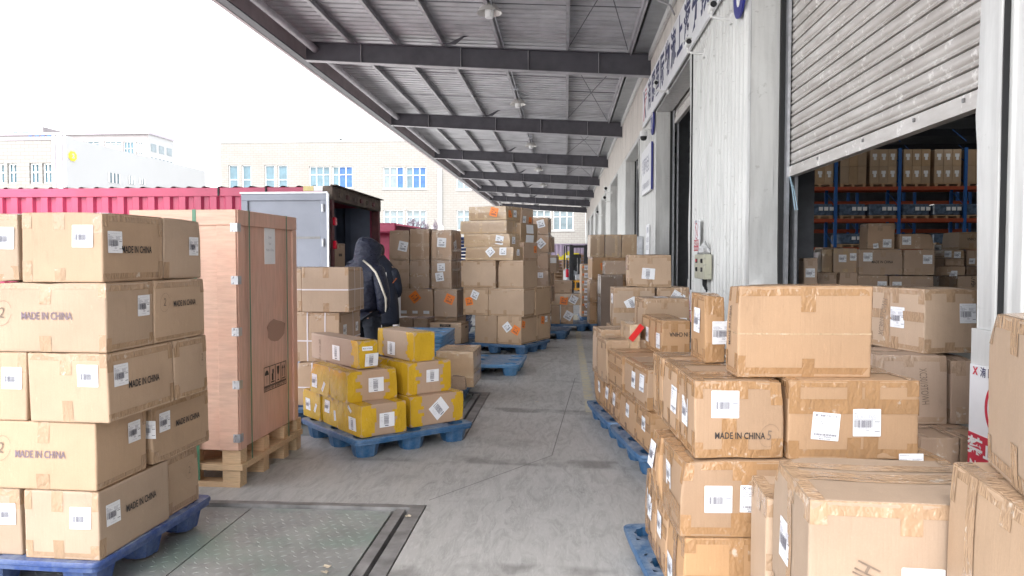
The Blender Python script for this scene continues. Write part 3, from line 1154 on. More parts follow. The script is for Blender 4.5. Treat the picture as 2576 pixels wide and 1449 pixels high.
# scraps and stains on the floor
q = random.Random(11)
MAT['scrap'] = simple('paper_scrap', (0.55, 0.47, 0.36), 0.7)
for k, (px, py, lb) in enumerate(((818, 1432, 'pale torn scrap stuck in the slot beside the tread plate'), (1027, 1300, 'small crumpled scrap at the corner of the steel frame'), (822, 1418, ''), (1350, 1012, ''))):
    p = onz(px, py, 0.004)
    mb = MB()
    mb.grid(lambda a, c: Vector(((a - .5) * .035 + q.uniform(-.006, .006), (c - .5) * .022 + q.uniform(-.006, .006), q.uniform(0.002, .010))), 4, 3)
    if k == 2:
        lb = 'torn pale paper scrap lying on the tread plate'
    if k == 3:
        lb = 'tiny dark scrap on the open floor by the empty pallet'
    tag(mb.build('paper_scrap', 'scrap', smooth=60, loc=p + Vector((0, 0, -0.018 if k in (0, 2) else 0))), lb, 'scrap')

# dock levellers (tread plate with raised lozenges)
lv = thing('dock_leveller', 'worn greenish tread plate dock leveller beside the printed carton stack', 'dock leveller', (0, 0, 0), 0, 'dock levellers')


def leveller(root, ya, yb, full):
    xa, xb, xs = XE + 0.02, -1.035, -1.9
    for x0, x1 in ((xa, xs - 0.004), (xs + 0.004, xb)):
        mb = MB()
        mb.box(x0, x1, ya + 0.03, yb - 0.075, -0.035, -0.018)
        if full:
            st = 0.058
            i = 0
            y = ya + 0.06
            while y < yb - 0.1:
                x = x0 + 0.03 + (0.03 if i % 2 else 0)
                while x < x1 - 0.03:
                    a = R(38 if (int((x - x0) / st) + i) % 2 else -38)
                    c, s_ = math.cos(a), math.sin(a)
                    L, w_ = 0.019, 0.0055
                    pts = [(-L, 0, -0.018), (0, -w_, -0.018), (L, 0, -0.018), (0, w_, -0.018), (0, 0, -0.0158), (-L * .5, 0, -0.0162), (L * .5, 0, -0.0162)]
                    pts = [(x + px * c - py * s_, y + px * s_ + py * c, pz) for px, py, pz in pts]
                    mb.add(pts, [(0, 1, 5), (5, 1, 4), (4, 1, 6), (6, 1, 2), (2, 3, 6), (6, 3, 4), (4, 3, 5), (5, 3, 0)])
                    x += st
                y += st
                i += 1
        mb.build('tread_plate', 'tread', root, smooth=30)
    mb = MB(); mb.box(-1.012, -0.955, ya + 0.03, yb - 0.08, -0.06, -0.004)
    mb.build('frame_bar', 'steel_dk', root)
    mb = MB(); mb.box(-0.925, xL - 0.008, ya + 0.01, yb - 0.01, -0.08, 0.002)
    mb.box(XE + 0.02, -0.925, yb - 0.065, yb - 0.008, -0.08, 0.002)
    mb.build('pit_frame', 'steel_dk', root)
    mb = MB(); mb.box(XE - 0.14, XE - 0.01, ya + 0.1, ya + 0.4, -0.6, -0.1); mb.build('bumper', 'black', root)
    mb = MB(); mb.box(XE - 0.14, XE - 0.01, yb - 0.4, yb - 0.1, -0.6, -0.1); mb.build('bumper', 'black', root)


leveller(lv, *LEV[0], True)
for k, (a, b_) in enumerate(LEV[1:4]):
    t = thing('dock_leveller', ('dock leveller plate under the yellow taped load beside the crate', 'dock leveller plate in front of the open container',
                                'dock leveller plate beyond the container behind the carton stacks')[k], 'dock leveller', (0, 0, 0), 0, 'dock levellers')
    leveller(t, a, b_, False)
for a, b_ in LEV[4:]:
    mb = MB(); mb.rect(XE, xL, a, b_, -0.001); mb.build('dock_floor_infill', 'steel_dk')['kind'] = 'structure'

# ------------------------------------------------------------------ warehouse with its cladding, door surrounds and shutter
wh_ = thing('warehouse', 'white corrugated warehouse with tall dock doors along the right', 'warehouse')
DOORS = [(3.845 + 8.68 * k, 8.48 + 8.68 * k) for k in range(-1, 8)]
HEAD, TOP = 4.72, 6.6


def corr(mb, ya, yb, za, zb, x=XW, period=0.2, dep=0.028, mi=0, flip=1):
    """vertical trapezoid ribs along Y"""
    prof = []
    y = ya
    pat = [(0, 0), (0.075, 0), (0.09, -dep * .35), (0.098, -dep * .35), (0.113, 0), (0.14, 0), (0.158, -dep), (0.182, -dep), (0.2, 0)]
    while y < yb:
        for dy, dx in pat[:-1]:
            yy = y + dy * period / 0.2
            if yy < yb:
                prof.append((yy, dx))
        y += period
    prof.append((yb, 0))
    vs = [(x + dx, yy, z) for z in (za, zb) for yy, dx in prof]
    n = len(prof)
    mb.add(vs, [(i + 1, i, n + i, n + i + 1) for i in range(n - 1)], mi)


edges = [Y0] + [e for d in DOORS for e in d] + [Y1]
for i in range(0, len(edges), 2):
    if edges[i + 1] > edges[i]:
        mb = MB(); corr(mb, edges[i] + 0.10 * (i > 0), edges[i + 1] - 0.10, 0.15, HEAD + 0.12)
        mb.build('wall_panel', 'clad', wh_)
        mb = MB(); mb.box(XW - 0.02, XW + 0.25, edges[i] + 0.1 * (i > 0), edges[i + 1] - 0.1, 0.0, 0.15)
        mb.build('plinth', 'concrete_in', wh_)
mb = MB(); corr(mb, Y0, Y1, HEAD + 0.12, TOP)
mb.build('upper_wall_panel', 'clad_hi', wh_)
mb = MB(); mb.quad((XW + 0.22, Y0, HEAD), (XW + 0.22, Y1, HEAD), (XW + 0.22, Y1, 9), (XW + 0.22, Y0, 9))
for i in range(0, len(edges), 2):
    a, b_ = edges[i], edges[i + 1]
    mb.quad((XW + 0.24, a, 0), (XW + 0.24, b_, 0), (XW + 0.24, b_, HEAD), (XW + 0.24, a, HEAD))
mb.build('inner_lining', 'in_wall', wh_)
q = random.Random(5)


def dent(y_amp, seed):
    qq = random.Random(seed)
    ph = [(qq.uniform(0.2, 4.4), qq.uniform(0, 0.31), qq.uniform(0.06, 0.3), qq.uniform(-1, 1)) for _ in range(9)]
    return lambda t, z: sum(y_amp * am * math.exp(-((z - z0) / r) ** 2 - ((t - t0) / (r * .8)) ** 2) for z0, t0, r, am in ph)


for k, (a, b_) in enumerate(DOORS):
    sr = put('door_surround', None, wh_)
    # reveal at the far side (faces the camera), near side, head
    dn = dent(0.03, k)
    mb = MB()
    mb.grid(lambda s_, t: Vector((XW - 0.012 + s_ * 0.33, b_ + dn(s_ * .33, t * HEAD), 0.02 + t * (HEAD - 0.02))), 6, 60)
    mb.build('far_reveal', 'trim', sr, smooth=60)
    mb = MB()
    dn2 = dent(0.025, k + 40)
    mb.grid(lambda s_, t: Vector((XW - 0.014 + -0.9 * abs(dn2(s_ * .12, t * HEAD)) * (1 - abs(2 * s_ - 1) * .6), b_ - 0.004 + s_ * 0.12, 0.02 + t * (HEAD + 0.08))), 3, 70)
    mb.build('corner_trim', 'trim', sr, smooth=60)
    mb = MB()
    mb.grid(lambda s_, t: Vector((XW - 0.012 + s_ * 0.33, a + dn(s_ * .33, t * HEAD), 0.02 + t * (HEAD - 0.02))), 6, 60)
    mb.build('near_reveal', 'trim', sr, smooth=60)
    mb = MB()
    mb.grid(lambda s_, t: Vector((XW - 0.016 + 0.012 * math.sin(t * 9 + k), a - 0.20 + s_ * 0.20 + dn2(0.1, t * HEAD) * (s_ ** 2), 0.55 + t * (HEAD - 0.45))), 3, 60)
    mb.build('corner_trim', 'trim', sr, smooth=60)
    mb = MB()
    mb.box(XW - 0.03, XW + 0.02, a - 0.205, a + 0.004, 0.02, 1.16)
    mb.build('corner_guard', 'trim', sr)
    mb = MB()
    mb.quad((XW - 0.012, a, HEAD), (XW + 0.32, a, HEAD), (XW + 0.32, b_, HEAD), (XW - 0.012, b_, HEAD))
    mb.quad((XW - 0.014, a - .1, HEAD), (XW - 0.014, b_ + .1, HEAD), (XW - 0.014, b_ + .1, HEAD + 0.16), (XW - 0.014, a - .1, HEAD + 0.16))
    mb.build('head_reveal', 'trim', sr)
    for y_0, y_1 in ((b_ - 0.05, b_ + 0.03), (a - 0.03, a + 0.02)):
        mb = MB(); mb.box(XIN - 0.02, XIN + 0.03, y_0, y_1, 0.0, HEAD); mb.build('rubber_seal', 'black', sr)
    for x_0, y_0, y_1 in ((.03, b_ - 0.14, b_ + 0.03), (.12, b_ - 0.14, b_ + 0.03), (.09, a - 0.03, a + 0.08)):
        mb = MB(); mb.box(XIN + x_0, XIN + x_0 + .03, y_0, y_1, 0.0, HEAD); mb.build('guide_rail', 'galv', sr)
    mb = MB(); mb.box(XW - 0.028, XW - 0.002, a - 0.212, a - 0.207, 0.0, HEAD); mb.build('panel_joint', 'black', sr)
    # shutter: the near one half down, the others nearly up
    zb = 2.39 if k == 1 else (4.46 if k != 0 else 2.6)
    sh = put('roller_shutter', None, wh_)
    mb = MB()
    pitch = 0.127
    prof = []
    z = zb + 0.10
    while z < 5.4:
        prof += [(0.05, z - 0.003), (0.05, z + 0.003), (-0.008, z + 0.005), (-0.014, z + 0.016), (-0.010, z + 0.028), (0.004, z + 0.036), (0.004, z + 0.042), (-0.006, z + 0.052), (-0.012, z + 0.07), (-0.013, z + 0.095), (-0.006, z + 0.116), (0.03, z + 0.121)]
        z += pitch
    n = len(prof)
    ym = [a - 0.02, (a + b_) / 2, b_ - 0.10]
    vs = [(XIN + 0.085 + dx, y, z_) for y in ym for dx, z_ in prof]
    mb.add(vs, [(j * n + i, j * n + i + 1, (j + 1) * n + i + 1, (j + 1) * n + i) for j in range(2) for i in range(n - 1)])
    mb.build('slat_curtain', 'slat', sh, smooth=40)
    mb = MB(); mb.box(XIN + 0.055, XIN + 0.09, a - 0.02, b_ - 0.11, zb, zb + 0.08)
    mb.box(XIN + 0.055, XIN + 0.13, a - 0.02, b_ - 0.11, zb - 0.025, zb)
    mb.build('bottom_bar', 'slat', sh)
    if k == 1:
        mb = MB()
        for y in (4.2, 4.75, 5.4, 6.3, 7.4):
            mb.box(XIN + 0.045, XIN + 0.056, y, y + 0.025, zb + 0.035, zb + 0.06)
        mb.build('bolt', 'steel_dk', sh)
# interior: roof, far walls, columns, skylights
mb = MB(); mb.quad((XW + .2, Y0, 9), (XW + .2, Y1, 9), (48, Y1, 9.6), (48, Y0, 9.6))
mb.build('roof', 'in_wall', wh_)
mb = MB()
mb.quad((48, Y0, 0), (48, Y1, 0), (48, Y1, 9.6), (48, Y0, 9.6)); mb.quad((XW + .2, Y1, 0), (48, Y1, 0), (48, Y1, 9.6), (XW + .2, Y1, 9.6))
mb.quad((XW + .2, Y0, 0), (48, Y0, 0), (48, Y0, 9.6), (XW + .2, Y0, 9.6))
mb.build('back_wall', 'in_wall', wh_)
for k in range(-1, 7):
    mb = MB()
    y = 9.0 + 9 * k
    mb.box(2.58, 2.84, y, y + 0.012, 0, 9); mb.box(2.58, 2.84, y + 0.29, y + 0.302, 0, 9); mb.box(2.70, 2.72, y + .012, y + .29, 0, 9)
    mb.build('steel_column', 'column', wh_)
em, nt, b = M_new('ceiling_lamp_glow')
b.inputs['Emission Color'].default_value = (1, 0.97, 0.9, 1)
b.inputs['Emission Strength'].default_value = 4.5
b.inputs['Base Color'].default_value = (0.8, 0.8, 0.8, 1)
for i, (x, y) in enumerate([(x, y) for x in (8, 15, 22, 29) for y in (14, 21, 28, 40)]):
    t = thing('ceiling_lamp', 'lit rectangular lamp panel under the dark warehouse roof', 'ceiling lamp', (x, y, 8.0), 0, 'lit lamp panels under the warehouse roof')
    mb = MB(); mb.box(-0.5, 0.5, -0.35, 0.35, 0.03, 0.14); mb.build('housing', 'galv', t)
    mb = MB(); mb.rect(-0.46, 0.46, -0.31, 0.31, 0.026); mb.build('lamp_panel', em, t)
    mb = MB(); mb.path([(0, 0, 0.14), (0, 0, 1.1)], 0.012, 5); mb.build('hanger', 'galv', t)
mb = MB()
for y in range(10, 60, 6):
    mb.box(XW + .3, 47, y, y + 0.25, 8.55, 8.95)
mb.build('roof_truss', 'column', wh_)

# ------------------------------------------------------------------ loading canopy
cn = thing('loading_canopy', 'dark steel loading canopy sloping up from the warehouse wall', 'canopy')
XC = -6.25
zb_ = lambda x: 5.72 + (2.0 - x) / 8.25 * 0.52     # underside of beams
zt_ = lambda x: 6.24 + (2.0 - x) / 8.25 * 0.44     # top of beams
CANY0, CANY1 = -3.0, 74.5  # near end is out of view, its reach set to shade the near cartons
BY = [0.2 + 9 * k for k in range(9)]
for y in BY:
    bm_ = put('beam', None, cn)
    mb = MB()
    xs = [XC, -2.5, XW]
    for i in range(2):
        a, c = xs[i], xs[i + 1]
        vs = [(x, yy, z) for x in (a, c) for yy in (y - 0.006, y + 0.006) for z in (zb_(x) + .014, zt_(x) - .014)]
        mb.add(vs, [(0, 1, 3, 2), (4, 6, 7, 5), (0, 4, 5, 1), (2, 3, 7, 6), (0, 2, 6, 4), (1, 5, 7, 3)])
    mb.build('web', 'beam', bm_)
    for nm, zf, dz in (('bottom_flange', zb_, 0.0), ('top_flange', zt_, -0.014)):
        mb = MB()
        vs = [(x, yy, zf(x) + dz + h) for x in (XC, XW) for yy in (y - 0.1, y + 0.1) for h in (0, .014)]
        mb.add(vs, [(0, 1, 3, 2), (4, 6, 7, 5), (0, 4, 5, 1), (2, 3, 7, 6), (0, 2, 6, 4), (1, 5, 7, 3)])
        mb.build(nm, 'purlin' if nm == 'bottom_flange' else 'beam', bm_)
    for x in (-4.9, -2.5, -0.9, 0.75):
        mb = MB(); mb.box(x, x + 0.012, y - 0.09, y - 0.006, zb_(x) + .014, zt_(x) - .014); mb.build('stiffener', 'purlin', bm_)
PX = (-5.2, -4.1, -2.95, -1.6, 0.0, 1.45)
for x in PX:
    mb = MB()
    z0 = zt_(x)
    mb.box(x - 0.004, x + 0.004, CANY0, CANY1, z0 + 0.01, z0 + 0.2)
    mb.box(x + .004, x + 0.07, CANY0, CANY1, z0 + 0.01, z0 + 0.018); mb.box(x + .004, x + 0.07, CANY0, CANY1, z0 + 0.192, z0 + 0.2)
    mb.build('purlin', 'purlin', cn)
mb = MB()
vs, fs = [], []
ns = int((CANY1 - CANY0) / 0.3)
prof = []
for k in range(ns):
    y = CANY0 + k * 0.3
    prof += [(y, 0.0), (y + 0.19, 0.0), (y + 0.205, 0.065), (y + 0.285, 0.065)]
for x in (XC - 0.25, XW - 0.42):
    vs += [(x, y, zt_(x) + 0.205 + h) for y, h in prof]
n = len(prof)
mb.add(vs, [(i, i + 1, n + i + 1, n + i) for i in range(n - 1)])
mb.build('roof_sheet', 'deck', cn)
mb = MB()
mb.box(XC - 0.30, XC - 0.22, CANY0, CANY1, zt_(XC) - 0.42, zt_(XC) + 0.30)
mb.build('edge_fascia', 'fascia', cn)
mb = MB(); mb.box(XC - 0.22, XC - 0.03, CANY0, CANY1, zt_(XC) - 0.41, zt_(XC) - 0.38)
mb.build('fascia_return', 'beam', cn)
mb = MB(); mb.path([(XC + 0.22, CANY0, zt_(XC) - 0.16), (XC + 0.22, CANY1, zt_(XC) - 0.16)], 0.085, 12)
mb.build('edge_pipe', 'purlin', cn, smooth=60)
mb = MB()
gx0, gx1, gz = 1.58, 1.985, zt_(1.8) + 0.02
mb.quad((gx0, CANY0, gz), (gx1, CANY0, gz), (gx1, CANY1, gz), (gx0, CANY1, gz))
mb.quad((gx0, CANY0, gz), (gx0, CANY1, gz), (gx0 - .02, CANY1, gz + .3), (gx0 - .02, CANY0, gz + .3))
mb.build('gutter', 'gutter', cn)
mb = MB(); mb.box(XW - 0.09, XW - 0.035, CANY0, CANY1, gz - 0.16, gz + 0.0)
mb.build('wall_flashing', 'trim', cn)
for i, y in enumerate(BY):
    mb = MB()
    x = -3.0
    z = zt_(x)
    pts = [(x - 0.15, z), (x + 0.28, z + 0.02), (x + 0.75, z + 0.24), (x + 1.0, z + 0.25), (x + 0.62, z + 0.14), (x + 0.42, z - 0.02)]
    vs = [(a, y - 0.3 + o_, c) for o_ in (0, 0.02) for a, c in [(p[0], p[1] + .0) for p in pts]]
    k = len(pts)
    mb.add(vs, [tuple(range(k)), tuple(range(k, 2 * k))[::-1]] + [(j, (j + 1) % k, k + (j + 1) % k, k + j) for j in range(k)])
    mb.build('flange_brace', 'beam', cn)
    mb = MB()
    for x0, x1 in ((0.05, 1.42), (1.42, 0.05)):
        if i < len(BY) - 1:
            mb.path([(x0, y + 0.2, zt_(x0) + .04), (x1, y + 8.8, zt_(x1) + .04)], 0.011, 5)
    if i < len(BY) - 1:
        mb.path([(0.02, y + 4.5, zt_(0) + .05), (1.43, y + 4.5, zt_(1.4) + .05)], 0.012, 5)
        mb.build('tie_rod', 'beam', cn)
    mb = MB()
    if i < len(BY) - 1:
        for yy in (y + 3.0, y + 6.0):
            mb.path([(-5.2, yy, zt_(-5.2) + .1), (1.45, yy, zt_(1.45) + .1)], 0.008, 4)
        mb.build('sag_rod', 'beam', cn)


# ------------------------------------------------------------------ pallets
def plastic_pallet(mat, w=1.2, d=1.0, light=False):
    """nine-footed nestable pallet: deck with open cups"""
    deck = MB()
    H = 0.15
    hx, hy = w / 2, d / 2
    cw = 0.2
    xc, yc = (-hx + 0.03 + cw / 2, 0, hx - 0.03 - cw / 2), (-hy + 0.03 + cw / 2, 0, hy - 0.03 - cw / 2)
    cutx = [-hx, -hx + 0.03] + [x + s * cw / 2 for x in xc for s in (-1, 1)][1:-1] + [hx - 0.03, hx]
    cuty = [-hy, -hy + 0.03] + [y + s * cw / 2 for y in yc for s in (-1, 1)][1:-1] + [hy - 0.03, hy]
    rc = 0.06

    def rd(x, y):
        ax, ay = abs(x) - (hx - rc), abs(y) - (hy - rc)
        if ax > 0 and ay > 0:
            m = max(ax, ay)
            L = math.hypot(ax, ay)
            return (math.copysign(hx - rc + ax / L * m, x), math.copysign(hy - rc + ay / L * m, y))
        return x, y
    NS = 24
    legs = []
    for i in range(len(cutx) - 1):
        for j in range(len(cuty) - 1):
            x0, x1, y0, y1 = cutx[i], cutx[i + 1], cuty[j], cuty[j + 1]
            cx, cy = (x0 + x1) / 2, (y0 + y1) / 2
            isleg = any(abs(cx - a) < .01 for a in xc) and any(abs(cy - b_) < .01 for b_ in yc)
            if not isleg:
                deck.add([(*rd(*p), H) for p in ((x0, y0), (x1, y0), (x1, y1), (x0, y1))], [(0, 1, 2, 3)])
                continue
            legs.append((cx, cy))
            sq, ci = [], []
            for k in range(NS):
                a = 2 * math.pi * (k + .5) / NS
                c, s_ = math.cos(a), math.sin(a)
                m = cw / 2 / max(abs(c), abs(s_))
                sq.append((cx + c * m, cy + s_ * m))
                rr_ = 0.086 + (0.006 if k % 2 else -0.003)
                ci.append((cx + c * rr_, cy + s_ * rr_))
            vs = [(*rd(*p), H) for p in sq] + [(*rd(*p), H - 0.004) for p in ci]
            deck.add(vs, [(k, (k + 1) % NS, NS + (k + 1) % NS, NS + k) for k in range(NS)])
    # rim and underside
    per = [(x, -hy) for x in cutx] + [(hx, y) for y in cuty[1:]] + [(x, hy) for x in cutx[::-1][1:]] + [(-hx, y) for y in cuty[::-1][1:-1]]
    per = [rd(*p) for p in per]
    n = len(per)
    lv_ = [(1.0, H), (1.006, H - 0.006), (1.006, H - 0.022), (0.994, H - 0.026), (0.994, H - 0.045)]
    vs = [(x * k, y * k, z) for k, z in lv_ for x, y in per]
    fs = [(i * n + (j + 1) % n, i * n + j, (i + 1) * n + j, (i + 1) * n + (j + 1) % n) for i in range(len(lv_) - 1) for j in range(n)]
    deck.add(vs, fs)
    deck.add([(x * .994, y * .994, H - 0.045) for x, y in per], [tuple(range(n))[::-1]])
    # ribs on the deck between cups
    for x in (-hx * .5, hx * .5):
        for k in range(7):
            y = -hy + 0.1 + k * (d - 0.2) / 6
            deck.box(x - 0.07, x + 0.07, y - 0.012, y + 0.012, H, H + 0.0015)
    leg = MB()
    prof_o = [(0.100, H - 0.012), (0.097, H - 0.05), (0.080, 0.012), (0.074, 0.0)]
    prof_i = [(0.086, H - 0.004), (0.078, 0.04), (0.065, 0.015), (0.0, 0.015)]

    def tube(prof, flip):
        vs = []
        for r_, z in prof:
            for k in range(NS):
                a = 2 * math.pi * (k + .5) / NS
                rr_ = r_ * (1 + (0.045 if k % 2 else -0.02)) if r_ > 0 else 0
                # squarish foot
                m = min(1.12, 1 / max(abs(math.cos(a)), abs(math.sin(a))))
                vs.append((rr_ * math.cos(a) * (m if prof is prof_o else 1), rr_ * math.sin(a) * (m if prof is prof_o else 1), z))
        fs = [(i * NS + k, i * NS + (k + 1) % NS, (i + 1) * NS + (k + 1) % NS, (i + 1) * NS + k) for i in range(len(prof) - 1) for k in range(NS)]
        leg.add(vs, fs if flip else [f[::-1] for f in fs])
    tube(prof_o, False); tube(prof_i, True)
    leg.add([(0.07 * math.cos(2 * math.pi * k / NS), 0.07 * math.sin(2 * math.pi * k / NS), 0.001) for k in range(NS)], [tuple(range(NS))[::-1]])
    return deck.data('deck', mat, 35), leg.data('leg', mat, 40), legs


PAL = {}


def pallet(x, y, yaw, label, mat='pallet', w=1.2, d=1.0, z=0.0, group='blue plastic pallets', legs=True):
    key = (mat, w, d)
    if key not in PAL:
        PAL[key] = plastic_pallet(mat, w, d)
    dk, lg, pos = PAL[key]
    t = thing('plastic_pallet', label, 'pallet', (x, y, z), yaw, group)
    put('deck', dk, t)
    for p in pos if legs else ():
        put('leg', lg, t, (p[0], p[1], 0))
    return t


# ------------------------------------------------------------------ A: near left stack
xa, ya = onz(252, 1412, 0.15)[:2]
FA = Frame(xa, ya, -2.5)
SA = Stack('A', FA, 'printed cartons on the near left pallet', 'tan')
c = FA.w(-0.585, 0.475)
pallet(c.x, c.y, FA.yaw + R(-1), 'scuffed blue pallet under the printed carton stack at the lower left', 'pallet_dk')
hA = FA.Z(256, 532, 0.0)
zA = [0.15 + (hA - 0.15) * k / 5 for k in range(6)]
L_, W_ = 0.575, 0.36


def Ua(px, py): return FA.U(px, 0, py)


def Va(px, u): return FA.V(px, u)


fs_ = 0.098
MIC = 'MADE IN CHINA'
# layer 1
u0 = Ua(60, 1320)
SA.put(u0, 0, 0, Va(418, 0), zA[0], zA[1], 'tan carton at the near corner of the lower left stack, bottom layer', [('F', .76, .62, 'fba', fs_), ('R', .17, .60, 'fba', fs_), ('R', .55, .56, 'p:' + MIC, .034)])
SA.put(-0.02 - .36, -0.02, Va(420, 0), Va(502, 0), zA[0], zA[1], 'tan carton with circled two, rear of the bottom layer, lower left stack', [('R', .68, .62, 'o:2', .09)])
SA.put(u0 - .385, u0 - .025, 0.02, .56, zA[0], zA[1], 'tan carton left of the corner one, bottom layer of the lower left stack', [('F', .80, .62, 'fba', fs_)])
SA.put(-1.1, -.42, .6, .95, zA[0], zA[1], 'hidden rear tan carton in the bottom layer of the lower left stack')
# layer 2
u1 = Ua(240, 1150)
v1 = Va(362, u1)
SA.put(u1 - L_, u1, 0.005, v1, zA[1], zA[2], 'wide tan carton with purple print above the bottom layer, lower left stack', [('F', .535, .52, 'f:' + MIC, .034), ('F', .20, .6, 'o:2', .11), ('R', .72, .68, 'fba', fs_)])
v2 = v1 + .03
u2 = FA.U(385, v2, 1100)
SA.put(u2 - W_, u2, v2, Va(522, u2), zA[1], zA[2], 'tan carton jutting out over the bottom layer, rear of the lower left stack', [('R', .2, .66, 'fba', fs_), ('R', .6, .55, 'p:' + MIC, .033), ('F', .93, .6, 'fbs', .09)])
# layer 3
u3 = Ua(278, 970)
u3a = Ua(76, 970)
v3 = Va(435, u3)
SA.put(u3a, u3, -.01, v3, zA[2], zA[3], 'tan carton with two labels, front of the middle layer, lower left stack', [('F', .755, .68, 'fba', fs_), ('R', .17, .66, 'fba', fs_), ('R', .50, .48, 'p:' + MIC, .034)])
SA.put(u3 - W_, u3, v3 + .004, Va(520, u3), zA[2], zA[3], 'tan carton with circled two, rear of the middle layer, lower left stack', [('R', .82, .62, 'o:2', .09)])
SA.put(u3a - .385, u3a - .02, .0, .55, zA[2], zA[3], 'tan carton left of the twice labelled one, middle layer of the lower left stack', [('F', .80, .62, 'fba', fs_)])
# layer 4
u4 = Ua(269, 790)
v4 = Va(385, u4)
SA.put(u4 - L_, u4, -.005, v4, zA[3], zA[4], 'wide tan carton with purple print one below the top, lower left stack', [('F', .51, .52, 'f:' + MIC, .034), ('F', .13, .56, 'o:2', .11), ('R', .76, .63, 'fba', fs_)])
SA.put(u4 - W_, u4, v4 + .004, Va(514, u4), zA[3], zA[4], 'tan carton with circled two and black print one below the top, lower left stack', [('R', .17, .64, 'o:2', .09), ('R', .55, .6, 'p:' + MIC, .030)])
# layer 5
u5, u5a = Ua(258, 620), Ua(51, 620)
v5 = Va(412, u5)
SA.put(u5a, u5, 0, v5, zA[4], zA[5], 'tan carton with two labels at the top front of the lower left stack', [('F', .76, .66, 'fba', fs_), ('R', .17, .58, 'fba', fs_), ('R', .52, .47, 'p:' + MIC, .033)])
SA.put(u5 - W_, u5, v5 + .004, Va(508, u5), zA[4], zA[5], 'tan carton at the top rear of the lower left stack', [('R', .77, .55, 'fba', fs_)])
SA.put(u5a - .385, u5a - .01, 0, .56, zA[4], zA[5], 'top layer tan carton left of the twice labelled one, lower left stack', [('F', .82, .64, 'fba', fs_)])

# ------------------------------------------------------------------ B: plywood crate on its pallet
xb, yb = onz(604, 1227, 0)[:2]
FB = Frame(xb, yb, -1.5)
zc0 = FB.Z(604, 1133, 0.0)
zc1 = FB.Z(604, 527, 0.0)
wc = 0.72
dc = FB.V(745, 0, 800)
cr = thing('plywood_crate', 'tall reddish plywood crate with steel clips and green straps on a pallet', 'crate', FB.w(0, 0), FB.yaw)
hc = zc1 - 0.10
mb = MB(); mb.cbox(-wc + .006, -.006, .006, dc - .006, zc0, zc1 - .012, .004); mb.build('body', 'ply', cr)
mb = MB(); mb.box(-wc, -.005, 0.0, 0.007, zc0, hc); mb.build('front_panel', 'ply_pale', cr)
mb = MB(); mb.cbox(-0.13, 0.0, -0.012, 0.0, zc0, hc - .002, .002); mb.build('batten', 'ply_pale', cr)
mb = MB(); mb.cbox(-wc, 0.002, -0.013, 0.0, hc, zc1, .003); mb.build('batten', 'ply_pale', cr)
mb = MB(); mb.cbox(-0.007, 0.011, 0.0, dc, hc, zc1, .003); mb.build('batten', 'ply', cr)
mb = MB(); mb.cbox(-0.007, 0.009, 0.0, 0.09, zc0, hc - .002, .002); mb.build('batten', 'ply', cr)
mb = MB(); mb.cbox(-0.007, 0.009, dc - .075, dc, zc0, hc - .002, .002); mb.build('batten', 'ply', cr)
mb = MB(); mb.cbox(-wc, 0.004, -.004, dc, zc1 - .012, zc1, .003); mb.build('lid', 'ply_pale', cr)
for yv in (0.155, dc - 0.21):
    mb = MB(); mb.box(0.0115, 0.0135, yv, yv + .014, 0.12, zc1 + .002); mb.box(-wc, .0135, yv, yv + .014, zc1 + .001, zc1 + .003); mb.box(-wc - .003, -wc - .001, yv, yv + .014, .12, zc1)
    mb.build('strap', 'strap_green', cr)
mb = MB(); mb.box(-0.29, -0.265, -.0155, -.0135, zc0 - .2, zc1 + .002); mb.build('strap', 'strap_green', cr)
for py in (572, 705, 835, 968, 1102):
    z = FB.Z(604, py, 0)
    mb = MB()
    mb.box(-0.034, 0.003, -0.0165, -0.0130, z - .027, z + .027); mb.box(0.0, 0.0125, -.0165, .034, z - .027, z + .027)
    for dz in (-.018, .018):
        mb.lathe([(0.0, 0), (.007, 0.0), (.006, .004), (0, .005)], 8, 0, Matrix.Translation((-.022, -.0165, z + dz)) @ Matrix.Rotation(R(90), 4, 'X'))
    mb.build('corner_clip', 'galv', cr, smooth=40)
mb = MB()
zpap = FB.Z(680, 617, .3)
mb.box(-.0065, -.0035, .44, .62, zpap - .13, zpap + .13); pp = mb.build('paper_sheet', 'paper', cr)
mb = MB()
for k, tx in enumerate(('Gross:', 'Size:', 'Made in China')):
    mb.mesh(text(tx), Matrix.Translation((-.003, .53, zpap + .06 - k * .045)) @ Matrix.Rotation(R(90), 4, 'Z') @ Matrix.Rotation(R(90), 4, 'X') @ tmat(0, 0, .022, .026))
mb.build('printed_text', 'grey_ink', pp)
# handling marks
zs = FB.Z(683, 955, .45)
mb = MB()
M_ = Matrix.Translation((-.0035, .60, zs)) @ Matrix.Rotation(R(90), 4, 'Z') @ Matrix.Rotation(R(90), 4, 'X')


def frame2(x0, x1, y0, y1, t=.005):
    mb.rect(x0, x1, y0, y0 + t, 0, 0, M_); mb.rect(x0, x1, y1 - t, y1, 0, 0, M_)
    mb.rect(x0, x0 + t, y0, y1, 0, 0, M_); mb.rect(x1 - t, x1, y0, y1, 0, 0, M_)


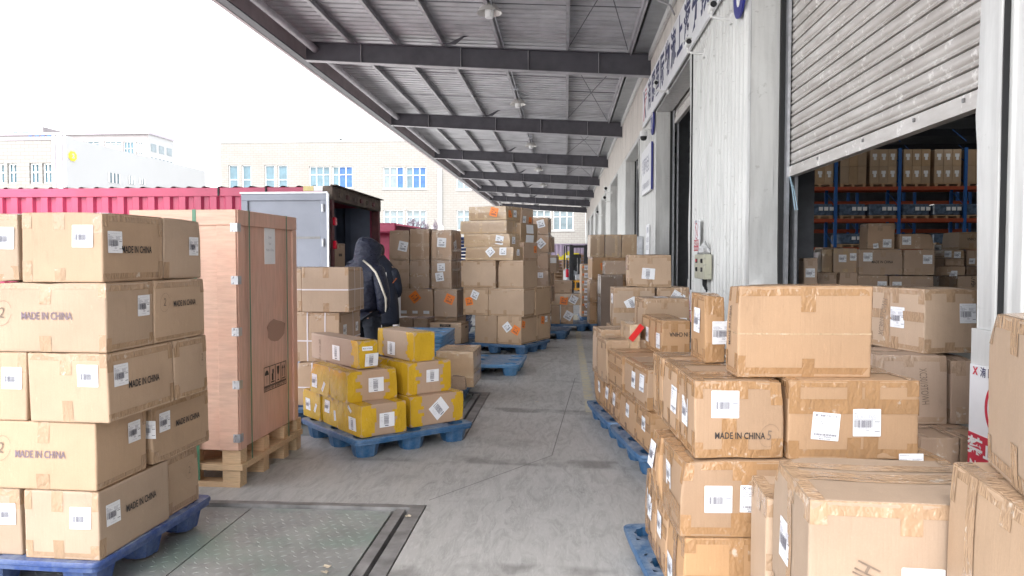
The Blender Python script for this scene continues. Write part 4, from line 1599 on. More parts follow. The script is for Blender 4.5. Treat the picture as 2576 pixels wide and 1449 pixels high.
for k in range(4):
    x0 = -.20 + k * .10
    frame2(x0, x0 + .098, -.05, .09); frame2(x0, x0 + .098, -.085, -.052)
    mb.mesh(text(('KEEP DRY', 'HEAVY', 'FRAGILE', 'THIS UP')[k], .02), M_ @ tmat(x0 + .049, -.068, .016, .022))
umb = [(0.033 * math.cos(a), 0.03 + 0.035 * math.sin(a)) for a in [math.pi * i / 10 for i in range(11)]]
mb.add([(x - .151, y - .0, 0) for x, y in umb], [tuple(range(11))], 0, M_); mb.rect(-.153, -.149, -.03, .03, 0, 0, M_)
mb.rect(-.08, -.02, -.035, -.025, 0, 0, M_); mb.rect(-.065, -.035, -.02, .03, 0, 0, M_); mb.rect(-.055, -.03, .03, .06, 0, 0, M_)
mb.add([(.025, .07, 0), (.073, .07, 0), (.065, .02, 0), (.052, .005, 0), (.046, .005, 0), (.033, .02, 0)], [(0, 5, 4, 3, 2, 1)], 0, M_); mb.rect(.047, .051, -.03, .01, 0, 0, M_); mb.rect(.034, .064, -.035, -.028, 0, 0, M_)
for x0 in (.125, .158):
    mb.rect(x0, x0 + .008, -.02, .04, 0, 0, M_); mb.add([(x0 - .009, .04, 0), (x0 + .017, .04, 0), (x0 + .004, .07, 0)], [(0, 1, 2)], 0, M_)
mb.rect(.115, .18, -.035, -.028, 0, 0, M_)
mb.build('handling_marks', 'black_print', cr)
m, nt, b = M_new('damp_stain_on_plywood')
b.inputs['Base Color'].default_value = (0.33, 0.19, 0.14, 1); b.inputs['Roughness'].default_value = 0.5
MAT['stain'] = m
for yy, z, w_, h_ in ((.62, FB.Z(695, 838, .45), .34, .17),):
    mb = MB()
    pts = []
    qq = random.Random(int(z * 100))
    for k in range(14):
        a = 2 * math.pi * k / 14
        rr_ = 1 + qq.uniform(-.2, .15)
        pts.append((.0075, yy + .5 * w_ * rr_ * math.cos(a), z + .5 * h_ * rr_ * math.sin(a)))
    # lies on the panel between the battens
    mb.add([(-.0035, p[1], p[2]) for p in pts], [tuple(range(14))])
    mb.build('damp_stain', 'stain', cr)
# double pallet below
wp = thing('wooden_pallet', 'raw pine double-deck pallet carrying the tall plywood crate', 'pallet', FB.w(0, 0), FB.yaw)
zz = zc0
for yv in (0.0, dc * .36, dc * .72, dc - .03):
    for xv in (0.0, -wc * .5 + .06, -wc + .12):
        mb = MB()
        mb.box(xv - .12, xv, yv + .005, yv + .1, 0.035 if yv < .01 else 0.0, zz * .46)
        mb.build('block', 'pine', wp)
        mb = MB()
        mb.box(xv - .12, xv + .004, yv + .005, yv + .1, zz * .62, zz - .003)
        mb.build('block', 'pine', wp)
mb = MB(); mb.box(-wc, 0, 0.0, .1, 0, .035); mb.build('runner', 'pine', wp)
mb = MB(); mb.box(-wc - .02, .02, -.005, dc + .06, zz * .46, zz * .62); mb.build('deck_sheet', 'pine', wp)

# ------------------------------------------------------------------ C: cartons with white straps behind the crate
F0 = Frame(0, 0, -1)
SC = Stack('C', F0, 'white strapped cartons behind the crate', 'tan', 'H')
bands = [('F', .5, .5, 'band_h', 1), ('F', .35, .5, 'band_v', 1), ('F', .75, .5, 'band_v', 1)]
b2 = [('F', .28, .5, 'band_u', 1), ('F', .68, .5, 'band_u', 1), ('F', .42, .5, 'band_h', 1), ('F', .6, .5, 'band_v', 1)]
vC = 6.75
pallet(-2.45, vC + .42, 0, 'blue pallet mostly hidden behind the crate under strapped cartons')
zC1 = F0.Z(850, 912, vC); zC2 = F0.Z(850, 785, vC + .03); zC3 = F0.Z(880, 672, vC)
SC.edge('R', 882, .15, 0, 'bottom strapped carton behind the yellow taped load', xl=742, xr=908, v=vC, z1=zC1, dec=b2)
SC.edge('R', 853, zC1, 0, 'middle strapped carton with worn corner behind the crate', xl=740, xr=906, v=vC + .03, z1=zC2, dec=b2 + [('R', .22, .62, 'fbs', .10), ('R', .8, .62, 'fbs', .09)], mat='tan')
SC.edge('R', 878, zC2, 0, 'top strapped carton in front of the person in the hooded jacket', xl=758, xr=916, v=vC, z1=zC3, dec=bands)
SC.put(F0.U(650, vC, 700), F0.U(754, vC, 700), vC + .05, vC + .5, zC2, zC3, 'strapped carton peeking out behind the right edge of the crate', dec=bands)

# ------------------------------------------------------------------ D: yellow taped load
xd, yd = onz(905, 1108, 0.15)[:2]
FD = Frame(xd, yd, 42)
c = FD.w(.50, .52)
pallet(c.x, c.y, FD.yaw, 'blue pallet carrying the yellow taped cartons, turned corner-on', 'pallet', 1.06, 1.06)
SD = Stack('D', FD, 'yellow taped cartons', 'brown')


def lk(*a):
    return [('F',) + a]


u0, v0 = .035, .045
uR = FD.U(1024, v0, 1060)
vA = FD.V(848, u0, 1060); vB = FD.V(806, u0, 1060); vC_ = FD.V(762, u0, 1060)
zD1 = FD.Z(893, 1024, v0)
SD.put(u0, uR, v0, vA, .15, zD1, 'yellow taped carton at the near corner, bottom of the corner-on load', [('F', .55, .48, 'tall', .13), ('L', .66, .36, 'tall', .12), ('L', .55, .80, 'micl', .07, -35)], tape='YLR')
SD.put(u0 + .01, uR, vA + .004, vB, .15, zD1 - .005, 'yellow taped carton with tall label, bottom left row of the corner-on load', [('L', .35, .62, 'fbs', .10), ('L', .82, .4, 'micl', .08, -80)], tape='YLR')
SD.put(u0, uR, vB + .004, vC_, .15, zD1 - .01, 'leftmost yellow taped carton in the bottom row of the corner-on load', [('L', .35, .5, 'fbs', .10), ('L', .78, .45, 'micl', .08, 60)], tape='YLR')
u6, v6 = FD.loc(1033, 1077, .15)
u7 = FD.U(1168, v6, 1030)
zD1r = FD.Z(1033, 1000, v6)
SD.put(u6, u7, v6, v6 + .33, .15, zD1r, 'yellow taped carton with tilted diamond label, bottom right of the load', [('F', .52, .52, 'tall', .15, 38), ('L', .3, .6, 'fbs', .1), ('L', .5, .15, 'micl', .07, -35)], tape='YLR')
SD.put(u6, u7, v6 + .34, v6 + .66, .15, zD1r, 'yellow taped carton hidden at the back right of the load', tape='YLR')
zz = zD1
u8, v8 = FD.loc(873, 1016, zz)
u9 = FD.U(1001, v8, 980)
z2 = FD.Z(873, 937, v8)
vA = FD.V(827, u8, 980); vB = FD.V(779, u8, 980)
SD.put(u8, u9, v8, vA, zz, z2, 'yellow taped carton in the middle tier under the single brown box', [('F', .56, .52, 'tall', .13)], tape='YLR')
SD.put(u8, u9, vA + .004, vB, zz, z2 + .005, 'middle tier yellow taped carton end with slanted origin label', [('L', .25, .42, 'fbs', .11), ('L', .72, .3, 'micl', .09, 55)], tape='YLR')
u10, v10 = FD.loc(1026, 996, zD1r)
u11 = FD.U(1136, v10, 950)
z2r = FD.Z(1026, 914, v10)
SD.put(u10, u11, v10, v10 + .36, zD1r, z2r, 'yellow taped carton in the middle tier on the right', [('F', .55, .55, 'tall', .12)], tape='YLR')
SD.put(u10 - .05, u11 - .1, v10 + .37, v10 + .62, zD1r, z2r - .005, 'yellow taped carton tucked behind the middle tier on the right', tape='YLR')
u12, v12 = FD.loc(901, 929, z2 + .005)
z3 = FD.Z(901, 858, v12)
SD.put(u12, FD.U(952, v12, 900), v12, FD.V(783, u12, 900), z2 + .005, z3, 'brown carton with yellow end and two labels topping the yellow load', [('L', .56, .42, 'tall', .14), ('L', .2, .35, 'h:64 / out 28', .035, 90), ('F', .66, .3, 'tall', .12), ('F', .45, .72, 'micl', .09)], tape='YF')
u13, v13 = FD.loc(1041, 911, z2r)
z3r = FD.Z(1041, 837, v13)
SD.put(u13, FD.U(1095, v13, 880), v13, FD.V(948, u13, 880), z2r, z3r, 'pale carton with yellow taped sides on the top right of the load', [('L', .42, .34, 'tall', .13)], tape='YFK', mat='tan')

# ------------------------------------------------------------------ E, F: pallets in the middle of the floor
pallet(-1.62, 8.35, R(1), 'blue pallet with its right cups showing beside the yellow load')
SE = Stack('E', F0, 'cartons on the pallet behind the yellow load', 'film', 'X')
u, v = F0.loc(1192, 975, .15)
SE.put(F0.U(1096, v, 920), u, v, v + .62, .15, F0.Z(1192, 884, v), 'bulky carton under frosted tape standing behind the yellow load', bulge=.014, crush=.02)
u, v = F0.loc(1172, 982, .15)
SE.put(F0.U(1137, v, 970), u, v, v + .10, .15, F0.Z(1172, 946, v), 'small torn brown carton at the foot of the frosted carton', crush=.03, mat='brown')
u, v = F0.loc(1310, 918, .15)
c = F0.w(u - .6, v + .52)
pallet(c.x, c.y, R(-3), 'empty light blue pallet lying alone in the middle of the floor', 'pallet_lt')
# nested empty pallets at the feet of the two people
zt = F0.Z(1060, 843, 9.2) - .15
for k in range(9):
    pallet(-2.0 + .008 * (k % 3), 9.72 - .006 * (k % 2), R(0.8 * (k % 3) - 1), ('lowest', 'second', 'third', 'fourth', 'fifth', 'sixth', 'seventh', 'eighth', 'topmost')[k] + ' empty pallet of the nested pile behind the yellow load', 'pallet_lt', 1.0, 1.05, zt * k / 8, 'nested empty pallets', legs=(k in (0, 7, 8)))


# ------------------------------------------------------------------ G: tall central stack
xg, yg = onz(1311, 868, 0.15)[:2]
FG = Frame(xg, yg, -22)
SG = Stack('G', FG, 'cartons of the tall central stack', 'tan')
c = FG.w(-.50, .45)
pallet(c.x, c.y, FG.yaw, 'blue pallet under the tall central carton stack')
c = FG.w(-1.05, 1.5)
pallet(c.x, c.y, FG.yaw, 'blue pallet under the rear of the tall central carton stack')
TC = 'tall central stack'
sq, orr = .13, .13
zg = [0.15, FG.Z(1311, 797, 0), FG.Z(1318, 726, 0), FG.Z(1317, 655, 0)]


def GV(px, u, py): return FG.V(px, u, py)


r = SG.edge('R', 1311, .15, 0, 'bottom front carton with white and orange stickers, ' + TC, xl=1250, xr=1351, u=0, z1=zg[1], dec=[('F', .42, .62, 'sq', sq, 40), ('F', .78, .52, 'or', orr, -28), ('R', .12, .72, 'or', .11, -15)])
SG.put(r[1] - .45, r[1] + .005, r[3] + .005, GV(1384, r[1], 820), .15, zg[1] + .02, 'bottom right carton with orange and white labels, ' + TC, [('R', .38, .72, 'or', .12, -10), ('R', .64, .74, 'fbs', .10)])
SG.put(FG.U(1194, 0, 830), r[0] - .004, .0, .4, .15, zg[1], 'plain bottom carton left of the stickered one, ' + TC, [])
r = SG.edge('R', 1318, zg[1], 0, 'wide plain carton in the second layer, front of the ' + TC, xl=1228, xr=1346, v=.0, z1=zg[2])
SG.put(r[1] - .4, r[1] + .01, r[3] + .005, GV(1384, r[1], 760), zg[1], zg[2] + .01, 'second layer carton on the right side of the ' + TC)
SG.put(FG.U(1164, 0, 760), r[0] - .004, .0, .42, zg[1], zg[2], 'second layer carton with orange and white stickers, left front of the ' + TC, [('F', .24, .5, 'or', orr, 12), ('F', .47, .74, 'sq', sq, -25)])
r = SG.edge('R', 1317, zg[2], 0, 'plain carton in the third layer, right front of the ' + TC, xl=1253, xr=1353, v=.0, z1=zg[3])
SG.put(FG.U(1158, 0, 690), r[0] - .05, .02, .46, zg[2], zg[3], 'wide plain carton in the third layer, left front of the ' + TC)
zt1 = FG.Z(1291, 621, 0); zt2 = FG.Z(1283, 587, 0); zt3 = FG.Z(1274, 553, 0); zt4 = FG.Z(1274, 517, 0)
r1 = SG.edge('R', 1291, zg[3], 0, 'lowest flat film wrapped carton with two white stickers, ' + TC, xl=1170, xr=1317, v=0, z1=zt1, mat='film', tape='X', dec=[('F', .53, .65, 'sq', sq, 42), ('F', .79, .68, 'sq', .12), ('R', .45, .6, 'sq', .1)])
r2 = SG.edge('R', 1283, zt1, 0, 'flat film wrapped carton with one white sticker, second flat layer of the ' + TC, xl=1167, xr=1316, v=0, z1=zt2, mat='film', tape='X', dec=[('F', .78, .52, 'sq', .14, -12), ('R', .25, .5, 'sq', .11)])
r3 = SG.edge('R', 1274, zt2, 0, 'flat film wrapped carton without front sticker, third flat layer of the ' + TC, xl=1157, xr=1308, v=0, z1=zt3, mat='film', tape='X', dec=[('R', .85, .5, 'sq', .12, 15)])
r4 = SG.edge('R', 1274, zt3, 0, 'topmost flat film wrapped carton with orange sticker, ' + TC, xl=1179, xr=1311, v=0, z1=zt4, mat='film', tape='X', dec=[('F', .68, .58, 'or', .14, -14), ('R', .25, .45, 'or', .11), ('R', .58, .5, 'fbs', .11)])
for a, b_, zlo, zhi, lb, dd, rr_ in ((1312, 1342, zt3 - .03, zt4 - .0, 'carton behind the topmost flat carton with orange sticker', [('R', .2, .25, 'fbs', .11), ('R', .7, .2, 'or', .12)], r4),
                                (1310, 1353, zt1 + .08, zt3 - .03, 'carton with frosted cross tape behind the flat cartons', [('R', .5, .7, 'white', .28), ('R', .5, .15, 'white', .3)], r2),
                                (1317, 1353, zg[3], zt1 + .08, 'carton with orange sticker behind the lowest flat one', [('R', .8, .62, 'or', .11)], r1)):
    uu = rr_[1] + .02
    va, vb = GV(a, uu, 600), GV(b_, uu, 600)
    SG.put(uu - .5, uu, va + .01, vb, zlo, zhi, lb + ', ' + TC, dd, mat='film' if 'frost' in lb else 'brown')
# G2 behind on the right
FG2 = Frame(*onz(1341, 845, .15)[:2], -6)
v2 = .9
S2 = Stack('G2', FG2, 'cartons of the darker stack behind the central one', 'brown')
c = FG2.w(-.1, v2 + .5)
pallet(c.x, c.y, FG2.yaw, 'blue pallet behind the tall central carton stack on its right')
zc = [FG2.Z(1360, y, v2) for y in (866, 800, 762, 721, 679.5, 634.5, 590, 546)]
zc[0] = .15
ordn = ('lowest', 'second', 'third', 'fourth', 'fifth', 'sixth', 'topmost')
for k in range(7):
    d_ = {6: [('F', .62, .62, 'sq', .14, 15)], 5: [('F', .6, .5, 'sq', .15, 42)], 3: [('F', .6, .7, 'sq', .1)]}.get(k, [])
    SG2 = S2.put(FG2.U(1330, v2, 650), FG2.U(1379, v2, 650) + .01 * (k % 2), v2, v2 + .45, zc[k], zc[k + 1], ordn[k] + ' brown carton of the dark column behind the ' + TC, d_, tape='X' if k % 2 else 'H')
for k in (2, 3, 4, 5):
    if k != 4:
        S2.put(FG2.U(1380, v2 + .5, 650), FG2.U(1391, v2 + .5, 650), v2 + .3, v2 + .8, zc[k], zc[k + 1] - .02, ordn[k] + ' narrow carton beside the dark column, ' + TC)
S2.put(FG2.U(1380, v2 + .5, 650), FG2.U(1404, v2 + .5, 650), v2 + .25, v2 + .7, zc[4] - .06, FG2.Z(1390, 641, v2), 'dark carton with white tape patch jutting towards the forklift', [('F', .45, .7, 'white', .2)], mat='brown')

# ------------------------------------------------------------------ H: stack behind the two people
FH = Frame(*onz(1161, 866, .15)[:2], -9)
SH = Stack('H', FH, 'cartons stacked behind the two people', 'brown', 'H')
HN = 'stack behind the two people'
vh = .30
zh = [.15, FH.Z(1120, 797, vh), FH.Z(1120, 727, vh), FH.Z(1120, 654, vh), FH.Z(1120, 578, vh)]
c = FH.w(-.55, .5); pallet(c.x, c.y, FH.yaw, 'blue pallet under the carton ' + HN)
c = FH.w(-1.8, .9); pallet(c.x, c.y, FH.yaw, 'blue pallet at the left end of the carton ' + HN)
SH.put(FH.U(1080, 0, 840), 0, 0, .42, .15, FH.Z(1161, 812, 0), 'low tan carton with dark printed panel before the ' + HN, [('F', .5, .86, 'plate', .18), ('R', .6, .75, 'plate', .12)], mat='tan')
for a, b_, lb in ((1007, 1041, 'left'), (1042, 1078, 'right')):
    SH.put(FH.U(a, vh, 820), FH.U(b_, vh, 820), vh - .05, vh + .45, .15, zh[1] - .03, lb + ' low carton just above the nested pallets, ' + HN)
SH.edge('R', 1149, .15, 0, 'brown base carton behind the low tan one, ' + HN, xl=1090, xr=1172, v=vh + .15, z1=zh[1])
for a, b_, e_, lb, dd in ((1007, 1089, 1091, 'wide carton with orange diamond sticker', [('F', .45, .70, 'or', .16, 38), ('F', .1, .15, 'white', .1), ('F', .45, .15, 'white', .09), ('F', .8, .15, 'white', .1)]), (1091, 1149, 1164, 'carton with tilted orange sticker', [('F', .68, .64, 'or', .15, -22)])):
    SH.edge('R', b_, zh[1], 0, lb + ' in the second tier, ' + HN, xl=a, xr=e_ + 4, v=vh, z1=zh[2], dec=dd)
for k, (a, b_, e_) in enumerate(((979, 1029, 1031), (1031, 1080, 1085), (1085, 1136, 1161))):
    cn_ = ('left', 'middle', 'right')[k]
    SH.edge('R', b_, zh[2], 0, cn_ + ' carton of the third tier, ' + HN, xl=a, xr=e_, v=vh, d=None if k == 2 else .42, z1=zh[3], dec=[('F', .5, .75, 'sq', .13, 2), ('F', .42, .42, 'sq', .14, 8)] if k == 2 else [], tape='X')
    SH.edge('R', b_, zh[3], 0, cn_ + ' carton of the top tier, ' + HN, xl=a, xr=e_, v=vh - .01 * k, d=None if k == 2 else .42, z1=zh[4] + .02 * (k == 1), dec=[[('F', .7, .46, 'sq', .16, -12)], [], [('F', .52, .58, 'sq', .15, -4), ('R', .35, .5, 'sq', .14, 20)]][k], tape='X')
pt = onY(1164, 700, 14.6)
for k in range(26):
    pallet(pt.x - .42, 15.0, R(1.5 * (k % 3) - 1), 'blue pallet, number %s from the floor in the tall nested pile behind the cartons' % ('one two three four five six seven eight nine ten eleven twelve thirteen fourteen fifteen sixteen seventeen eighteen nineteen twenty twenty-one twenty-two twenty-three twenty-four twenty-five twenty-six'.split()[k]), 'pallet_dk', 1.0, 1.0, .07 * k, 'tall nested pallet pile', legs=(k == 0))

# ------------------------------------------------------------------ I: low loads in front of the forklift
FI = Frame(*onz(1386, 815, .15)[:2], 0)
SI = Stack('I', FI, 'cartons of the low load before the forklift', 'tan', 'H')
LN = 'low load before the forklift'
wI = FI.U(1456, 0, 800)
pallet(FI.o.x + .15, FI.o.y + .5, 0, 'blue pallet of the low carton load before the forklift')
zi = [.15, FI.Z(1420, 767.5, 0), FI.Z(1420, 739, 0), FI.Z(1420, 706, 0)]
SI.put(FI.U(1386, 0, 790), FI.U(1409, 0, 790), 0, .5, .15, zi[1], 'left bottom carton of the ' + LN)
SI.put(FI.U(1410, 0, 790), FI.U(1442, 0, 790), 0, .5, .15, zi[1], 'right bottom carton with white sticker, ' + LN, [('F', .62, .45, 'sq', .17, -30)])
SI.put(FI.U(1385, 0, 750), FI.U(1461, 0, 750), -.02, .6, zi[1], zi[2], 'long flat film wrapped carton with orange sticker, ' + LN, [('F', .44, .4, 'or', .16, -5), ('F', .76, .5, 'sq', .16, -28)], mat='film', tape='X')
SI.put(FI.U(1387, .05, 720), FI.U(1439, .05, 720), .03, .55, zi[2], zi[3], 'top carton with open white lid, ' + LN, mat='tan')
FI2 = Frame(*onz(1462, 797, .15)[:2], 4)
SI2 = Stack('I2', FI2, 'small cartons stacked on the far right row', 'tan', '')
pallet(FI2.w(.6, .5).x, FI2.w(.6, .5).y, FI2.yaw, 'blue pallet under the far column of small labelled cartons')
zk = FI2.Z(1462, 664, 0)
for k in range(7):
    for j in range(2):
        SI2.put(.23 * j, .23 * j + .22, 0, .5, .15 + (zk - .15) * k / 7, .15 + (zk - .15) * (k + 1) / 7, '%s small carton with white label from the floor, %s column before the forklift' % ('first second third fourth fifth sixth seventh'.split()[k], ('left', 'right')[j]), [('F', .55, .5, 'fbs', .11), ('F', .2, .6, 'or', .05)], det=0)

# ------------------------------------------------------------------ K: right rows, far to near
FK = Frame(*onz(1486, 815, .15)[:2], 5)
SK = Stack('K', FK, 'cartons of the far right stack by the wall', 'kraft')
KN = 'far right stack by the wall'
pallet(FK.w(.55, .5).x, FK.w(.55, .5).y, FK.yaw, 'blue pallet at the aisle edge of the far right stack')
pallet(FK.w(1.8, .6).x, FK.w(1.8, .6).y, FK.yaw, 'blue pallet by the wall under the far right stack')
zk = [.15, FK.Z(1500, 760, 0), FK.Z(1500, 704, 0), FK.Z(1500, 647, 0), FK.Z(1500, 589.5, 0)]
for k, (a, b_) in enumerate(((1484, 1520.6), (1522, 1562.6), (1563.6, 1602))):
    SK.edge('L', a, zk[3], 0, ('left', 'middle', 'right')[k] + ' of the three cartons topping the ' + KN, xr=b_, v=0, d=.5, z1=zk[4], tape='X', mat='film')
SK.edge('L', 1489, zk[2], 0, 'carton with orange sticker under the three top ones, ' + KN, xl=1478, xr=1574, v=0, z1=zk[3], dec=[('F', .36, .6, 'or', .15, 6)])
SK.put(FK.U(1578, 0, 670), FK.U(1640, 0, 670), 0, .5, zk[2], zk[3], 'third tier carton nearest the wall, ' + KN)
for t_, lb in ((1, 'second tier'), (0, 'bottom')):
    SK.edge('L', 1484, zk[t_], 0, 'left carton in the %s of the ' % lb + KN, xr=1503, v=0, d=.5, z1=zk[t_ + 1])
    SK.put(FK.U(1504, 0, 700), FK.U(1600, 0, 700), .0, .5, zk[t_], zk[t_ + 1], 'inner carton in the %s of the ' % lb + KN)
FK2 = Frame(*onz(1511, 832, .15)[:2], 3)
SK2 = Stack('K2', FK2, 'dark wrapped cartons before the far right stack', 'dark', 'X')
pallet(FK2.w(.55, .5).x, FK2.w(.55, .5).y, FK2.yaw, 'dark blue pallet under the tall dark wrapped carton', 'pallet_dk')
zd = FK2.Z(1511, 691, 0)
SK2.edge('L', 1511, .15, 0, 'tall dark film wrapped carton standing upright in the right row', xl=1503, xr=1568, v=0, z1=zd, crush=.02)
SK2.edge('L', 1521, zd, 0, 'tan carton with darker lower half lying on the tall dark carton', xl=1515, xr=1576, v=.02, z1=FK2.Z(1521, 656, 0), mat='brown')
# K3
FK3 = Frame(0, 0, 5)
SK3 = Stack('K3', FK3, 'cartons of the right middle stack', 'tan')
KM = 'right middle stack'
v3 = 8.25
p = FK3.w(FK3.U(1545, v3, 830) + .55, v3 + .5); pallet(p.x, p.y, FK3.yaw, 'blue pallet hidden under the carton stack right of the aisle')
z31 = FK3.Z(1545, 820, v3); z32 = FK3.Z(1545, 722.5, v3); z33 = FK3.Z(1581, 641, v3)
SK3.put(FK3.U(1540, v3, 840), FK3.U(1556, v3, 840) + .4, v3 + .02, v3 + .5, .15, .15 + (z31 - .15) * .5, 'lowest tan carton at the aisle corner of the ' + KM)
SK3.put(FK3.U(1540, v3, 840), FK3.U(1556, v3, 840) + .4, v3 + .02, v3 + .5, .15 + (z31 - .15) * .5, z31, 'tan carton with two small labels under the white film pack, ' + KM, [('F', .12, .5, 'fbs', .08)])
SK3.edge('L', 1543, z31, 0, 'upright tan carton with tilted white label in the ' + KM, xl=1534, xr=1648, v=v3, z1=z32, dec=[('F', .46, .58, 'tall', .15, 28), ('L', .6, .7, 'fbs', .11)], tape='X')
SK3.edge('L', 1653, z31, 0, 'tan carton near the wall with label on its top edge, ' + KM, xr=1735, v=v3, d=.5, z1=z32, dec=[('F', .62, .72, 'fbs', .14, -30)], tape='X')
SK3.edge('L', 1582, z32, 0, 'large bulging tan carton crowning the ' + KM, xl=1574, xr=1690, v=v3, z1=z33, dec=[('F', .46, .42, 'tall', .14, -4)], tape='X', bulge=.02, crush=.02)

# ------------------------------------------------------------------ L: long right row
xl_, yl_ = onz(1636, 1147, .15)[:2]
FL = Frame(xl_, yl_, 8.5)
SL = Stack('L', FL, 'cartons of the right aisle row', 'kraft', 'X')
LNm = 'right aisle row'
for k, vv in enumerate((.5, 1.56)):
    p = FL.w(.52, vv); pallet(p.x, p.y, FL.yaw, ('near', 'far')[k] + ' blue pallet with cups showing along the right aisle row', 'pallet', 1.2, 1.0)
z1 = FL.Z(1636, 1040, 0)
cols = [1636, 1599, 1556, 1534, 1518, 1494]
vsL = [FL.V(c_, 0, 1090) for c_ in cols]
nm = ('first', 'second', 'third', 'fourth', 'fifth')
for k in range(5):
    SL.put(0, .42, vsL[k] + .004, vsL[k + 1], .15, z1 - .004 * k, nm[k] + ' carton from the near end, bottom tier of the ' + LNm, [('L', .55, .62, 'fba', .10, -3)] + ([('L', .28, .35, 'o:5', .10)] if k == 1 else []))
    SL.put(.43, 1.0, vsL[k] + .004, vsL[k + 1], .15, z1 - .004 * k, nm[k] + ' inner carton on the wall side, bottom tier of the ' + LNm)
z2 = FL.Z(1629, 934, 0)
colt = [1630, 1572, 1535]
vt = [FL.V(c_, 0, 960) for c_ in colt]
SL.put(-.01, .5, vt[0], vt[1], z1, z2, 'upper tier carton with two side labels, near end of the ' + LNm, [('L', .45, .55, 'fba', .12), ('L', .80, .6, 'xc', .12), ('F', .3, .6, 'fba', .12)])
SL.put(-.02, .5, vt[1] + .004, vt[2], z1, z2 + .0, 'upper tier carton behind the twice labelled one, ' + LNm)
SL.put(.51, 1.05, vt[0], vt[2], z1, z2 - .01, 'upper tier carton on the wall side of the ' + LNm)
SL.put(-.03, .5, vt[2] + .02, vt[2] + .42, z1 - .03, FL.Z(1512, 892, .0) - .05, 'upper tier tan carton near the far end of the ' + LNm, mat='tan')
SL.put(.0, .5, vt[2] + .44, vt[2] + .85, z1 - .03, FL.Z(1512, 892, .0) - .0, 'upper tier tan carton at the far end of the ' + LNm, mat='tan')
FL2 = Frame(0, 0, 6)
SL2 = Stack('L2', FL2, 'cartons on top of the right aisle row', 'kraft', 'X')
r = SL2.edge('L', 1664, z2, 0, 'carton printed upside down lying on the right aisle row', xl=1613, xr=1738, cy=897, z1=None, yt=806, dec=[('L', .35, .45, 'fba', .12), ('L', .85, .4, 'xc', .12), ('F', .82, .62, 'p:' + MIC, .034, 180)], mat='kraft')
r = SL2.edge('L', 1584, z2 - .02, 0, 'plastic wrapped pack with red tape sitting beside the upside down carton', xl=1560, xr=1613, cy=882, yt=815, dec=[('F', .62, .68, 'redtape', .16, 50)], mat='film', tape='X', bulge=.012, crush=.02, name='wrapped_pack', cat='wrapped pack')
SL2.edge('L', 1619.5, z2 - .02, 0, 'long tan carton with taped end behind the upside down carton', xl=1597, xr=1738, v=FL2.loc(1666, 897, z2)[1] + .95, yt=750, dec=[('F', .78, .45, 'tall', .13, 0), ('T', .5, .6, 'fbs', .12), ('T', .85, .5, 'fbs', .12)], mat='tan')

# ------------------------------------------------------------------ M: near right stack
FM = Frame(0, 0, 3)
SM = Stack('M', FM, 'kraft cartons of the near right stack', 'kraft', 'X')
MN = 'near right stack'
um, vm = FM.loc(1746, 1154, .752)
zM2 = FM.Z(1746, 956, vm)
zM1 = .752
zM0 = FM.Z(1707, 1349, vm)
FMp = Frame(*onz(1597, 1313, .15)[:2], 6)
p = FMp.w(.53, -.02 - .5); pallet(p.x, p.y, FMp.yaw, 'blue pallet with open cups under the near right stack')
uS = FM.U(1977, vm, 1050)
vb = [vm, FM.V(1708, um, 920), FM.V(1666, um, 890), FM.V(1642, um, 880)]
SM.put(um, uS, vm, vb[1], zM1, zM2, 'kraft carton with print and circled five, upper front of the ' + MN, [('F', .34, .70, 'fba', .102), ('F', .50, .295, 'p:' + MIC, .026), ('F', .83, .30, 'o:5', .085), ('L', .4, .5, 'fba', .11)])
SM.put(uS + .004, FM.U(2312, vm, 1050), vm - .005, vm + .52, zM1, zM2 + .003, 'wide kraft carton with two labels side by side, upper right of the ' + MN, [('F', .285, .42, 'xc', .102, -5), ('F', .60, .47, 'fba', .102)])
SM.put(um - .003, uS, vb[1] + .004, vb[2], zM1, zM2 - .004, 'kraft carton right behind the circled five one, ' + MN, [('L', .75, .52, 'xd', .11)])
SM.put(um, uS, vb[2] + .004, vb[3], zM1, zM2 - .008, 'kraft carton at the rear of the upper tier, ' + MN)
SM.put(uS + .01, uS + .5, vm + .53, vm + .95, zM1, zM2 - .01, 'kraft carton at the wall side rear of the ' + MN)
u2 = FM.U(1707, vm, 1250)
ub = FM.U(1672, vm + .35, 1150)
SM.put(u2, u2 + .50, vm - .01, vm + .36, zM0, zM1 - .003, 'kraft carton with two front labels in the second tier, ' + MN, [('F', .285, .50, 'fba', .102), ('F', .55, .51, 'xd', .102, -1), ('L', .35, .6, 'fba', .10), ('L', .2, .3, 'o:5', .08)])
SM.put(u2 + .505, u2 + 1.0, vm - .01, vm + .36, zM0, zM1 - .003, 'right hand kraft carton in the second tier, ' + MN, [('F', .7, .95, 'fbs', .09)])
ua = u2 - .01
va_ = FM.V(1666, ua, 1120)
SM.put(ua, ua + .5, vm + .37, max(va_, vm + .45), zM0, zM1 - .005, 'slim kraft carton in the middle of the second tier, ' + MN)
SM.put(ua, ua + .5, max(va_, vm + .45) + .004, FM.V(1637, ua, 1100), zM0 + .02, zM1 - .008, 'kraft carton with side label at the rear of the second tier, ' + MN, [('L', .5, .62, 'fba', .11)])
u0 = FM.U(1717, vm, 1400)
SM.put(u0, u0 + .5, vm, vm + .34, .15, zM0 - .003, 'lowest kraft carton at the near corner of the ' + MN, [('L', .3, .3, 'fba', .11)])
SM.put(u0 + .505, u0 + 1.0, vm, vm + .34, .15, zM0 - .003, 'lowest kraft carton on the right of the ' + MN)
vv = [vm + .345, vm + .58, vm + .80, FM.V(1640, u0, 1300)]
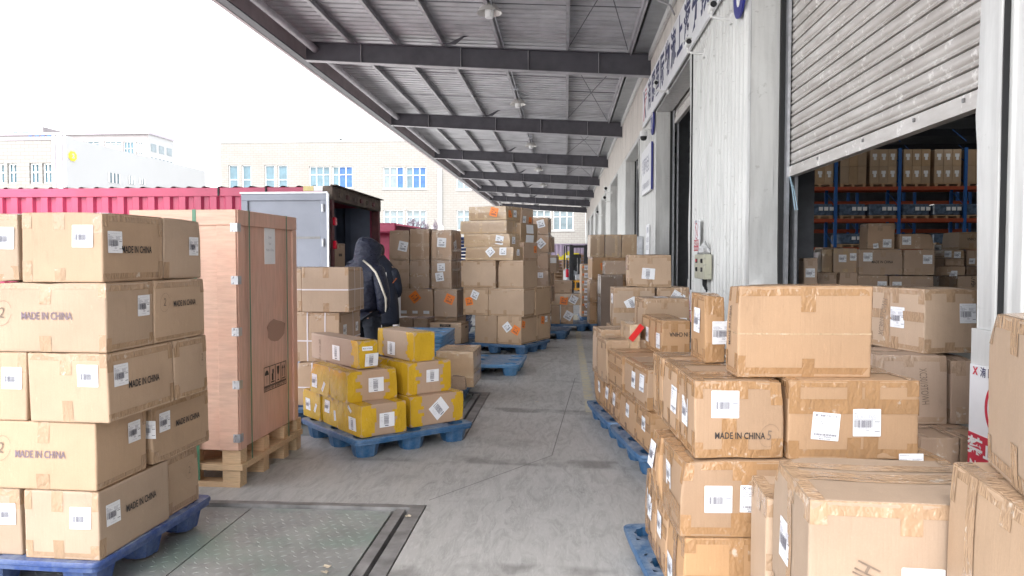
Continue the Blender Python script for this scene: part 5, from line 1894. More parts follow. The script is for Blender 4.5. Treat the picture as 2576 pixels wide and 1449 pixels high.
for k in range(3):
    SM.put(u0 - .004, u0 + .5, vv[k], max(vv[k + 1] - .004, vv[k] + .1), .15, zM0 + .016, ('near', 'middle', 'far')[k] + ' low kraft carton with side label along the aisle, ' + MN, [('L', .5, .6, 'fba', .10)])
# on top
u, v = FM.loc(1857, 950, zM2)
SM.edge('L', 1857, zM2, 0, 'big kraft carton with middle seam lying on top of the ' + MN, xl=1825, xr=2198, v=v, z1=FM.Z(1857, 718, v), dec=[('L', .35, .55, 'p:' + MIC, .022, 90), ('F', .5, .47, 'crease', .006), ('L', .5, .47, 'crease', .005)], tape='H', bulge=.010, tw=-1)
SM.edge('L', 1772, zM2 - .008, 0, 'smaller kraft carton with shiny tape behind the big one, ' + MN, xl=1738, xr=1828, cy=915, yt=739, dec=[('L', .55, .6, 'fba', .11), ('F', .9, .45, 'fbs', .10)])

# ------------------------------------------------------------------ P, Q, R: nearest cartons at lower right
FP = Frame(0, 0, -3.5)
SP = Stack('P', FP, 'pale cartons nearest the camera', 'tan', 'X')
zP = CAM_H - .312 * 2.0
up, vp = FP.loc(2033, 1256, zP)
SP.put(up, FP.U(2385, vp + .45, 1160), vp, vp + .45, .45, zP, 'pale taped carton with pen mark, standing before the kraft stack', [('L', .38, .50, 'fba', .12), ('F', .54, .49, 'fba', .105), ('F', .27, .55, 'h:NH', .06, 65)], bulge=.012, crush=.022)
SP.put(up, up + .40, vp, vp + .45, .15, .45, 'pale carton directly under the pen marked one')
SP.put(FP.U(1925, vp + .47, 1300), up + .25, vp + .47, vp + .74, .15, FP.Z(1937, 1253, vp + .47), 'narrow carton squeezed between the kraft stack and the pen marked carton')
pallet(1.0, 1.9, R(-4), 'blue pallet under the nearest cartons at lower right')
FQ = Frame(0, 0, -7)
SQ = Stack('Q', FQ, 'pale cartons nearest the camera', 'tan', 'X')
zQ = 1.0
uq, vq = FQ.loc(2381, 1152, zQ)
SQ.put(uq, uq + .55, vq - .62, vq, .55, zQ, 'long pale carton with crumpled flap at the lower right corner', bulge=.012, crush=.012)
SQ.put(uq, uq + .55, vq - .62, vq, .15, .55, 'pale carton under the crumpled one at the lower right corner')
FR = Frame(0, 0, -15)
SR = Stack('R', FR, 'pale cartons nearest the camera', 'tan', 'X')
ur, vr = FR.loc(2480, 1163, zQ)
SR.put(ur, ur + .42, vr - .42, vr, zQ, FR.Z(2488, 780, vr), 'upright heavily taped carton standing on the long pale crumpled one', bulge=.01, crush=.03)

# ------------------------------------------------------------------ S: cartons standing inside the near dock door
FS = Frame(0, 0, 0)
SS = Stack('S', FS, 'cartons inside the near dock door', 'brown')
DN = 'in the near dock doorway'
vS = 4.32
zs0, zs1, zs2 = .585, FS.Z(2300, 893, vS), FS.Z(2329, 727, vS)
XCN = 'XC3019TOWH'
SS.put(FS.U(2203, vS, 980), FS.U(2387, vS, 980), vS, vS + .38, zs0, zs1, 'brown carton with upright handwriting ' + DN, [('F', .66, .55, 'h:' + XCN, .04, -85)])
SS.put(FS.U(2393, vS, 980), FS.U(2455, vS, 980), vS + .01, vS + .38, zs0, zs1 - .02, 'slim brown carton beside the white door post ' + DN)
FS1 = Frame(0, 0, 14)
SS1 = Stack('S1', FS1, 'cartons inside the near dock door', 'tan')
us, vs_ = FS1.loc(2324, 891, zs1)
vs_ = FS1.V(2324, us, 890)
SS1.put(us, us + .36, vs_, vs_ + .50, zs1, zs2, 'tilted pale carton with handwriting on top of the pile ' + DN, [('L', .55, .52, 'fba', .12), ('L', .30, .5, 'h:' + XCN, .045, 80), ('F', .76, .62, 'fba', .11)], mat='tan', tape='X')
SS.put(FS.U(2316, 4.0, 1100), FS.U(2417, 4.0, 1100), 4.0, 4.45, .15, zs0, 'dark brown carton at the bottom of the pile ' + DN)
SS.put(FS.U(2420, 4.0, 1100), FS.U(2455, 4.0, 1100) + .1, 4.02, 4.45, .15, zs0, 'right hand dark brown carton at the bottom of the pile ' + DN)
SS.put(1.55, 1.93, 4.05, 4.45, .15, zs0, 'left hand brown carton at the bottom of the pile ' + DN)
pallet(1.95, 4.55, 0, 'blue pallet under the carton pile in the near dock doorway')

# ------------------------------------------------------------------ T: cartons deeper inside the warehouse
FT = Frame(0, 0, -3)
ST = Stack('T', FT, 'cartons on the warehouse floor', 'brown')
WN = 'inside the warehouse'
vT = 9.6


def ft(x0, x1, y0, y1, v, d, label, dec=(), z0=None, **kw):
    za = FT.Z((x0 + x1) / 2, y1, v) if z0 is None else z0
    zb = FT.Z((x0 + x1) / 2, y0, v)
    ST.put(FT.U(x0, v, y1), FT.U(x1, v, y1), v, v + d, za, zb, label, dec, **kw)
    return za, zb


zta, ztb = ft(2160, 2271.5, 626.5, 691.8, vT, .38, 'brown carton with black origin print in the middle of the pile ' + WN, [('F', .2, .7, 'fba', .105), ('F', .53, .5, 'p:' + MIC, .034)])
ft(2273, 2351, 628, 692.5, vT, .38, 'brown carton with label right of the black printed one ' + WN, [('F', .76, .62, 'fba', .105)], z0=zta)
ft(2067, 2094, 626, 684, vT + .12, .38, 'narrow shiny carton at the left of the printed one ' + WN, z0=zta, mat='film')
ft(2096, 2157, 624.5, 684, vT + .10, .38, 'shiny carton with two small labels left of the printed one ' + WN, [('F', .38, .62, 'fbs', .09), ('F', .85, .68, 'fbs', .09)], z0=zta, mat='film')
zl = zta - .33
ft(2158, 2235, 692, 735, vT - .03, .4, 'brown carton under the printed one with label at right ' + WN, [('F', .8, .62, 'fba', .105)], z0=zl)
ft(2237.5, 2349, 694, 735, vT - .03, .4, 'wide brown carton below the printed one, label at left ' + WN, [('F', .17, .62, 'fba', .105)], z0=zl)
ft(2058, 2106, 685, 735, vT + .0, .4, 'left brown carton in the lower tier ' + WN, z0=zl)
ft(2110, 2156, 685, 735, vT + .0, .4, 'second brown carton in the lower tier ' + WN, z0=zl)
for k in range(3):
    for j in range(4):
        ST.put(FT.U(2058 + j * 73, vT, 700), FT.U(2129 + j * 73, vT, 700), vT + .02, vT + .4, zl - .32 * (k + 1), zl - .32 * k - .002, '%s carton of the %s hidden tier %s' % (('first', 'second', 'third', 'fourth')[j], ('upper', 'middle', 'lower')[k], WN), det=0)
ft(2182, 2251, 561, 623, vT + .02, .32, 'single brown carton standing highest on the pile ' + WN, [('F', .72, .22, 'fba', .10), ('F', .3, .12, 'fbs', .06, 10)], z0=ztb)
ft(2263, 2349, 587.5, 628, vT + .02, .34, 'brown carton with torn label lying right of the highest one ' + WN, [('F', .2, .55, 'fba', .10)], z0=ztb)
ft(2022, 2058, 648, 712, 8.9, .4, 'dark brown carton with label beside the grey column ' + WN, [('F', .45, .72, 'fba', .10)], z0=.9)
ft(2022, 2058, 712, 740, 8.9, .4, 'dark brown carton below the labelled one by the grey column', z0=.5)
zr = [FT.Z(2420, y, 10.2) for y in (720, 693, 669, 648, 628.5, 582)]
q = random.Random(3)
ft(2411, 2470, 583, 628, 10.2, .5, 'tan carton topping the right hand pile ' + WN, [('F', .8, .6, 'p:' + MIC, .034, 180)], mat='tan')
ft(2378, 2427, 628.6, 649, 10.0, .45, 'flat tan carton with two labels, right hand pile ' + WN, [('F', .12, .5, 'fbs', .08), ('F', .62, .4, 'fbs', .08)], mat='tan')
ft(2429, 2480, 629, 669, 10.1, .45, 'brown carton with small label, right hand pile ' + WN, [('F', .3, .3, 'fbs', .07)])
ft(2352, 2376, 650, 669, 10.0, .45, 'small brown carton at the left of the right hand pile ' + WN)
ft(2378, 2428, 650, 669, 10.0, .45, 'wide brown carton under the flat tan one, right hand pile ' + WN)
ft(2353, 2430, 669.5, 693, 9.9, .45, 'brown carton with label on its lower edge, right hand pile ' + WN, [('F', .6, .1, 'fbs', .09)])
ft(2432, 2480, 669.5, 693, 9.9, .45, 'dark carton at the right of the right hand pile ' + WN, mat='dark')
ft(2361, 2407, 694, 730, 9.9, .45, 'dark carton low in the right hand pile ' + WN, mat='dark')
ft(2409, 2480, 694, 730, 9.9, .45, 'brown carton with upright print low in the right hand pile ' + WN, [('F', .55, .6, 'p:HEAVY', .05, 90)])
for k, (a, b_, t_) in enumerate(((2012, 2030, 630), (2030, 2068, 632), (2352, 2362, 610), (2363, 2385, 618), (2070, 2120, 622))):
    v = 12.5
    ft(a, b_, t_, 700, v, .5, '%s carton in the far row behind the pile %s' % (('first', 'second', 'third', 'fourth', 'fifth')[k], WN), [('F', .6, .85, 'fbs', .1)], mat='tan', det=0)

# ------------------------------------------------------------------ pallet racks in the warehouse
MAT['rack_blue'] = simple('rack_blue_paint', (0.02, 0.11, 0.36), 0.45, var=0.1)
MAT['rack_orange'] = simple('rack_orange_paint', (0.36, 0.065, 0.025), 0.45, var=0.1)
MAT['wrap'] = simple('grey_blue_film_wrap', (0.10, 0.14, 0.21), 0.2, var=0.5, scale=6, bmp=0.6, bscale=14)
YR = 30.0
ux = [onY(p_, 500, YR).x for p_ in (1942, 2103, 2263, 2429, 2590)]
zR = [onY(2263, y, YR).z for y in (622, 549.5, 469)]


def rack(y, label, levels, rear=False):
    t = thing('pallet_rack', label, 'pallet rack', (0, y, 0), 0, 'blue and orange pallet racks')
    top = onY(2300, 372, YR).z
    for x in ux:
        mb = MB()
        for yy in (0.0, 1.05):
            mb.box(x - .055, x + .055, yy, yy + .08, 0, top)
        for k in range(8):
            mb.path([(x, .04, .3 + k * .8), (x, 1.09, .9 + k * .8)], .018, 5)
        mb.build('upright_frame', 'rack_blue', t)
    for z in levels:
        for i in range(len(ux) - 1):
            mb = MB(); mb.box(ux[i] + .056, ux[i + 1] - .056, .01, .06, z - .13, z); mb.box(ux[i] + .056, ux[i + 1] - .056, 1.07, 1.12, z - .13, z)
            mb.build('beam', 'rack_orange', t)


rack(YR, 'front blue and orange pallet rack holding wrapped loads', zR)
rack(YR + 4.2, 'rear blue and orange pallet rack mostly empty behind the front one', [z - .25 for z in zR])


def load(x, z, w, h, label, kind):
    t = thing('pallet_load', label, 'pallet load', (x, YR + .05, z), 0, 'wrapped loads on the front rack')
    mb = MB()
    for k in (-.42, 0, .42):
        mb.box(k * w - .05, k * w + .05, 0, 1.0, 0.0, .09)
    mb.box(-w / 2, w / 2, 0, 1.0, .09, .125)
    mb.build('wooden_pallet', 'pine_old', t)
    if kind == 'cartons':
        for i in range(3):
            for j in range(2):
                mb = MB()
                mb.cbox(-w / 2 + i * w / 3 + .004, -w / 2 + (i + 1) * w / 3 - .004, .01, .96, .127 + j * (h - .127) / 2, .125 + (j + 1) * (h - .127) / 2, .012)
                cc = mb.build('carton', 'film', t)
                if label.find('plain') < 0:
                    mb = MB()
                    x0, z0 = -w / 2 + (i + .5) * w / 3, .127 + (j + .55) * (h - .127) / 2
                    mb.quad((x0 - .08, .004, z0), (x0 + .08, .004, z0), (x0 + .08, .004, z0 + .12), (x0 - .08, .004, z0 + .12))
                    mb.quad((x0 - .04, .005, z0 - .12), (x0 + .06, .005, z0 - .12), (x0 + .06, .005, z0), (x0 - .04, .005, z0))
                    mb.build('white_label', 'paper', cc)
    else:
        mb = MB(); mb.cbox(-w / 2, w / 2, .02, .98, .127, h, .04); cc = mb.build('film_wrap', 'wrap', t)
        for i in range(3):
            mb = MB(); x0 = -.02 + i * .2
            mb.quad((x0, .014, h * .55), (x0 + .15, .014, h * .55), (x0 + .15, .014, h * .8), (x0, .014, h * .8)); mb.build('white_label', 'paper', cc)


orn = ('first', 'second', 'third', 'fourth', 'fifth', 'sixth', 'seventh')
for k, (a, b_) in enumerate(((2030, 2098), (2115, 2181), (2190, 2258), (2273, 2342), (2352, 2420), (2434, 2500))):
    xa_, xb_ = onY(a, 450, YR).x, onY(b_, 450, YR).x
    h = onY(a, 375, YR).z - zR[2]
    load((xa_ + xb_) / 2, zR[2], xb_ - xa_, h, '%s film wrapped carton load %s labels from left, top rack level' % (orn[k], 'of plain cartons without' if k in (1, 5) else 'with white'), 'cartons')
    load((xa_ + xb_) / 2, zR[1], xb_ - xa_, onY(a, 513, YR).z - zR[1], orn[k] + ' low grey wrapped load from the left on the middle rack level', 'wrap')
    if k in (1, 3, 4):
        load((xa_ + xb_) / 2, zR[0], xb_ - xa_, onY(a, 588, YR).z - zR[0], orn[k] + ' grey wrapped load from the left on the bottom rack level', 'wrap')

# things seen through the second doorway
for k, (x, y, z, w_, h_, lb) in enumerate(((2.62, 13.9, 1.18, .3, .5, 'upper brown carton with white label just inside the second dock door'), (2.62, 13.9, .6, .34, .56, 'lower brown carton just inside the second dock door'))):
    carton(Vector((x + .25, y + .2, z)), 0, w_, .4, h_, lb, 'cartons inside the second dock door', 'brown', 'H', [('F', .3, .75, 'fbs', .11)])
t = thing('steel_trolley', 'dark steel trolley with cartons on it inside the second dock door', 'trolley', (2.87, 14.1, 0))
mb = MB(); mb.box(-.25, .3, -.3, .35, .54, .6); mb.build('shelf', 'steel_dk', t)
for x, y in ((-.22, -.26), (.26, -.26), (-.22, .3), (.26, .3)):
    mb = MB(); mb.box(x - .02, x + .02, y - .02, y + .02, .08, .54); mb.build('leg', 'steel_dk', t)
    mb = MB(); mb.lathe([(0, -.02), (.07, -.02), (.07, .02), (0, .02)], 12, 0, Matrix.Translation((x, y, .07)) @ Matrix.Rotation(R(90), 4, 'Y')); mb.build('wheel', 'black', t)

# ------------------------------------------------------------------ people
MAT['skin'] = simple('skin', (0.45, 0.28, 0.20), 0.5, var=0.06)


def cloth(name, c, rough, quilt, scale=11):
    m, nt, b = M_new(name)
    v = coords(nt)
    nt.links.new(mix(nt, noise(nt, v, 6), tuple(x * .75 for x in c), tuple(x * 1.25 for x in c)), b.inputs['Base Color'])
    b.inputs['Roughness'].default_value = rough
    b.inputs['Specular IOR Level'].default_value = 0.3
    mp = N(nt, 'ShaderNodeMapping'); mp.inputs['Scale'].default_value = (1, 1, 2.4); mp.inputs['Rotation'].default_value = (0.2, 0.35, 0)
    nt.links.new(v, mp.inputs[0])
    bump(nt, b, noise(nt, mp.outputs[0], scale, 4, .6), quilt, 0.05)
    return m


MAT['puffer'] = cloth('navy_puffer_cloth', (0.015, 0.018, 0.036), 0.42, 0.7)
MAT['coat'] = cloth('dark_navy_coat', (0.016, 0.020, 0.034), 0.6, 0.35, 7)
MAT['denim'] = cloth('dark_denim', (0.018, 0.022, 0.032), 0.8, 0.4, 14)
MAT['piping'] = simple('cream_piping', (0.62, 0.58, 0.50), 0.6, var=0.05)
MAT['hair'] = simple('black_hair', (0.012, 0.011, 0.010), 0.5)


def skin(name, joints, edges, mat, parent=None, sub=2, root=0):
    me = bpy.data.meshes.new(name)
    me.from_pydata([j[:3] for j in joints], edges, [])
    o = bpy.data.objects.new(name, me)
    COL.objects.link(o)
    md = o.modifiers.new('s', 'SKIN')
    md.use_smooth_shade = True
    sv = me.skin_vertices[0].data
    for i, j in enumerate(joints):
        sv[i].radius = (j[3], j[4] if len(j) > 4 else j[3])
        sv[i].use_root = (i == root)
    ms = o.modifiers.new('d', 'SUBSURF'); ms.levels = sub; ms.render_levels = sub
    dg = bpy.context.evaluated_depsgraph_get()
    me2 = bpy.data.meshes.new_from_object(o.evaluated_get(dg))
    o.modifiers.clear()
    o.data = me2
    me2.materials.clear(); me2.materials.append(MAT[mat])
    me2.polygons.foreach_set('use_smooth', [True] * len(me2.polygons))
    if parent is not None:
        o.parent = parent
    return o


def loft(rings, n, mat, name, parent, smooth=180, cap=True):
    """rings: (z, cx, cy, rx, ry)"""
    mb = MB()
    vs = [(cx + rx * math.cos(2 * math.pi * k / n), cy + ry * math.sin(2 * math.pi * k / n), z) for z, cx, cy, rx, ry in rings for k in range(n)]
    fs = [(i * n + k, i * n + (k + 1) % n, (i + 1) * n + (k + 1) % n, (i + 1) * n + k) for i in range(len(rings) - 1) for k in range(n)]
    if cap:
        fs.append(tuple(range(n))[::-1]); fs.append(tuple(range((len(rings) - 1) * n, len(rings) * n)))
    mb.add(vs, fs)
    return mb.build(name, mat, parent, smooth=smooth)


HUMAN_E = [(0, 1), (1, 2), (2, 3), (3, 4), (4, 5), (2, 6), (6, 7), (7, 8), (2, 9), (9, 10), (10, 11), (0, 12), (12, 13), (13, 14), (14, 15), (0, 16), (16, 17), (17, 18), (18, 19)]


def hand(parent, p, d, side):
    """relaxed hand hanging from the wrist: palm with four fingers and a thumb"""
    d = Vector(d).normalized()
    lat = d.cross(Vector((0, 0, 1)))
    lat = Vector((0, 1, 0)) if lat.length < .3 else lat.normalized()
    fw = lat.cross(d).normalized()
    P = Vector(p)
    J = [(*P, .024, .016), (*(P + d * .05), .036, .014)]
    E = [(0, 1)]
    for i, (o_, L) in enumerate(((-.027, .065), (-.009, .075), (.009, .07), (.026, .055))):
        a = P + d * .075 + lat * o_
        b_ = a + d * L * .5 + fw * .006
        c_ = b_ + d * L * .42 + fw * .02
        k = len(J)
        J += [(*a, .010), (*b_, .0088), (*c_, .007)]
        E += [(1, k), (k, k + 1), (k + 1, k + 2)]
    a = P + d * .035 + lat * (-.036); b_ = a + d * .035 - lat * .018; k = len(J)
    J += [(*a, .012), (*b_, .009)]
    E += [(1, k), (k, k + 1)]
    return J, E


def person(loc, rot, label, joints, hands=True):
    mts = skin('person', joints, HUMAN_E, 'skin')
    mts.location = loc; mts.rotation_euler = (0, 0, rot)
    tag(mts, label, 'person')
    return mts


p1 = onY(915, 650, 8.35)
J1 = [(0, 0, .95, .10, .075), (0, 0, 1.12, .13, .085), (0, 0, 1.34, .13, .085), (.01, 0, 1.47, .055, .055), (.025, .0, 1.57, .075, .085), (.025, .01, 1.66, .07, .08),
      (.16, 0, 1.38, .055), (.215, -.01, 1.10, .042), (.17, .07, .90, .033), (-.16, 0, 1.38, .055), (-.22, 0, 1.10, .042), (-.17, .07, .90, .033),
      (.09, 0, .86, .06), (.10, .01, .49, .05), (.10, 0, .10, .042), (.10, .10, .05, .035), (-.09, 0, .86, .06), (-.10, .01, .49, .05), (-.10, 0, .10, .042), (-.10, .10, .05, .035)]
P1 = person((p1.x, 8.35, 0), R(-12), 'person in navy hooded puffer jacket with cream piping, seen from behind', J1)
skin('jacket', [(0, 0, .87, .19, .15), (0, 0, 1.02, .205, .16), (0, 0, 1.18, .205, .16), (0, -.005, 1.31, .195, .15), (0, 0, 1.41, .14, .115), (.0, .0, 1.49, .09, .09),
                (.185, -.02, 1.345, .098, .10), (.235, -.045, 1.20, .088), (.262, -.05, 1.06, .082), (.235, .0, .95, .075), (.19, .06, .90, .06),
                (-.19, 0, 1.355, .098, .10), (-.25, -.02, 1.20, .088), (-.275, 0, 1.06, .08), (-.24, .05, .94, .072), (-.19, .10, .89, .06)],
     [(0, 1), (1, 2), (2, 3), (3, 4), (4, 5), (3, 6), (6, 7), (7, 8), (8, 9), (9, 10), (3, 11), (11, 12), (12, 13), (13, 14), (14, 15)], 'puffer', P1)
loft([(.845, 0, 0, .188, .15), (.86, 0, 0, .20, .16), (.885, 0, 0, .20, .158), (.90, 0, 0, .19, .15)], 28, 'puffer', 'jacket_hem', P1)
# hood: tapered cowl with a seam and a peak over the face
mb = MB()
rg = [(1.395, .0, .02, .20, .135), (1.43, .0, .01, .172, .13), (1.465, .012, .01, .150, .122), (1.50, .022, .012, .140, .128), (1.55, .030, .02, .142, .142), (1.60, .034, .025, .137, .146), (1.65, .032, .025, .122, .136), (1.69, .026, .02, .096, .112), (1.718, .018, .015, .062, .075), (1.732, .012, .012, .025, .03)]
n = 36
for i, (z, cx, cy, rx, ry) in enumerate(rg):
    for k in range(n):
        a = 2 * math.pi * k / n
        x, y = math.cos(a), math.sin(a)
        pk = max(0, math.cos(a - R(35))) ** 6 * .035 * max(0, 1 - abs(z - 1.58) / .14)
        seam = .006 * math.exp(-((a - R(285)) / .12) ** 2) + .006 * math.exp(-((a - R(255)) / .12) ** 2)
        fold = .004 * math.sin(4 * a + z * 14) * (1.75 - z) / .3
        mb.v.append((cx + (rx + pk - seam + fold) * x, cy + (ry + pk - seam + fold) * y, z + .004 * math.sin(2 * a)))
mb.f = [(i * n + k, i * n + (k + 1) % n, (i + 1) * n + (k + 1) % n, (i + 1) * n + k) for i in range(len(rg) - 1) for k in range(n)] + [tuple(range((len(rg) - 1) * n, len(rg) * n))]
mb.m = [0] * len(mb.f)
mb.build('hood', 'puffer', P1, smooth=180)
mb = MB()
pts = [(.06, -.135, 1.475), (.13, -.115, 1.415), (.195, -.105, 1.345), (.245, -.115, 1.25), (.285, -.115, 1.15), (.315, -.105, 1.06), (.300, -.07, .965), (.275, -.03, .91)]
mb.path(pts, [.010, .012, .013, .013, .013, .013, .011, .006], 8)
mb.build('piping', 'piping', P1, smooth=180)
skin('jeans', [(0, 0, .97, .165, .13), (.095, 0, .83, .115, .12), (.10, .015, .50, .085), (.10, 0, .12, .075), (-.095, 0, .83, .115, .12), (-.10, .015, .50, .085), (-.10, 0, .12, .075)],
     [(0, 1), (1, 2), (2, 3), (0, 4), (4, 5), (5, 6)], 'denim', P1)
for s_ in (-1, 1):
    mb = MB(); mb.grid(lambda a, c: Vector((s_ * .095 + (a - .5) * .12, -.128 + .012 * (2 * a - 1) ** 2, .74 + c * .12)), 4, 2); mb.build('pocket', 'denim', P1, smooth=60)
    mb = MB(); mb.cbox(s_ * .10 - .045, s_ * .10 + .045, -.09, .19, 0.0, .085, .03); mb.build('shoe', 'black', P1)
mb = MB(); mb.box(.10, .118, -.134, -.130, .835, .85); mb.build('pocket_badge', 'stain', P1)
p2 = onY(956, 650, 10.7)
J2 = [(0, 0, .93, .13, .10), (0, 0, 1.12, .14, .09), (0, 0.03, 1.34, .13, .085), (-.04, .07, 1.46, .055, .055), (-.07, .10, 1.55, .075, .085), (-.08, .11, 1.63, .07, .08),
      (.17, 0, 1.36, .055), (.22, .03, 1.08, .042), (.17, .16, .92, .033), (-.17, 0, 1.36, .055), (-.22, .03, 1.08, .042), (-.17, .16, .92, .033),
      (.09, 0, .86, .06), (.10, .01, .49, .05), (.10, 0, .10, .042), (.10, .10, .05, .035), (-.09, 0, .86, .06), (-.10, .01, .49, .05), (-.10, 0, .10, .042), (-.10, .10, .05, .035)]
P2 = person((p2.x, 10.7, 0), R(-8), 'person bending forward in a long dark coat with white sleeve stripes', J2)
loft([(.56, .0, .03, .26, .20), (.60, .0, .03, .265, .205), (.8, 0, .02, .262, .20), (1.05, 0, .0, .245, .19), (1.22, 0, -.005, .235, .185), (1.34, 0, .01, .215, .17), (1.43, -.01, .03, .16, .14), (1.50, -.03, .06, .10, .11), (1.54, -.04, .08, .07, .08)], 32, 'coat', 'coat', P2)
for s_ in (-1, 1):
    skin('sleeve', [(s_ * .17, .0, 1.37, .10), (s_ * .225, .01, 1.2, .09), (s_ * .235, .06, 1.05, .082), (s_ * .19, .16, .95, .06)], [(0, 1), (1, 2), (2, 3)], 'coat', P2)
J, E = hand(P2, (.16, .2, .90), (-.3, .6, -.5), 1)
skin('hand', J, E, 'skin', P2, 1)
J, E = hand(P2, (-.16, .2, .90), (.3, .6, -.5), 1)
skin('hand', J, E, 'skin', P2, 1)
mb = MB()
mb.lathe([(0.001, -.11), (.07, -.09), (.095, -.03), (.10, .03), (.08, .08), (.04, .105), (.001, .112)], 18, 0, Matrix.Translation((-.075, .105, 1.60)))
mb.build('hair', 'hair', P2, smooth=180)
for dx in (.0, .022):
    mb = MB(); mb.path([(.13 + dx, -.176 + dx * .6, 1.30), (.14 + dx, -.184 + dx * .7, 1.2), (.143 + dx, -.188 + dx * .8, 1.10)], .006, 6); mb.build('sleeve_stripe', 'white', P2)
MAT['emblem'] = simple('orange_embroidery', (0.42, 0.11, 0.03), 0.7)
mb = MB()
for k in range(4):
    mb.path([(.235 + k * .010, -.118 + k * .012, 1.15 + .02 * k), (.25 + k * .008, -.10 + k * .012, 1.175 + .012 * k)], .007, 5)
mb.build('emblem', 'emblem', P2)
for s_ in (-1, 1):
    mb = MB(); mb.cbox(s_ * .10 - .045, s_ * .10 + .045, -.09, .19, 0.0, .085, .03); mb.build('shoe', 'black', P2)
skin('trousers', [(0, 0, .93, .13, .11), (.10, 0, .8, .10), (.10, .015, .50, .08), (.10, 0, .12, .07), (-.10, 0, .8, .10), (-.10, .015, .50, .08), (-.10, 0, .12, .07)], [(0, 1), (1, 2), (2, 3), (0, 4), (4, 5), (5, 6)], 'denim', P2)

# ------------------------------------------------------------------ red container truck backed up to the dock
MAT['red'] = simple('faded_crimson_paint', (0.33, 0.035, 0.085), 0.45, var=0.14, scale=3)
MAT['red_dk'] = simple('rusty_maroon_paint', (0.10, 0.025, 0.03), 0.6, var=0.4, scale=8)
MAT['navy_in'] = simple('navy_inner_sheet', (0.075, 0.095, 0.15), 0.5, var=0.25, scale=3)
MAT['door_grey'] = simple('grey_door_sheet', (0.20, 0.215, 0.26), 0.5, var=0.1, scale=3)
MAT['rust'] = simple('rusty_dark_steel', (0.10, 0.075, 0.06), 0.75, var=0.5, scale=9)
MAT['lamp_red'] = simple('red_lamp_lens', (0.5, 0.01, 0.03), 0.15)
XT = -3.08
pa, pb = onX(835, 470, XT), onX(956, 514, XT)
ty0, ty1, tz1 = pa.y, pb.y, pa.z
tz0, xk = -.05, -15.5
ct = thing('container_truck', 'red corrugated container truck with its rear door swung open at the dock', 'truck', (0, 0, 0))


def corr_x(mb, xa, xb, y, za, zb, per, dep, n_=1):
    prof = []
    x = xa
    while x < xb - per:
        for dx, d_ in ((0, 0), (.42, 0), (.55, dep), (.86, dep)):
            prof.append((x + dx * per, d_))
        x += per
    prof.append((xb, 0))
    L = len(prof)
    vs = [(x, y + n_ * d_, z) for z in (za, zb) for x, d_ in prof]
    mb.add(vs, [(i, i + 1, L + i + 1, L + i) for i in range(L - 1)])


per = .215
mb = MB(); corr_x(mb, xk, XT - .12, ty0 + .012, tz0 + .15, tz1 - .11, per, .04); mb.build('side_wall', 'red', ct)
mb = MB(); mb.quad((xk, ty1 - .03, tz0), (XT - .1, ty1 - .03, tz0), (XT - .1, ty1 - .03, tz1), (xk, ty1 - .03, tz1)); mb.build('side_wall', 'red', ct)
mb = MB(); mb.cbox(xk, XT - .1, ty0, ty0 + .07, tz1 - .115, tz1, .006); mb.build('top_rail', 'red', ct)
mb = MB(); mb.cbox(xk, XT - .1, ty0, ty0 + .07, tz0, tz0 + .16, .006); mb.build('bottom_rail', 'red', ct)
mb = MB(); mb.cbox(xk, XT - .1, ty1 - .07, ty1, tz1 - .115, tz1, .006); mb.build('top_rail', 'red', ct)
mb = MB()
prof = []
x = xk
while x < XT - .3:
    prof += [(x, 0.0), (x + .08, 0.0), (x + .12, .03), (x + .155, .032), (x + .19, 0)]
    x += per
L = len(prof)
mb.add([(x, y, tz1 - .01 + d_) for y in (ty0 + .02, ty1 - .02) for x, d_ in prof], [(i, i + 1, L + i + 1, L + i) for i in range(L - 1)])
mb.build('roof', simple('weathered_roof_sheet', (.26, .22, .21), .7, var=.3), ct)
mb = MB(); corr_x(mb, xk, XT - .15, ty1 - .09, tz0 + .05, tz1 - .12, .3, .04, -1)
mb.build('inner_wall', 'navy_in', ct)
mb = MB(); corr_x(mb, xk, XT - .15, ty0 + .075, tz0 + .05, tz1 - .12, .3, .02); mb.build('inner_wall', 'navy_in', ct)
mb = MB(); mb.box(xk, XT, ty0 + .06, ty1 - .06, tz0, 0.02); mb.build('floor', 'rust', ct)
mb = MB(); mb.quad((xk + .05, ty0, 0), (xk + .05, ty1, 0), (xk + .05, ty1, tz1), (xk + .05, ty0, tz1)); mb.build('front_wall', 'red', ct)
for y, nm in ((ty0, 'red_dk'), (ty1 - .10, 'red_dk')):
    mb = MB(); mb.cbox(XT - .12, XT, y, y + .10, tz0, tz1 + .005, .008); mb.build('corner_post', nm, ct)
mb = MB(); mb.cbox(XT - .13, XT + .012, ty0 - .01, ty1 + .01, tz1 - .17, tz1 + .015, .01)
mb.box(XT - .02, XT + .06, ty0 - .02, ty1 + .02, tz1 + .016, tz1 + .03)
hd = mb.build('rear_header', 'rust', ct)
for k in range(6):
    mb = MB(); y = ty0 + .25 + k * .36; mb.box(XT + .012, XT + .035, y, y + .09, tz1 - .12, tz1 - .06); mb.build('locking_bracket', 'red_dk' if k % 2 else 'rust', hd)
for z in (onX(838, 556, XT).z, onX(838, 615, XT).z):
    mb = MB(); mb.cbox(XT + .001, XT + .04, ty0 + .01, ty0 + .09, z - .06, z + .05, .008); mb.build('tail_lamp', 'lamp_red', ct)
mb = MB(); z = onX(957, 550, XT).z; mb.lathe([(0, 0), (.05, 0), (.05, .05), (.03, .06), (.03, .11), (0, .11)], 10, 0, Matrix.Translation((XT - .06, ty1, z)) @ Matrix.Rotation(R(-90), 4, 'X')); mb.build('hinge_pin', 'rust', ct)
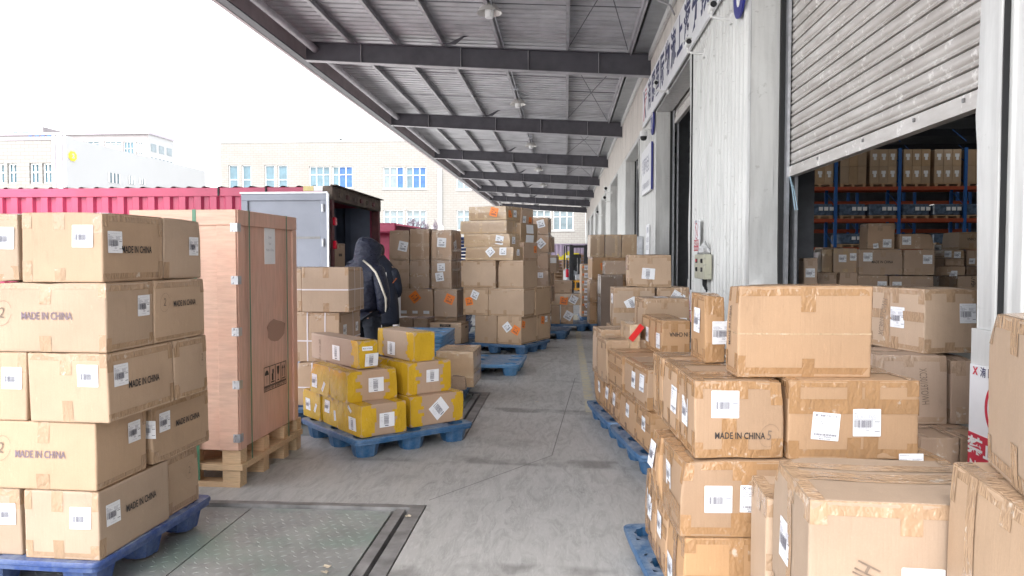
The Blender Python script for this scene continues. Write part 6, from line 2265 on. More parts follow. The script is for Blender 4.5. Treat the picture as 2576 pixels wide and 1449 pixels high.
# swung door leaf, lying along the container side
dl = put('door_leaf', None, ct)
yd0 = ty0 - .16
xr_, xl_d = onY(822, 500, yd0).x, onY(606, 500, yd0).x
zt_d = onY(720, 487, yd0).z
mb = MB(); mb.box(xl_d + .09, xr_ - .09, yd0 + .03, yd0 + .07, .06, zt_d - .09); mb.build('panel', 'door_grey', dl)
for x0, x1, z0, z1 in ((xl_d, xr_, zt_d - .09, zt_d), (xl_d, xr_, 0, .08), (xl_d, xl_d + .09, .08, zt_d - .09), (xr_ - .09, xr_, .08, zt_d - .09)):
    mb = MB(); mb.cbox(x0, x1, yd0, yd0 + .08, z0, z1, .006); mb.build('frame_bar', 'door_grey', dl)
for x0, x1, z0, z1 in ((xl_d - .01, xr_ + .012, zt_d + .001, zt_d + .022), (xr_ + .001, xr_ + .025, 0, zt_d)):
    mb = MB(); mb.box(x0, x1, yd0 - .012, yd0 + .04, z0, z1); mb.build('rubber_seal', 'galv', dl)
for z in (1.05, 1.75):
    mb = MB(); mb.box(xl_d + .1, xr_ - .1, yd0 + .022, yd0 + .029, z, z + .03); mb.build('crossbar', 'steel_dk', dl)
for k in range(5):
    mb = MB(); z = .35 + k * .45; mb.path([(xr_ - .05, yd0 - .015, z - .05), (xr_ - .05, yd0 - .015, z + .05)], .018, 8); mb.build('hinge', 'galv', dl)
for x in (onX(835, 470, XT).x - .9, onX(835, 470, XT).x - 1.55):
    mb = MB(); mb.box(x, x + .018, ty0 - .02, ty0 - .001, tz1 - .11, tz1 + .0); mb.build('tarp_hook', 'black', ct)
mb = MB()
sa, sb = onY(763, 475, ty0), onY(815, 478, ty0)
mb.box(sa.x, (sa.x + sb.x) / 2, ty0 - .006, ty0 - .0008, sa.z - .03, sa.z + .035); mb.build('reflector_strip', simple('yellow_reflector', (.55, .45, .18), .4), ct)
mb = MB(); mb.box((sa.x + sb.x) / 2 + .002, sb.x, ty0 - .006, ty0 - .0008, sa.z - .03, sa.z + .035); mb.build('reflector_strip', 'white', ct)
mb = MB(); mb.box(xk - 2, XT - .1, ty0 + .7, ty0 + .85, -.4, tz0); mb.box(xk - 2, XT - .1, ty1 - .85, ty1 - .7, -.4, tz0); mb.build('chassis', 'black', ct)
for x in (-4.6, -5.9, -14.0):
    for y in (ty0 + .12, ty1 - .42):
        mb = MB(); mb.lathe([(.1, 0), (.3, .0), (.48, .03), (.5, .1), (.5, .2), (.48, .27), (.3, .3), (.1, .3)], 24, 0, Matrix.Translation((x, y, -.75)) @ Matrix.Rotation(R(-90), 4, 'X'))
        mb.build('wheel', 'black', ct, smooth=40)
mb = MB(); mb.cbox(xk - 2.2, xk - .3, ty0, ty1, -.6, 2.2, .1); mb.build('cab', 'red', ct)
# cartons loaded inside the container
q = random.Random(8)
for k, (y0_, z0_, w_, h_) in enumerate(((ty0 + .12, .03, .36, .62), (ty0 + .12, .66, .36, .66), (ty0 + .12, 1.33, .36, .72), (ty0 + .50, .03, .48, .75), (ty0 + .50, .79, .48, .92))):
    carton(Vector((XT - .42, y0_ + w_ / 2, z0_)), R(90), w_, .6, h_, '%s carton loaded at the left side inside the red container' % ('bottom', 'middle', 'top', 'inner bottom', 'inner upper')[k], 'cartons inside the container', 'tan', 'H', [('R', .5, .4, 'o: ', .2), ('F', .5, .4, 'o: ', .15), ('F', .5, .82, 'plate', .16)])

# ------------------------------------------------------------------ signs and fittings on the warehouse wall
MAT['sign_white'] = simple('sign_white', (0.76, 0.76, 0.78), 0.4, var=0.04)
MAT['sign_blue'] = simple('sign_blue', (0.025, 0.03, 0.22), 0.4, var=0.05)
MAT['sign_navy'] = simple('sign_navy_letters', (0.03, 0.035, 0.11), 0.5, var=0.05)
MAT['sign_red'] = simple('sign_red', (0.52, 0.01, 0.045), 0.4, var=0.05)
MAT['box_beige'] = clad('aged_beige_enamel', (0.52, 0.51, 0.40), 0.5, 0.4)


def WALL(x, y, z):          # sign frame on the wall: x towards the camera (-Y), y up, out of the wall (-X)
    return Matrix(((0, 0, -1, x), (-1, 0, 0, y), (0, 1, 0, z), (0, 0, 0, 1)))


sg = thing('fascia_sign', 'long white sign board with large navy Chinese characters over the dock doors', 'sign', (0, 0, 0))
zs0, zs1 = 4.74, 5.66
for k, (ya_, yb_) in enumerate(((19.5, 16.56), (16.555, 13.42), (13.415, 9.10), (9.095, 6.2))):
    mb = MB(); mb.box(1.915, 1.945, yb_, ya_, zs0, zs1); mb.build('panel', 'sign_white', sg)
mb = MB()
for k, ch in enumerate('洧颐国际物流上海分拨中心'):
    yv = 17.95 - .785 * k
    mb.mesh(text(ch, 0.03), WALL(1.9135, yv, (zs0 + zs1) / 2 + .02) @ tmat(0, 0, .68, .70))
mb.build('lettering', 'sign_navy', sg)
mb = MB()
M_ = WALL(1.9135, 18.9, (zs0 + zs1) / 2 + .03)
mb.add([(-.36, .36, 0), (-.2, .36, 0), (.06, -.05, 0), (.3, -.36, 0), (.12, -.36, 0), (-.05, -.1, 0)], [(0, 5, 4, 3, 2, 1)], 0, M_)
for k in range(3):
    mb.rect(.05, .36, .08 + k * .1, .13 + k * .1, 0.001, 1, M_)
mb.add([(-.36, -.36, .001), (-.2, -.36, .001), (.1, .06, .001), (0, .14, .001)], [(0, 1, 2, 3)], 1, M_)
mb.build('logo_mark', ['sign_navy', 'sign_red'], sg)


def round_sign(y, z, r, s, lb):
    t = thing('number_sign', lb, 'sign', (1.955, y, z))
    Mz = Matrix.Rotation(R(-90), 4, 'Y')
    mb = MB(); mb.lathe([(0, 0), (r, 0), (r, .025), (0, .025)], 40, 0, Mz); mb.build('disc', 'sign_blue', t, smooth=40)
    mb = MB(); mb.mesh(text(s, .04), WALL(-.027, 0, 0) @ tmat(0, 0, r * 1.5, r * 1.6)); mb.build('digit', 'white', t)


round_sign(8.86, 4.47, .27, '6', 'round blue sign with white six beside the near roller shutter')
round_sign(17.48, 4.55, .28, '7', 'round blue sign with white seven beside the second dock door')
bs = thing('notice_board', 'white notice board with grey characters on the second wall pier', 'sign', (0, 0, 0))
mb = MB(); mb.box(1.90, 1.95, 17.45, 19.5, 3.05, 4.12); mb.build('panel', 'sign_white', bs)
mb = MB(); mb.box(1.91, 1.95, 17.43, 17.449, 3.05, 4.12); mb.build('blue_edge', 'sign_blue', bs)
mb = MB(); mb.mesh(text('新颐海运仓', .02), WALL(1.8985, 18.5, 3.68) @ tmat(0, 0, .30, .42)); mb.mesh(text('上海 洧颐国际物流有限公司', .01), WALL(1.8985, 18.5, 3.22) @ tmat(0, 0, .13, .16)); mb.build('lettering', 'grey_ink', bs)
wsn = thing('wall_notice', 'narrow white notice with grey lines low on the second wall pier', 'sign', (0, 0, 0))
mb = MB(); mb.box(1.94, 1.96, 18.05, 18.75, 1.55, 2.3); mb.build('panel', 'sign_white', wsn)
mb = MB(); mb.mesh(text('洧颐', .02), WALL(1.9385, 18.4, 2.15) @ tmat(0, 0, .2, .16)); mb.mesh(text('装卸须知', .0), WALL(1.9385, 18.4, 1.92) @ tmat(0, 0, .14, .13)); mb.mesh(text('注意安全', .0), WALL(1.9385, 18.4, 1.74) @ tmat(0, 0, .14, .13)); mb.build('lettering', 'grey_ink', wsn)


def ban_sign(x, y0, y1, z0, z1, lb, gap=.02):
    t = thing('prohibition_sign', lb, 'sign', (0, 0, 0))
    zm = z0 + (z1 - z0) * .37
    yc, w_, h_ = (y0 + y1) / 2, abs(y1 - y0), z1 - z0
    mb = MB(); mb.box(x, x + gap, min(y0, y1), max(y0, y1), z0, z1); mb.build('panel', 'sign_white', t)
    mb = MB(); mb.box(x - .003, x, min(y0, y1) + .002, max(y0, y1) - .002, z0 + .002, zm); rp = mb.build('red_panel', 'sign_red', t)
    mb = MB()
    mb.mesh(text('禁止吸烟', .03), WALL(x - .0045, yc, z0 + (zm - z0) * .66) @ tmat(0, 0, w_ * .25, (zm - z0) * .48))
    mb.mesh(text('NO SMOKING', .02), WALL(x - .0045, yc, z0 + (zm - z0) * .22) @ tmat(0, 0, w_ * .145, (zm - z0) * .30))
    mb.build('lettering', 'white', rp)
    mb = MB()
    r_ = min(w_, z1 - zm) * .36
    zc_ = zm + (z1 - zm) * .44
    Mw = WALL(x - .0015, yc, zc_)
    n = 36
    for k in range(n):
        a0, a1 = 2 * math.pi * k / n, 2 * math.pi * (k + 1) / n
        mb.quad((r_ * math.cos(a0), r_ * math.sin(a0), 0), (r_ * 1.18 * math.cos(a0), r_ * 1.18 * math.sin(a0), 0), (r_ * 1.18 * math.cos(a1), r_ * 1.18 * math.sin(a1), 0), (r_ * math.cos(a1), r_ * math.sin(a1), 0), 0, Mw)
    c_ = .707 * r_
    mb.quad((-c_ - .01, c_ - .01, 0), (-c_ + .01, c_ + .01, 0), (c_ + .01, -c_ + .01, 0), (c_ - .01, -c_ - .01, 0), 0, Mw)
    mb.build('ban_ring', 'sign_red', t)
    mb = MB()
    mb.mesh(text('X', .04), WALL(x - .0015, y0 - .05, z1 - .03) @ tmat(0, 0, .055, .05)); mb.build('logo_mark', 'sign_red', t)
    mb = MB(); mb.mesh(text('洧 颐', .02), WALL(x - .0015, y0 - .15, z1 - .03) @ tmat(0, 0, .05, .05)); mb.build('logo_text', 'sign_navy', t)


ban_sign(1.955, 3.825, 3.27, .47, .99, 'red and white prohibition sign low on the white post at right', .012)
ban_sign(1.90, 11.5, 11.12, 1.60, 2.05, 'red and white prohibition sign above the beige control box')
ban_sign(1.955, 12.42, 12.08, .50, 1.0, 'red and white prohibition sign low beside the second dock door', .012)

cb = thing('control_box', 'rusty beige shutter control box with buttons on the corrugated wall', 'control box', (0, 0, 0))
mb = MB(); mb.cbox(1.866, 1.965, 10.46, 11.25, 1.21, 1.55, .006); mb.build('housing', 'box_beige', cb)
for y_, z_, m_ in ((11.06, 1.46, 'sign_red'), (10.66, 1.46, 'black'), (11.06, 1.34, 'black'), (10.66, 1.34, 'steel_dk')):
    mb = MB(); mb.box(1.857, 1.866, y_ - .055, y_ + .055, z_ - .03, z_ + .03, 0); mb.box(1.849, 1.857, y_ - .035, y_ + .035, z_ - .012, z_ + .022, 1); mb.build('button', ['black', m_], cb)
for k in range(3):
    mb = MB(); y_ = 10.58 + k * .1; mb.path([(1.92, y_, 1.21), (1.91, y_ - .01, 1.14), (1.92, y_ - .03, 1.07 + .02 * k), (1.93, y_ + .06, 1.04 + .03 * k), (1.93, y_ + .12, 1.12), (1.93, y_ + .13, 1.21)], .011, 6); mb.build('cable', 'black', cb, smooth=180)
MAT['plastic_film'] = simple('crumpled_clear_film', (0.62, 0.62, 0.62), 0.12, var=0.15, scale=30, bmp=0.6, bscale=40)
q = random.Random(2)
mb = MB(); mb.lathe([(.001, .0), (.09, .0), (.12, .03), (.07, .09), (.02, .17), (.001, .22)], 12)
mb.v = [(x * q.uniform(.7, 1.2), y * q.uniform(.9, 1.9), z * q.uniform(.75, 1.1)) for x, y, z in mb.v]
tag(mb.build('plastic_wad', 'plastic_film', smooth=20, loc=(1.91, 10.7, 1.551)), 'crumpled clear plastic wad lying on the beige control box', 'plastic film')
t = thing('wall_cabinet', 'pale grey cabinet fixed to the second wall pier behind the top cartons', 'cabinet', (0, 0, 0))
mb = MB(); mb.cbox(1.72, 1.96, 19.6, 20.2, 1.5, 2.05, .008); mb.build('housing', 'galv', t)
mb = MB(); mb.box(1.712, 1.72, 19.63, 20.17, 1.53, 2.02); mb.build('door', 'galv', t)


def bullet_cam(px, py, lb, L=.20, r=.042, xo=.27, dz=.0):
    x = 2.0 - xo
    p = onX(px, py, x)
    t = thing('security_camera', lb, 'camera', p, 0)
    mb = MB(); mb.lathe([(0, -.0), (r, .0), (r, L), (r * .7, L + .01), (0, L + .01)], 16, 0, Matrix.Rotation(R(-90 - 6), 4, 'X')); mb.build('body', 'white', t, smooth=40)
    mb = MB(); mb.lathe([(0, -.004), (r * .92, -.004), (r * .92, .0), (0, .0)], 16, 0, Matrix.Rotation(R(-96), 4, 'X')); mb.build('lens', 'black', t)
    mb = MB(); mb.box(-r * 1.05, r * 1.05, -.03, L * .9, r, r + .008); mb.build('sunshield', 'white', t)
    mb = MB(); mb.path([(0, L * .6, -r), (0, L * .6, -r - .07), (.12, L * .6, -r - .10), (xo - .02, L * .6, -r - .10)], .018, 8); mb.cbox(xo - .05, xo - .01, L * .6 - .05, L * .6 + .05, -r - .16, -r - .04, .004); mb.build('bracket', 'white', t, smooth=40)


bullet_cam(1733, 104, 'white security camera on a bracket under the sign, nearest the second door corner')
bullet_cam(1795, 10, 'white security camera at the top edge beside the number six sign')
bullet_cam(1651, 208, 'white security camera hanging before the sign above the second door')
for k, (px, py) in enumerate(((1524, 474), (1521, 497), (1503, 533))):
    bullet_cam(px, py, 'far white security camera on the wall, ' + ('highest of the far three', 'middle of the far three', 'lowest of the far three')[k], .3, .07, .3)
t = thing('dome_camera', 'white dome camera with dark eye on the second wall pier', 'camera', onX(1619, 343, 1.80))
mb = MB(); mb.lathe([(0, .12), (.08, .12), (.09, .09), (.09, .0), (0, .0)], 20); mb.build('housing', 'white', t, smooth=40)
mb = MB(); mb.lathe([(.078, -.002), (.075, -.05), (.05, -.09), (0, -.105)], 20); mb.build('dome', 'black', t, smooth=60)
mb = MB(); mb.path([(0, 0, .12), (0, 0, .16), (.19, 0, .16)], .02, 8); mb.build('bracket', 'white', t)
t = thing('wall_cable', 'thin grey cable drooping from the gutter to the wall by the near beam', 'cable')
mb = MB(); mb.path([(-1.2, 14.2, zt_(-1.2) + .02), (.0, 14.2, zt_(0) + .0), (1.5, 14.2, zt_(1.5) - .03), (1.86, 14.1, 6.05), (1.93, 14.0, 5.85)], .018, 6); mb.build('cable_run', 'purlin', t, smooth=180)

mb = MB(); mb.path([(-1.45, CANY0 + .2, zt_(-1.45) + .0), (-1.45, CANY1 - .2, zt_(-1.45) + .0)], .014, 6); mb.build('conduit', 'galv', cn)
mb = MB(); mb.path([(1.50, CANY0 + .2, zt_(1.5) - .02), (1.50, CANY1 - .2, zt_(1.5) - .02)], .02, 6); mb.build('conduit', 'purlin', cn)
for k in range(7):
    mb = MB(); mb.cbox(-1.53, -1.37, 13.2 + 9 * k, 13.32 + 9 * k, zt_(-1.45) - .05, zt_(-1.45) + .06, .005); mb.build('junction_box', 'galv', cn)
# pendant lamps under the canopy
MAT['lamp_white'] = simple('lamp_enamel', (0.62, 0.60, 0.57), 0.3, var=0.05)
MAT['bulb'] = simple('frosted_bulb', (0.78, 0.78, 0.78), 0.3, var=0.02)
nm = ('nearest', 'second', 'third', 'fourth', 'fifth', 'sixth')
l0 = thing('pendant_lamp', 'nearest enamel dome lamp hanging under the canopy', 'lamp', (0, 0, 0), 0, 'dome lamps under the canopy')
mb = MB(); mb.lathe([(.03, .20), (.07, .19), (.13, .15), (.20, .08), (.245, .0), (.25, -.012), (.238, -.006), (.19, .075), (.12, .14), (.03, .17)], 32); mb.build('shade', 'lamp_white', l0, smooth=60)
mb = MB(); mb.lathe([(.085, .08), (.085, -.09), (.075, -.105), (0, -.107)], 20); mb.build('bulb', 'bulb', l0, smooth=50)
mb = MB(); mb.lathe([(0, .30), (.045, .30), (.045, .21), (.03, .20)], 14); mb.path([(0, 0, .3), (0, 0, .42)], .012, 6); mb.build('fitting', 'galv', l0)
for k in range(6):
    o = l0 if k == 0 else copy_tree(l0)
    p = onY(1231, 28, 15.2)
    o.location = (p.x, 15.2 + 9 * k, p.z - .03)
    o['label'] = nm[k] + ' enamel dome lamp hanging under the canopy'
    if k:
        o['group'] = l0['group']
# strap end hanging from the near shutter
t = thing('hanging_strap', 'pale blue strap end hanging below the half-open shutter', 'strap')
p = onX(1984, 450, 2.36)
mb = MB()
for dy, dx in ((0, 0), (.03, .02)):
    mb.path([(2.37, p.y + dy, 2.40), (2.385 + dx, p.y - .06, 2.2), (2.39 + dx, p.y - .14 - dx, 2.0)], .006, 5)
mb.build('strap_end', simple('pale_blue_strap', (.35, .5, .6), .4), t)

# ------------------------------------------------------------------ forklift, timber pallets, far container
MAT['fork_grey'] = simple('forklift_grey_paint', (0.30, 0.31, 0.33), 0.4, var=0.12)
MAT['fork_yel'] = simple('forklift_amber_paint', (0.62, 0.30, 0.03), 0.4, var=0.1)
MAT['mast'] = simple('greasy_black_steel', (0.022, 0.022, 0.026), 0.4, 0.3, var=0.3)
MAT['cover_yel'] = simple('bright_yellow_plastic', (0.75, 0.62, 0.02), 0.4, var=0.05)
pf = onY(1452, 740, 30.0)
fk = thing('forklift', 'black masted forklift with amber fork carriage facing down the aisle', 'forklift', (pf.x + .06, 30.0, 0), R(5))
mb = MB()
for x in (-.30, .30):
    s_ = 1 if x < 0 else -1
    mb.box(x - .05, x + .05, -.06, -.03, .08, 2.02); mb.box(x - .05 * s_ - .012, x - .05 * s_ + .012, -.03, .09, .08, 2.02); mb.box(x + s_ * .07 - .03, x + s_ * .07 + .03, -.02, .07, .1, 2.0)
mb.build('mast_rail', 'mast', fk)
for z in (.5, 1.05, 1.9):
    mb = MB(); mb.box(-.3, .3, .02, .06, z, z + .08); mb.build('mast_crossbar', 'mast', fk)
mb = MB(); mb.path([(0, .03, .2), (0, .03, 1.3)], .045, 10); mb.build('lift_cylinder', 'mast', fk, smooth=60)
mb = MB()
for x in (-.06, .06):
    mb.path([(x, -.05, .35), (x, -.05, 1.5)], .014, 6)
mb.build('lift_chain', 'steel_dk', fk)
mb = MB(); mb.box(-.42, .42, -.13, -.08, .25, .33); mb.box(-.42, .42, -.13, -.08, .55, .63)
for x in (-.40, -.14, .14, .40):
    mb.box(x - .03, x + .03, -.12, -.09, .331, .549)
mb.build('carriage', 'fork_yel', fk)
for x in (-.27, .27):
    mb = MB(); mb.cbox(x - .05, x + .05, -.17, -.132, .04, .62, .005); mb.cbox(x - .05, x + .05, -1.2, -.171, .04, .075, .005); mb.build('fork', 'mast', fk)
mb = MB(); mb.cbox(-.14, .14, -.11, .0, .64, .86, .02); mb.build('valve_block', 'galv', fk)
mb = MB(); mb.cbox(-.47, .47, .15, .8, .28, .80, .05); mb.cbox(-.47, .47, .8, 1.75, .25, 1.08, .10); mb.build('body', 'fork_grey', fk)
mb = MB(); mb.cbox(-.25, .25, 1.0, 1.45, 1.08, 1.2, .04); mb.cbox(-.25, .25, 1.40, 1.5, 1.2, 1.65, .04); mb.build('seat', 'black', fk)
mb = MB()
for x in (-.44, .44):
    mb.path([(x, .25, .78), (x, .33, 1.5), (x, .45, 1.98), (x, 1.45, 2.0), (x, 1.6, 1.06)], .028, 8)
for k in range(5):
    mb.path([(-.44, .45 + k * .25, 1.99), (.44, .45 + k * .25, 1.99)], .018, 6)
mb.build('overhead_guard', 'mast', fk, smooth=60)
mb = MB(); mb.lathe([(0, -.02), (.19, -.02), (.17, 0), (.15, 0)], 20, 0, Matrix.Translation((0, .62, 1.12)) @ Matrix.Rotation(R(50), 4, 'X')); mb.path([(0, .45, .8), (0, .62, 1.12)], .02, 6); mb.build('steering_wheel', 'black', fk)
for x in (-.42, .42):
    for y, r_ in ((.25, .29), (1.4, .22)):
        mb = MB(); mb.lathe([(.1, -.09), (r_ - .03, -.09), (r_, -.06), (r_, .06), (r_ - .03, .09), (.1, .09)], 22, 0, Matrix.Translation((x, y, r_)) @ Matrix.Rotation(R(90), 4, 'Y')); mb.build('wheel', 'black', fk, smooth=40)
    mb = MB(); mb.cbox(x - .06, x + .06, .16, .22, 1.5, 1.6, .01); mb.build('headlight', 'white', fk)
mb = MB(); mb.cbox(-.5, -.38, .12, .2, .74, 1.06, .02); mb.build('marker_lamp', 'lamp_red', fk)


def timber(mbs, t):
    mb = MB()
    for y in (-.5, -.25, 0, .25, .5):
        mb.box(-.6, .6, y - .08, y + .08, .118, .14)
    mb.box(-.6, .6, .42, .44, .0, .095)
    for x in (-.55, 0, .55):
        mb.box(x - .05, x + .05, -.55, .55, .096, .117)
    mb.build('deck_boards', 'pine_old', t)
    for x in (-.55, 0, .55):
        mb = MB(); mb.box(x - .05, x + .05, -.55, .55, .0, .02); mb.build('runner', 'pine_old', t)
        for y in (-.5, 0, .5):
            mb = MB(); mb.box(x - .11, x + .11, y - .07, y + .07, .021, .095); mb.build('block', 'pine_old', t)


tp = thing('timber_pallet', '', 'pallet', (0, 0, 0), 0, 'weathered timber pallets piled behind the forklift')
timber(None, tp)
q = random.Random(6)
wn_ = 'lowest second third fourth fifth sixth seventh eighth ninth tenth eleventh twelfth'.split()
first = True
for nmx, xx, yy, cnt in (('left', -.05, 35.0, 10), ('right', 1.22, 36.0, 12)):
    for k in range(cnt):
        o = tp if first else copy_tree(tp)
        first = False
        o.location = (xx + q.uniform(-.04, .04), yy + q.uniform(-.04, .04), .142 * k)
        o.rotation_euler = (0, 0, R(q.uniform(-3, 3)))
        o['label'] = '%s timber pallet of the %s pile behind the forklift' % (wn_[k], nmx)
        o['group'] = 'weathered timber pallets piled behind the forklift'
yc = thing('yellow_cover', 'bright yellow plastic cover with a pointed fin lying on timber pallets', 'plastic cover', (.1, 34.7, 1.425))
prof = [(-.58, 0), (-.50, .10), (-.46, .28), (-.38, .16), (-.32, .12), (-.22, .22), (-.05, .36), (.12, .40), (.2, .42), (.28, .30), (.5, .30), (.5, 0)]
mb = MB(); mb.prism(prof, -.2, .2, 0, Matrix.Rotation(R(90), 4, 'X')); mb.build('shell', 'cover_yel', yc)
mb = MB(); mb.prism([(x * 1.04, y * .25 - .002) for x, y in prof], -.24, .24, 0, Matrix.Rotation(R(90), 4, 'X')); mb.build('rim', 'cover_yel', yc)
MAT['lilac'] = simple('faded_lilac_paint', (0.40, 0.32, 0.43), 0.5, var=0.12)
pcn = thing('lilac_container', 'faded lilac corrugated container at the far end of the dock', 'container', (0, 0, 0))
mb = MB(); corr_x(mb, -6, 1.7, 60, .12, 2.5, .28, .05); mb.build('side_wall', 'lilac', pcn)
for z in (0.0, 2.5):
    mb = MB(); mb.cbox(-6, 1.7, 59.96, 60.05, z, z + .12, .01); mb.build('rail', 'lilac', pcn)
mb = MB(); mb.box(-5.98, 1.68, 60.06, 62.4, .02, 2.58); mb.build('body', 'lilac', pcn)

# red truck in the next bay, seen over the cartons
rt = thing('red_truck', 'red roofed truck with white lower panel parked beyond the open container', 'truck', (0, 0, 0))
pr = onY(968, 568, 17.0)
zr_ = pr.z
mb = MB(); mb.cbox(-6.5, -3.75, 16.7, 19.0, zr_ - .16, zr_ + .05, .03); mb.build('roof', 'red', rt)
for x in (-3.8, -4.6, -5.4):
    mb = MB(); mb.box(x - .03, x + .03, 16.75, 16.81, .55, zr_ - .16); mb.build('post', 'red', rt)
mb = MB(); mb.box(-6.45, -3.78, 17.2, 18.95, .9, zr_ - .16); mb.build('cargo_body', 'red', rt)
mb = MB(); mb.cbox(-6.5, -3.7, 16.65, 19.0, -.6, 1.45, .03); mb.build('lower_panel', 'white', rt)
mb = MB(); mb.add([(-3.75, 16.7, zr_ + .04), (-3.75, 19, zr_ + .04), (-3.2, 19, zr_ - .05), (-3.2, 16.7, zr_ - .05), (-3.75, 16.7, zr_ + .0), (-3.75, 19, zr_ + .0), (-3.2, 19, zr_ - .08), (-3.2, 16.7, zr_ - .08)], [(0, 3, 2, 1), (4, 5, 6, 7), (0, 4, 7, 3), (1, 2, 6, 5), (2, 3, 7, 6)]); mb.build('awning_flap', 'red', rt)
for x in (-4.3, -5.9):
    for y in (16.7, 18.65):
        mb = MB(); mb.lathe([(.1, 0), (.46, .0), (.48, .05), (.48, .25), (.46, .3), (.1, .3)], 22, 0, Matrix.Translation((x, y, -.77)) @ Matrix.Rotation(R(-90), 4, 'X')); mb.build('wheel', 'black', rt, smooth=40)

# ------------------------------------------------------------------ buildings across the yard
def facade(mb, x0, x1, z0, z1, y, holes, mi=0):
    xs = sorted({x0, x1} | {h[0] for h in holes} | {h[1] for h in holes})
    zs = sorted({z0, z1} | {h[2] for h in holes} | {h[3] for h in holes})
    for i in range(len(xs) - 1):
        for j in range(len(zs) - 1):
            cx, cz = (xs[i] + xs[i + 1]) / 2, (zs[j] + zs[j + 1]) / 2
            if not any(h[0] < cx < h[1] and h[2] < cz < h[3] for h in holes):
                mb.quad((xs[i], y, zs[j]), (xs[i + 1], y, zs[j]), (xs[i + 1], y, zs[j + 1]), (xs[i], y, zs[j + 1]), mi)
    for a, b_, c, d in [h[:4] for h in holes]:
        e = y + .25
        mb.quad((a, y, c), (a, e, c), (a, e, d), (a, y, d), mi); mb.quad((b_, y, c), (b_, y, d), (b_, e, d), (b_, e, c), mi)
        mb.quad((a, y, c), (b_, y, c), (b_, e, c), (a, e, c), mi); mb.quad((a, y, d), (a, e, d), (b_, e, d), (b_, y, d), mi)


def window(parent, h, y, cols, split, glass='glass', curtain=0):
    a, b_, c, d = h[:4]
    w_ = put('window', None, parent)
    mb = MB()
    t = .09
    ys = (y + .16, y + .22)
    mb.box(a, b_, *ys, c, c + t); mb.box(a, b_, *ys, d - t, d); mb.box(a, a + t, *ys, c + t, d - t); mb.box(b_ - t, b_, *ys, c + t, d - t)
    for k in range(1, cols):
        x = a + (b_ - a) * k / cols
        mb.box(x - t * .45, x + t * .45, *ys, c + t, d - t)
    zz_ = c + (d - c) * split
    mb.box(a + t, b_ - t, ys[0] - .01, ys[0] + .001, zz_ - t * .4, zz_ + t * .4)
    mb.build('frame', 'white', w_)
    mb = MB(); mb.rect(0, 1, 0, 1)
    mb = MB(); mb.quad((a, y + .24, c), (b_, y + .24, c), (b_, y + .24, d), (a, y + .24, d)); mb.build('pane', glass, w_)
    if curtain:
        q_ = random.Random(int(a * 10))
        mb = MB()
        x = a + t
        for k in range(int(curtain)):
            x0 = a + (b_ - a) * q_.choice((.0, .33, .5, .66)); x1 = x0 + (b_ - a) * q_.choice((.3, .36))
            mb.quad((x0, y + .232 - k * .002, c), (min(x1, b_), y + .232 - k * .002, c), (min(x1, b_), y + .232 - k * .002, d), (x0, y + .232 - k * .002, d))
        mb.build('curtain', 'curtain', w_)


YB = 84.0
bb = thing('brick_building', 'long cream brick building with blue curtained windows across the yard', 'building')
PX_ = lambda p, y=YB: onY(p, 450, y).x
PZ_ = lambda p, x=900, y=YB: onY(x, p, y).z
H1 = []
for a, b_ in ((575, 598.5), (608.6, 631.5), (666, 690.5), (698.7, 723)):
    H1.append((PX_(a), PX_(b_), PZ_(478, a), PZ_(415.5, a), 1, .42, 'glass', 0))
for k in range(5):
    for a, b_, cu in ((778, 830, 0), (835.4, 887, 2)):
        o_ = 185.4 * k
        x0, x1 = PX_(a + o_), PX_(b_ + o_)
        H1.append((x0, x1, PZ_(473 + 2 * k, a + o_), PZ_(418.5 + 1.5 * k, a + o_), 3, .62, 'glass_pale' if k > 1 or not cu and k == 1 else 'glass', cu if k < 1 else (1 if k == 1 and not cu else (3 if k == 1 else 0))))
        H1.append((x0, x1, PZ_(580, a + o_), PZ_(528.5, a + o_), 3, .68, 'glass_pale', 0))
xb0, xb1 = PX_(555.5), PX_(1760)
ztb = PZ_(353.5)
mb = MB(); facade(mb, xb0, xb1, -1.25, ztb, YB, H1)
mb.quad((xb0, YB, -1.25), (xb0, YB, ztb), (xb0, YB + 20, ztb), (xb0, YB + 20, -1.25)); mb.quad((xb0, YB, ztb), (xb1, YB, ztb), (xb1, YB + 20, ztb), (xb0, YB + 20, ztb))
mb.build('wall', 'brick', bb)
mb = MB(); mb.box(xb0 - .05, xb1, YB - .06, YB - .003, ztb - .12, ztb + .05); mb.build('coping', 'render_white', bb)
for h in H1:
    window(bb, h, YB, h[4], h[5], h[6], h[7])
    mb = MB(); mb.box(h[0] - .1, h[1] + .1, YB - .08, YB - .003, h[2] - .1, h[2] - .003); mb.build('sill', 'render_white', bb)
for p_, t_ in ((1108, 425), (1091, 568)):
    mb = MB(); mb.box(PX_(p_) - .25, PX_(p_) + .2, YB - .25, YB - .004, -1.2, PZ_(t_, p_)); mb.build('drainpipe', 'render_white', bb)

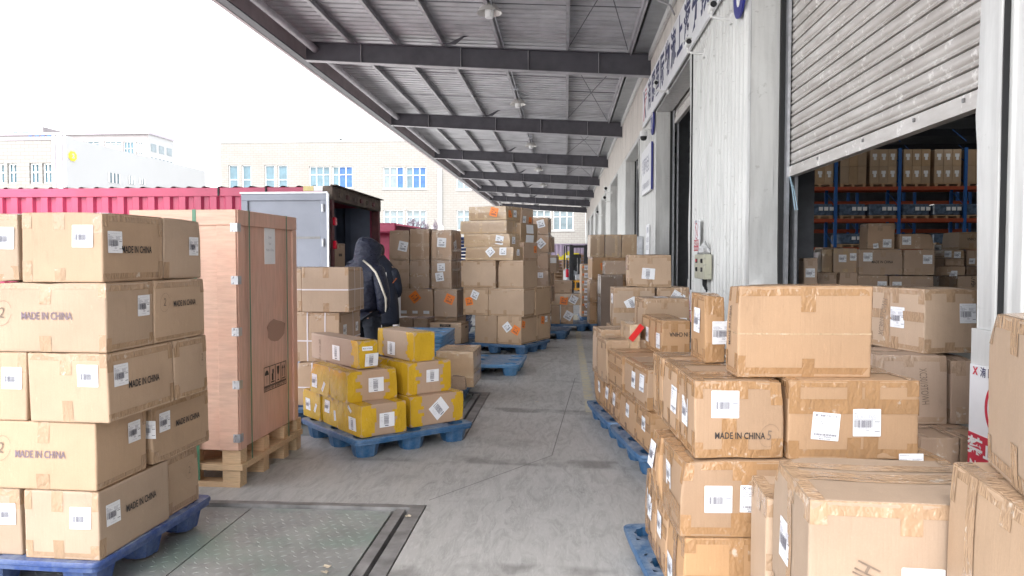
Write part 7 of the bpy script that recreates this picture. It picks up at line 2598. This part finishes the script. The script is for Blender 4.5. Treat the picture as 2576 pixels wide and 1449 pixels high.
YL = 50.0
lb_ = thing('office_building', 'low cream brick building with white side wall and yellow number sign', 'building')
PX2 = lambda p: onY(p, 450, YL).x
PZ2 = lambda p, x=100: onY(x, p, YL).z
H2 = []
for a, b_ in ((-12, 10.5), (19, 41.7), (74.4, 97.3), (107, 129.5)):
    for yy0, yy1 in ((462, 410.6), (560, 505)):
        H2.append((PX2(a), PX2(b_), PZ2(yy0, 60), PZ2(yy1, 60)))
xc_ = PX2(170.5)
zl_ = PZ2(346, 165)
mb = MB(); facade(mb, PX2(-200), xc_ - 1.0, -1.25, zl_, YL, H2); mb.build('wall', 'brick', lb_)
mb = MB(); mb.box(xc_ - 1.0, xc_, YL - .15, YL + .6, -1.25, zl_ + .12); mb.build('corner_pier', 'render_white', lb_)
ye = 70.0
mb = MB(); mb.quad((xc_, YL + .6, -1.25), (xc_, ye, -1.25), (xc_, ye, zl_), (xc_, YL + .6, zl_)); mb.quad((PX2(-200), YL, zl_), (xc_, YL, zl_), (xc_, ye, zl_), (PX2(-200), ye, zl_)); mb.build('side_wall', 'render_white', lb_)
mb = MB(); mb.box(PX2(-200), xc_ - 1.0, YL - .05, YL - .003, zl_ - .15, zl_ + .06); mb.build('coping', 'cornice', lb_)
for h in H2:
    window(lb_, h, YL, 2, .56, 'glass')
for dx in (.25, .75):
    mb = MB(); mb.path([(xc_ - dx, YL - .22, -1.2), (xc_ - dx, YL - .22, zl_ + .3), (xc_ - dx, YL + .5, zl_ + .35)], .05, 6); mb.build('drainpipe', 'cornice', lb_)
for a, b_, t_, u_ in ((273, 300, 433.5, 458), (324, 336, 442.5, 462), (350.5, 362, 448, 462)):
    w_ = put('window', None, lb_)
    pa_, pb_ = onX(a, t_, xc_), onX(b_, t_ + 5, xc_)
    z0_ = onX(a, u_, xc_).z
    mb = MB(); mb.box(xc_ - .01, xc_ + .03, pa_.y, pb_.y, z0_, pa_.z); mb.build('pane', 'glass_pale', w_)
    mb = MB()
    for k in range(4 if b_ - a > 20 else 3):
        y_ = pa_.y + (pb_.y - pa_.y) * k / (3 if b_ - a > 20 else 2)
        mb.box(xc_ + .031, xc_ + .07, y_ - .06, y_ + .06, z0_, pa_.z)
    mb.build('frame', 'white', w_)
ps = onX(181, 393, xc_)
ys_ = thing('yellow_number_sign', 'yellow scalloped sign with a grey two on the white side wall', 'sign', (xc_ + .02, ps.y, ps.z))
mb = MB()
poly = [(.43 * (.62 + .10 * (k % 2)) * math.cos(2 * math.pi * k / 16) * 1.35, .43 * (.72 + .10 * (k % 2)) * math.sin(2 * math.pi * k / 16)) for k in range(16)]
mb.prism(poly, 0, .08, 0, Matrix(((0, 0, 1, 0), (1, 0, 0, 0), (0, 1, 0, 0), (0, 0, 0, 1)))); mb.build('panel', 'cover_yel', ys_)
mb = MB(); mb.mesh(text('2', .04), Matrix(((0, 0, 1, .084), (1, 0, 0, 0), (0, 1, 0, 0), (0, 0, 0, 1))) @ tmat(0, 0, .5, .42)); mb.build('digit', 'grey_ink', ys_)

YT = 112.0
tw = thing('stone_office_block', 'taller pale stone office block with blue glazing behind the brick buildings', 'building')
PX3 = lambda p: onY(p, 450, YT).x
PZ3 = lambda p, x=250: onY(x, p, YT).z
H3 = [(PX3(a), PX3(b_), PZ3(d_), PZ3(c_)) for a, b_, c_, d_ in ((150, 193, 353.5, 366), (207, 250, 355, 367), (264, 307, 356, 368), (312, 337, 357, 391), (344, 359, 358, 369.5), (344, 359, 384, 396), (207, 250, 384, 396), (264, 307, 384, 396))]
xt = PX3(375)
ztt = PZ3(338, 300)
mb = MB(); facade(mb, PX3(-150), xt, -1.25, ztt, YT, H3); mb.build('wall', 'stone', tw)
yt2 = 119.5
mb = MB(); mb.quad((xt, YT, -1.25), (xt, yt2, -1.25), (xt, yt2, ztt), (xt, YT, ztt)); mb.quad((PX3(-150), YT, ztt), (xt, YT, ztt), (xt, yt2, ztt), (PX3(-150), yt2, ztt)); mb.build('side_wall', 'render_white', tw)
mb = MB(); mb.box(PX3(-150), xt + .3, YT - .3, yt2, ztt + .01, ztt + .35); mb.build('cornice', 'cornice', tw)
for h in H3:
    window(tw, h, YT, 3, .5, 'glass')
for k in range(3):
    w_ = put('window', None, tw)
    y0_ = YT + .7 + k * 2.3
    mb = MB(); mb.box(xt, xt + .04, y0_, y0_ + 1.5, ztt - 2.5, ztt - 1.3); mb.build('pane', 'glass_pale', w_)
    for j in range(2):
        w2 = put('window', None, tw)
        mb = MB(); mb.box(xt, xt + .04, y0_ + j * 1.1, y0_ + .4 + j * 1.1, ztt - 5.2, ztt - 3.4); mb.build('pane', 'glass', w2)
xp0, xp1 = PX3(6), PX3(89)
mb = MB(); mb.box(xp0, xp1, YT + 2, YT + 12, ztt + .36, PZ3(313.5, 50)); ph = mb.build('penthouse', 'stone', tw)
for a, b_ in ((14, 24), (38, 52)):
    mb = MB(); mb.box(PX3(a), PX3(b_), YT + 1.95, YT + 1.998, PZ3(331), PZ3(324)); mb.build('window', 'glass', ph)
MAT['roof_blue'] = simple('blue_letter', (0.03, 0.13, 0.55), 0.5)
mb = MB()
for k, ch in enumerate('新港大厦'):
    mb.mesh(text(ch, .05), Matrix.Translation((PX3(84 + k * 15), YT - .32, PZ3(344.5, 105))) @ Matrix.Rotation(R(90), 4, 'X') @ tmat(0, 0, .62, .42))
mb.build('lettering', 'roof_blue', tw)

# street lamp, bare tree, bird
pl = onY(1112, 560, 78)
sl = thing('street_lamp', 'thin grey curved street lamp before the brick building', 'street lamp', (pl.x, 78, -1.25))
mb = MB(); hz = pl.z + 1.25
mb.path([(.25, 0, 0), (.22, 0, hz * .7), (.1, 0, hz * .93), (-.15, 0, hz)], [.08, .06, .05, .04], 6); mb.build('pole', 'cornice', sl)
mb = MB(); mb.cbox(-.5, -.1, -.1, .1, hz - .05, hz + .12, .04); mb.build('lamp_head', 'cornice', sl)
q = random.Random(12)
MAT['bark'] = simple('pale_bark', (0.11, 0.085, 0.095), 0.8)
MAT['leaf'] = simple('dry_leaf', (0.13, 0.10, 0.13), 0.7, var=0.3)
for k, (px, hw, py, lb) in enumerate(((1048, 1.4, 546, 'bare lilac-grey tree before the brick building windows'), (1087, .6, 549, 'small bare tree beside the drainpipe of the brick building'))):
    p = onY(px, py, 72)
    tr = thing('bare_tree', lb, 'tree', (p.x, 72, -1.25))
    H = p.z + 1.25
    mb, lf = MB(), MB()

    def branch(a, d, L, r_, dep):
        b_ = a + d * L
        mb.path([a, (a + b_) / 2 + Vector((q.uniform(-.05, .05) * L, 0, 0)), b_], [r_, r_ * .8, r_ * .6], 5)
        if dep == 0:
            for _ in range(9):
                c = a + (b_ - a) * q.random() + Vector((q.uniform(-.15, .15), q.uniform(-.15, .15), q.uniform(-.15, .15)))
                s_ = q.uniform(.08, .17)
                v1_ = Vector((q.uniform(-1, 1), q.uniform(-1, 1), q.uniform(-1, 1))).normalized() * s_
                v2_ = v1_.cross(Vector((q.uniform(-1, 1), q.uniform(-1, 1), 1))).normalized() * s_ * .6
                lf.quad(c - v1_, c + v2_, c + v1_, c - v2_)
            return
        for _ in range(3 if dep > 1 else 3):
            nd = (d + Vector((q.uniform(-.8, .8), q.uniform(-.8, .8), q.uniform(-.1, .5)))).normalized()
            branch(b_, nd, L * q.uniform(.6, .8), r_ * .6, dep - 1)
    branch(Vector((0, 0, 0)), Vector((0, 0, 1)), H * .42, .12, 4)
    zmax = max(v_[2] for v_ in mb.v)
    sc = H / zmax
    xm = max(abs(v_[0]) for v_ in mb.v)
    for m_ in (mb, lf):
        m_.v = [(x * hw / xm, y * hw / xm, z * sc) for x, y, z in m_.v]
    mb.build('trunk', 'bark', tr, smooth=60)
    lf.build('crown', 'leaf', tr)
pbd = onY(855, 353, YB + .3)
bd = thing('bird', 'small dark bird perched on the brick building roof edge', 'bird', (pbd.x, YB + .3, ztb))
skin('bird_body', [(0, 0, .18, .06), (.16, 0, .24, .10), (-.16, 0, .32, .07), (.38, 0, .1, .03), (-.27, 0, .33, .02), (.05, 0, .02, .015)], [(0, 1), (0, 2), (1, 3), (2, 4), (0, 5)], 'black', bd, 1)
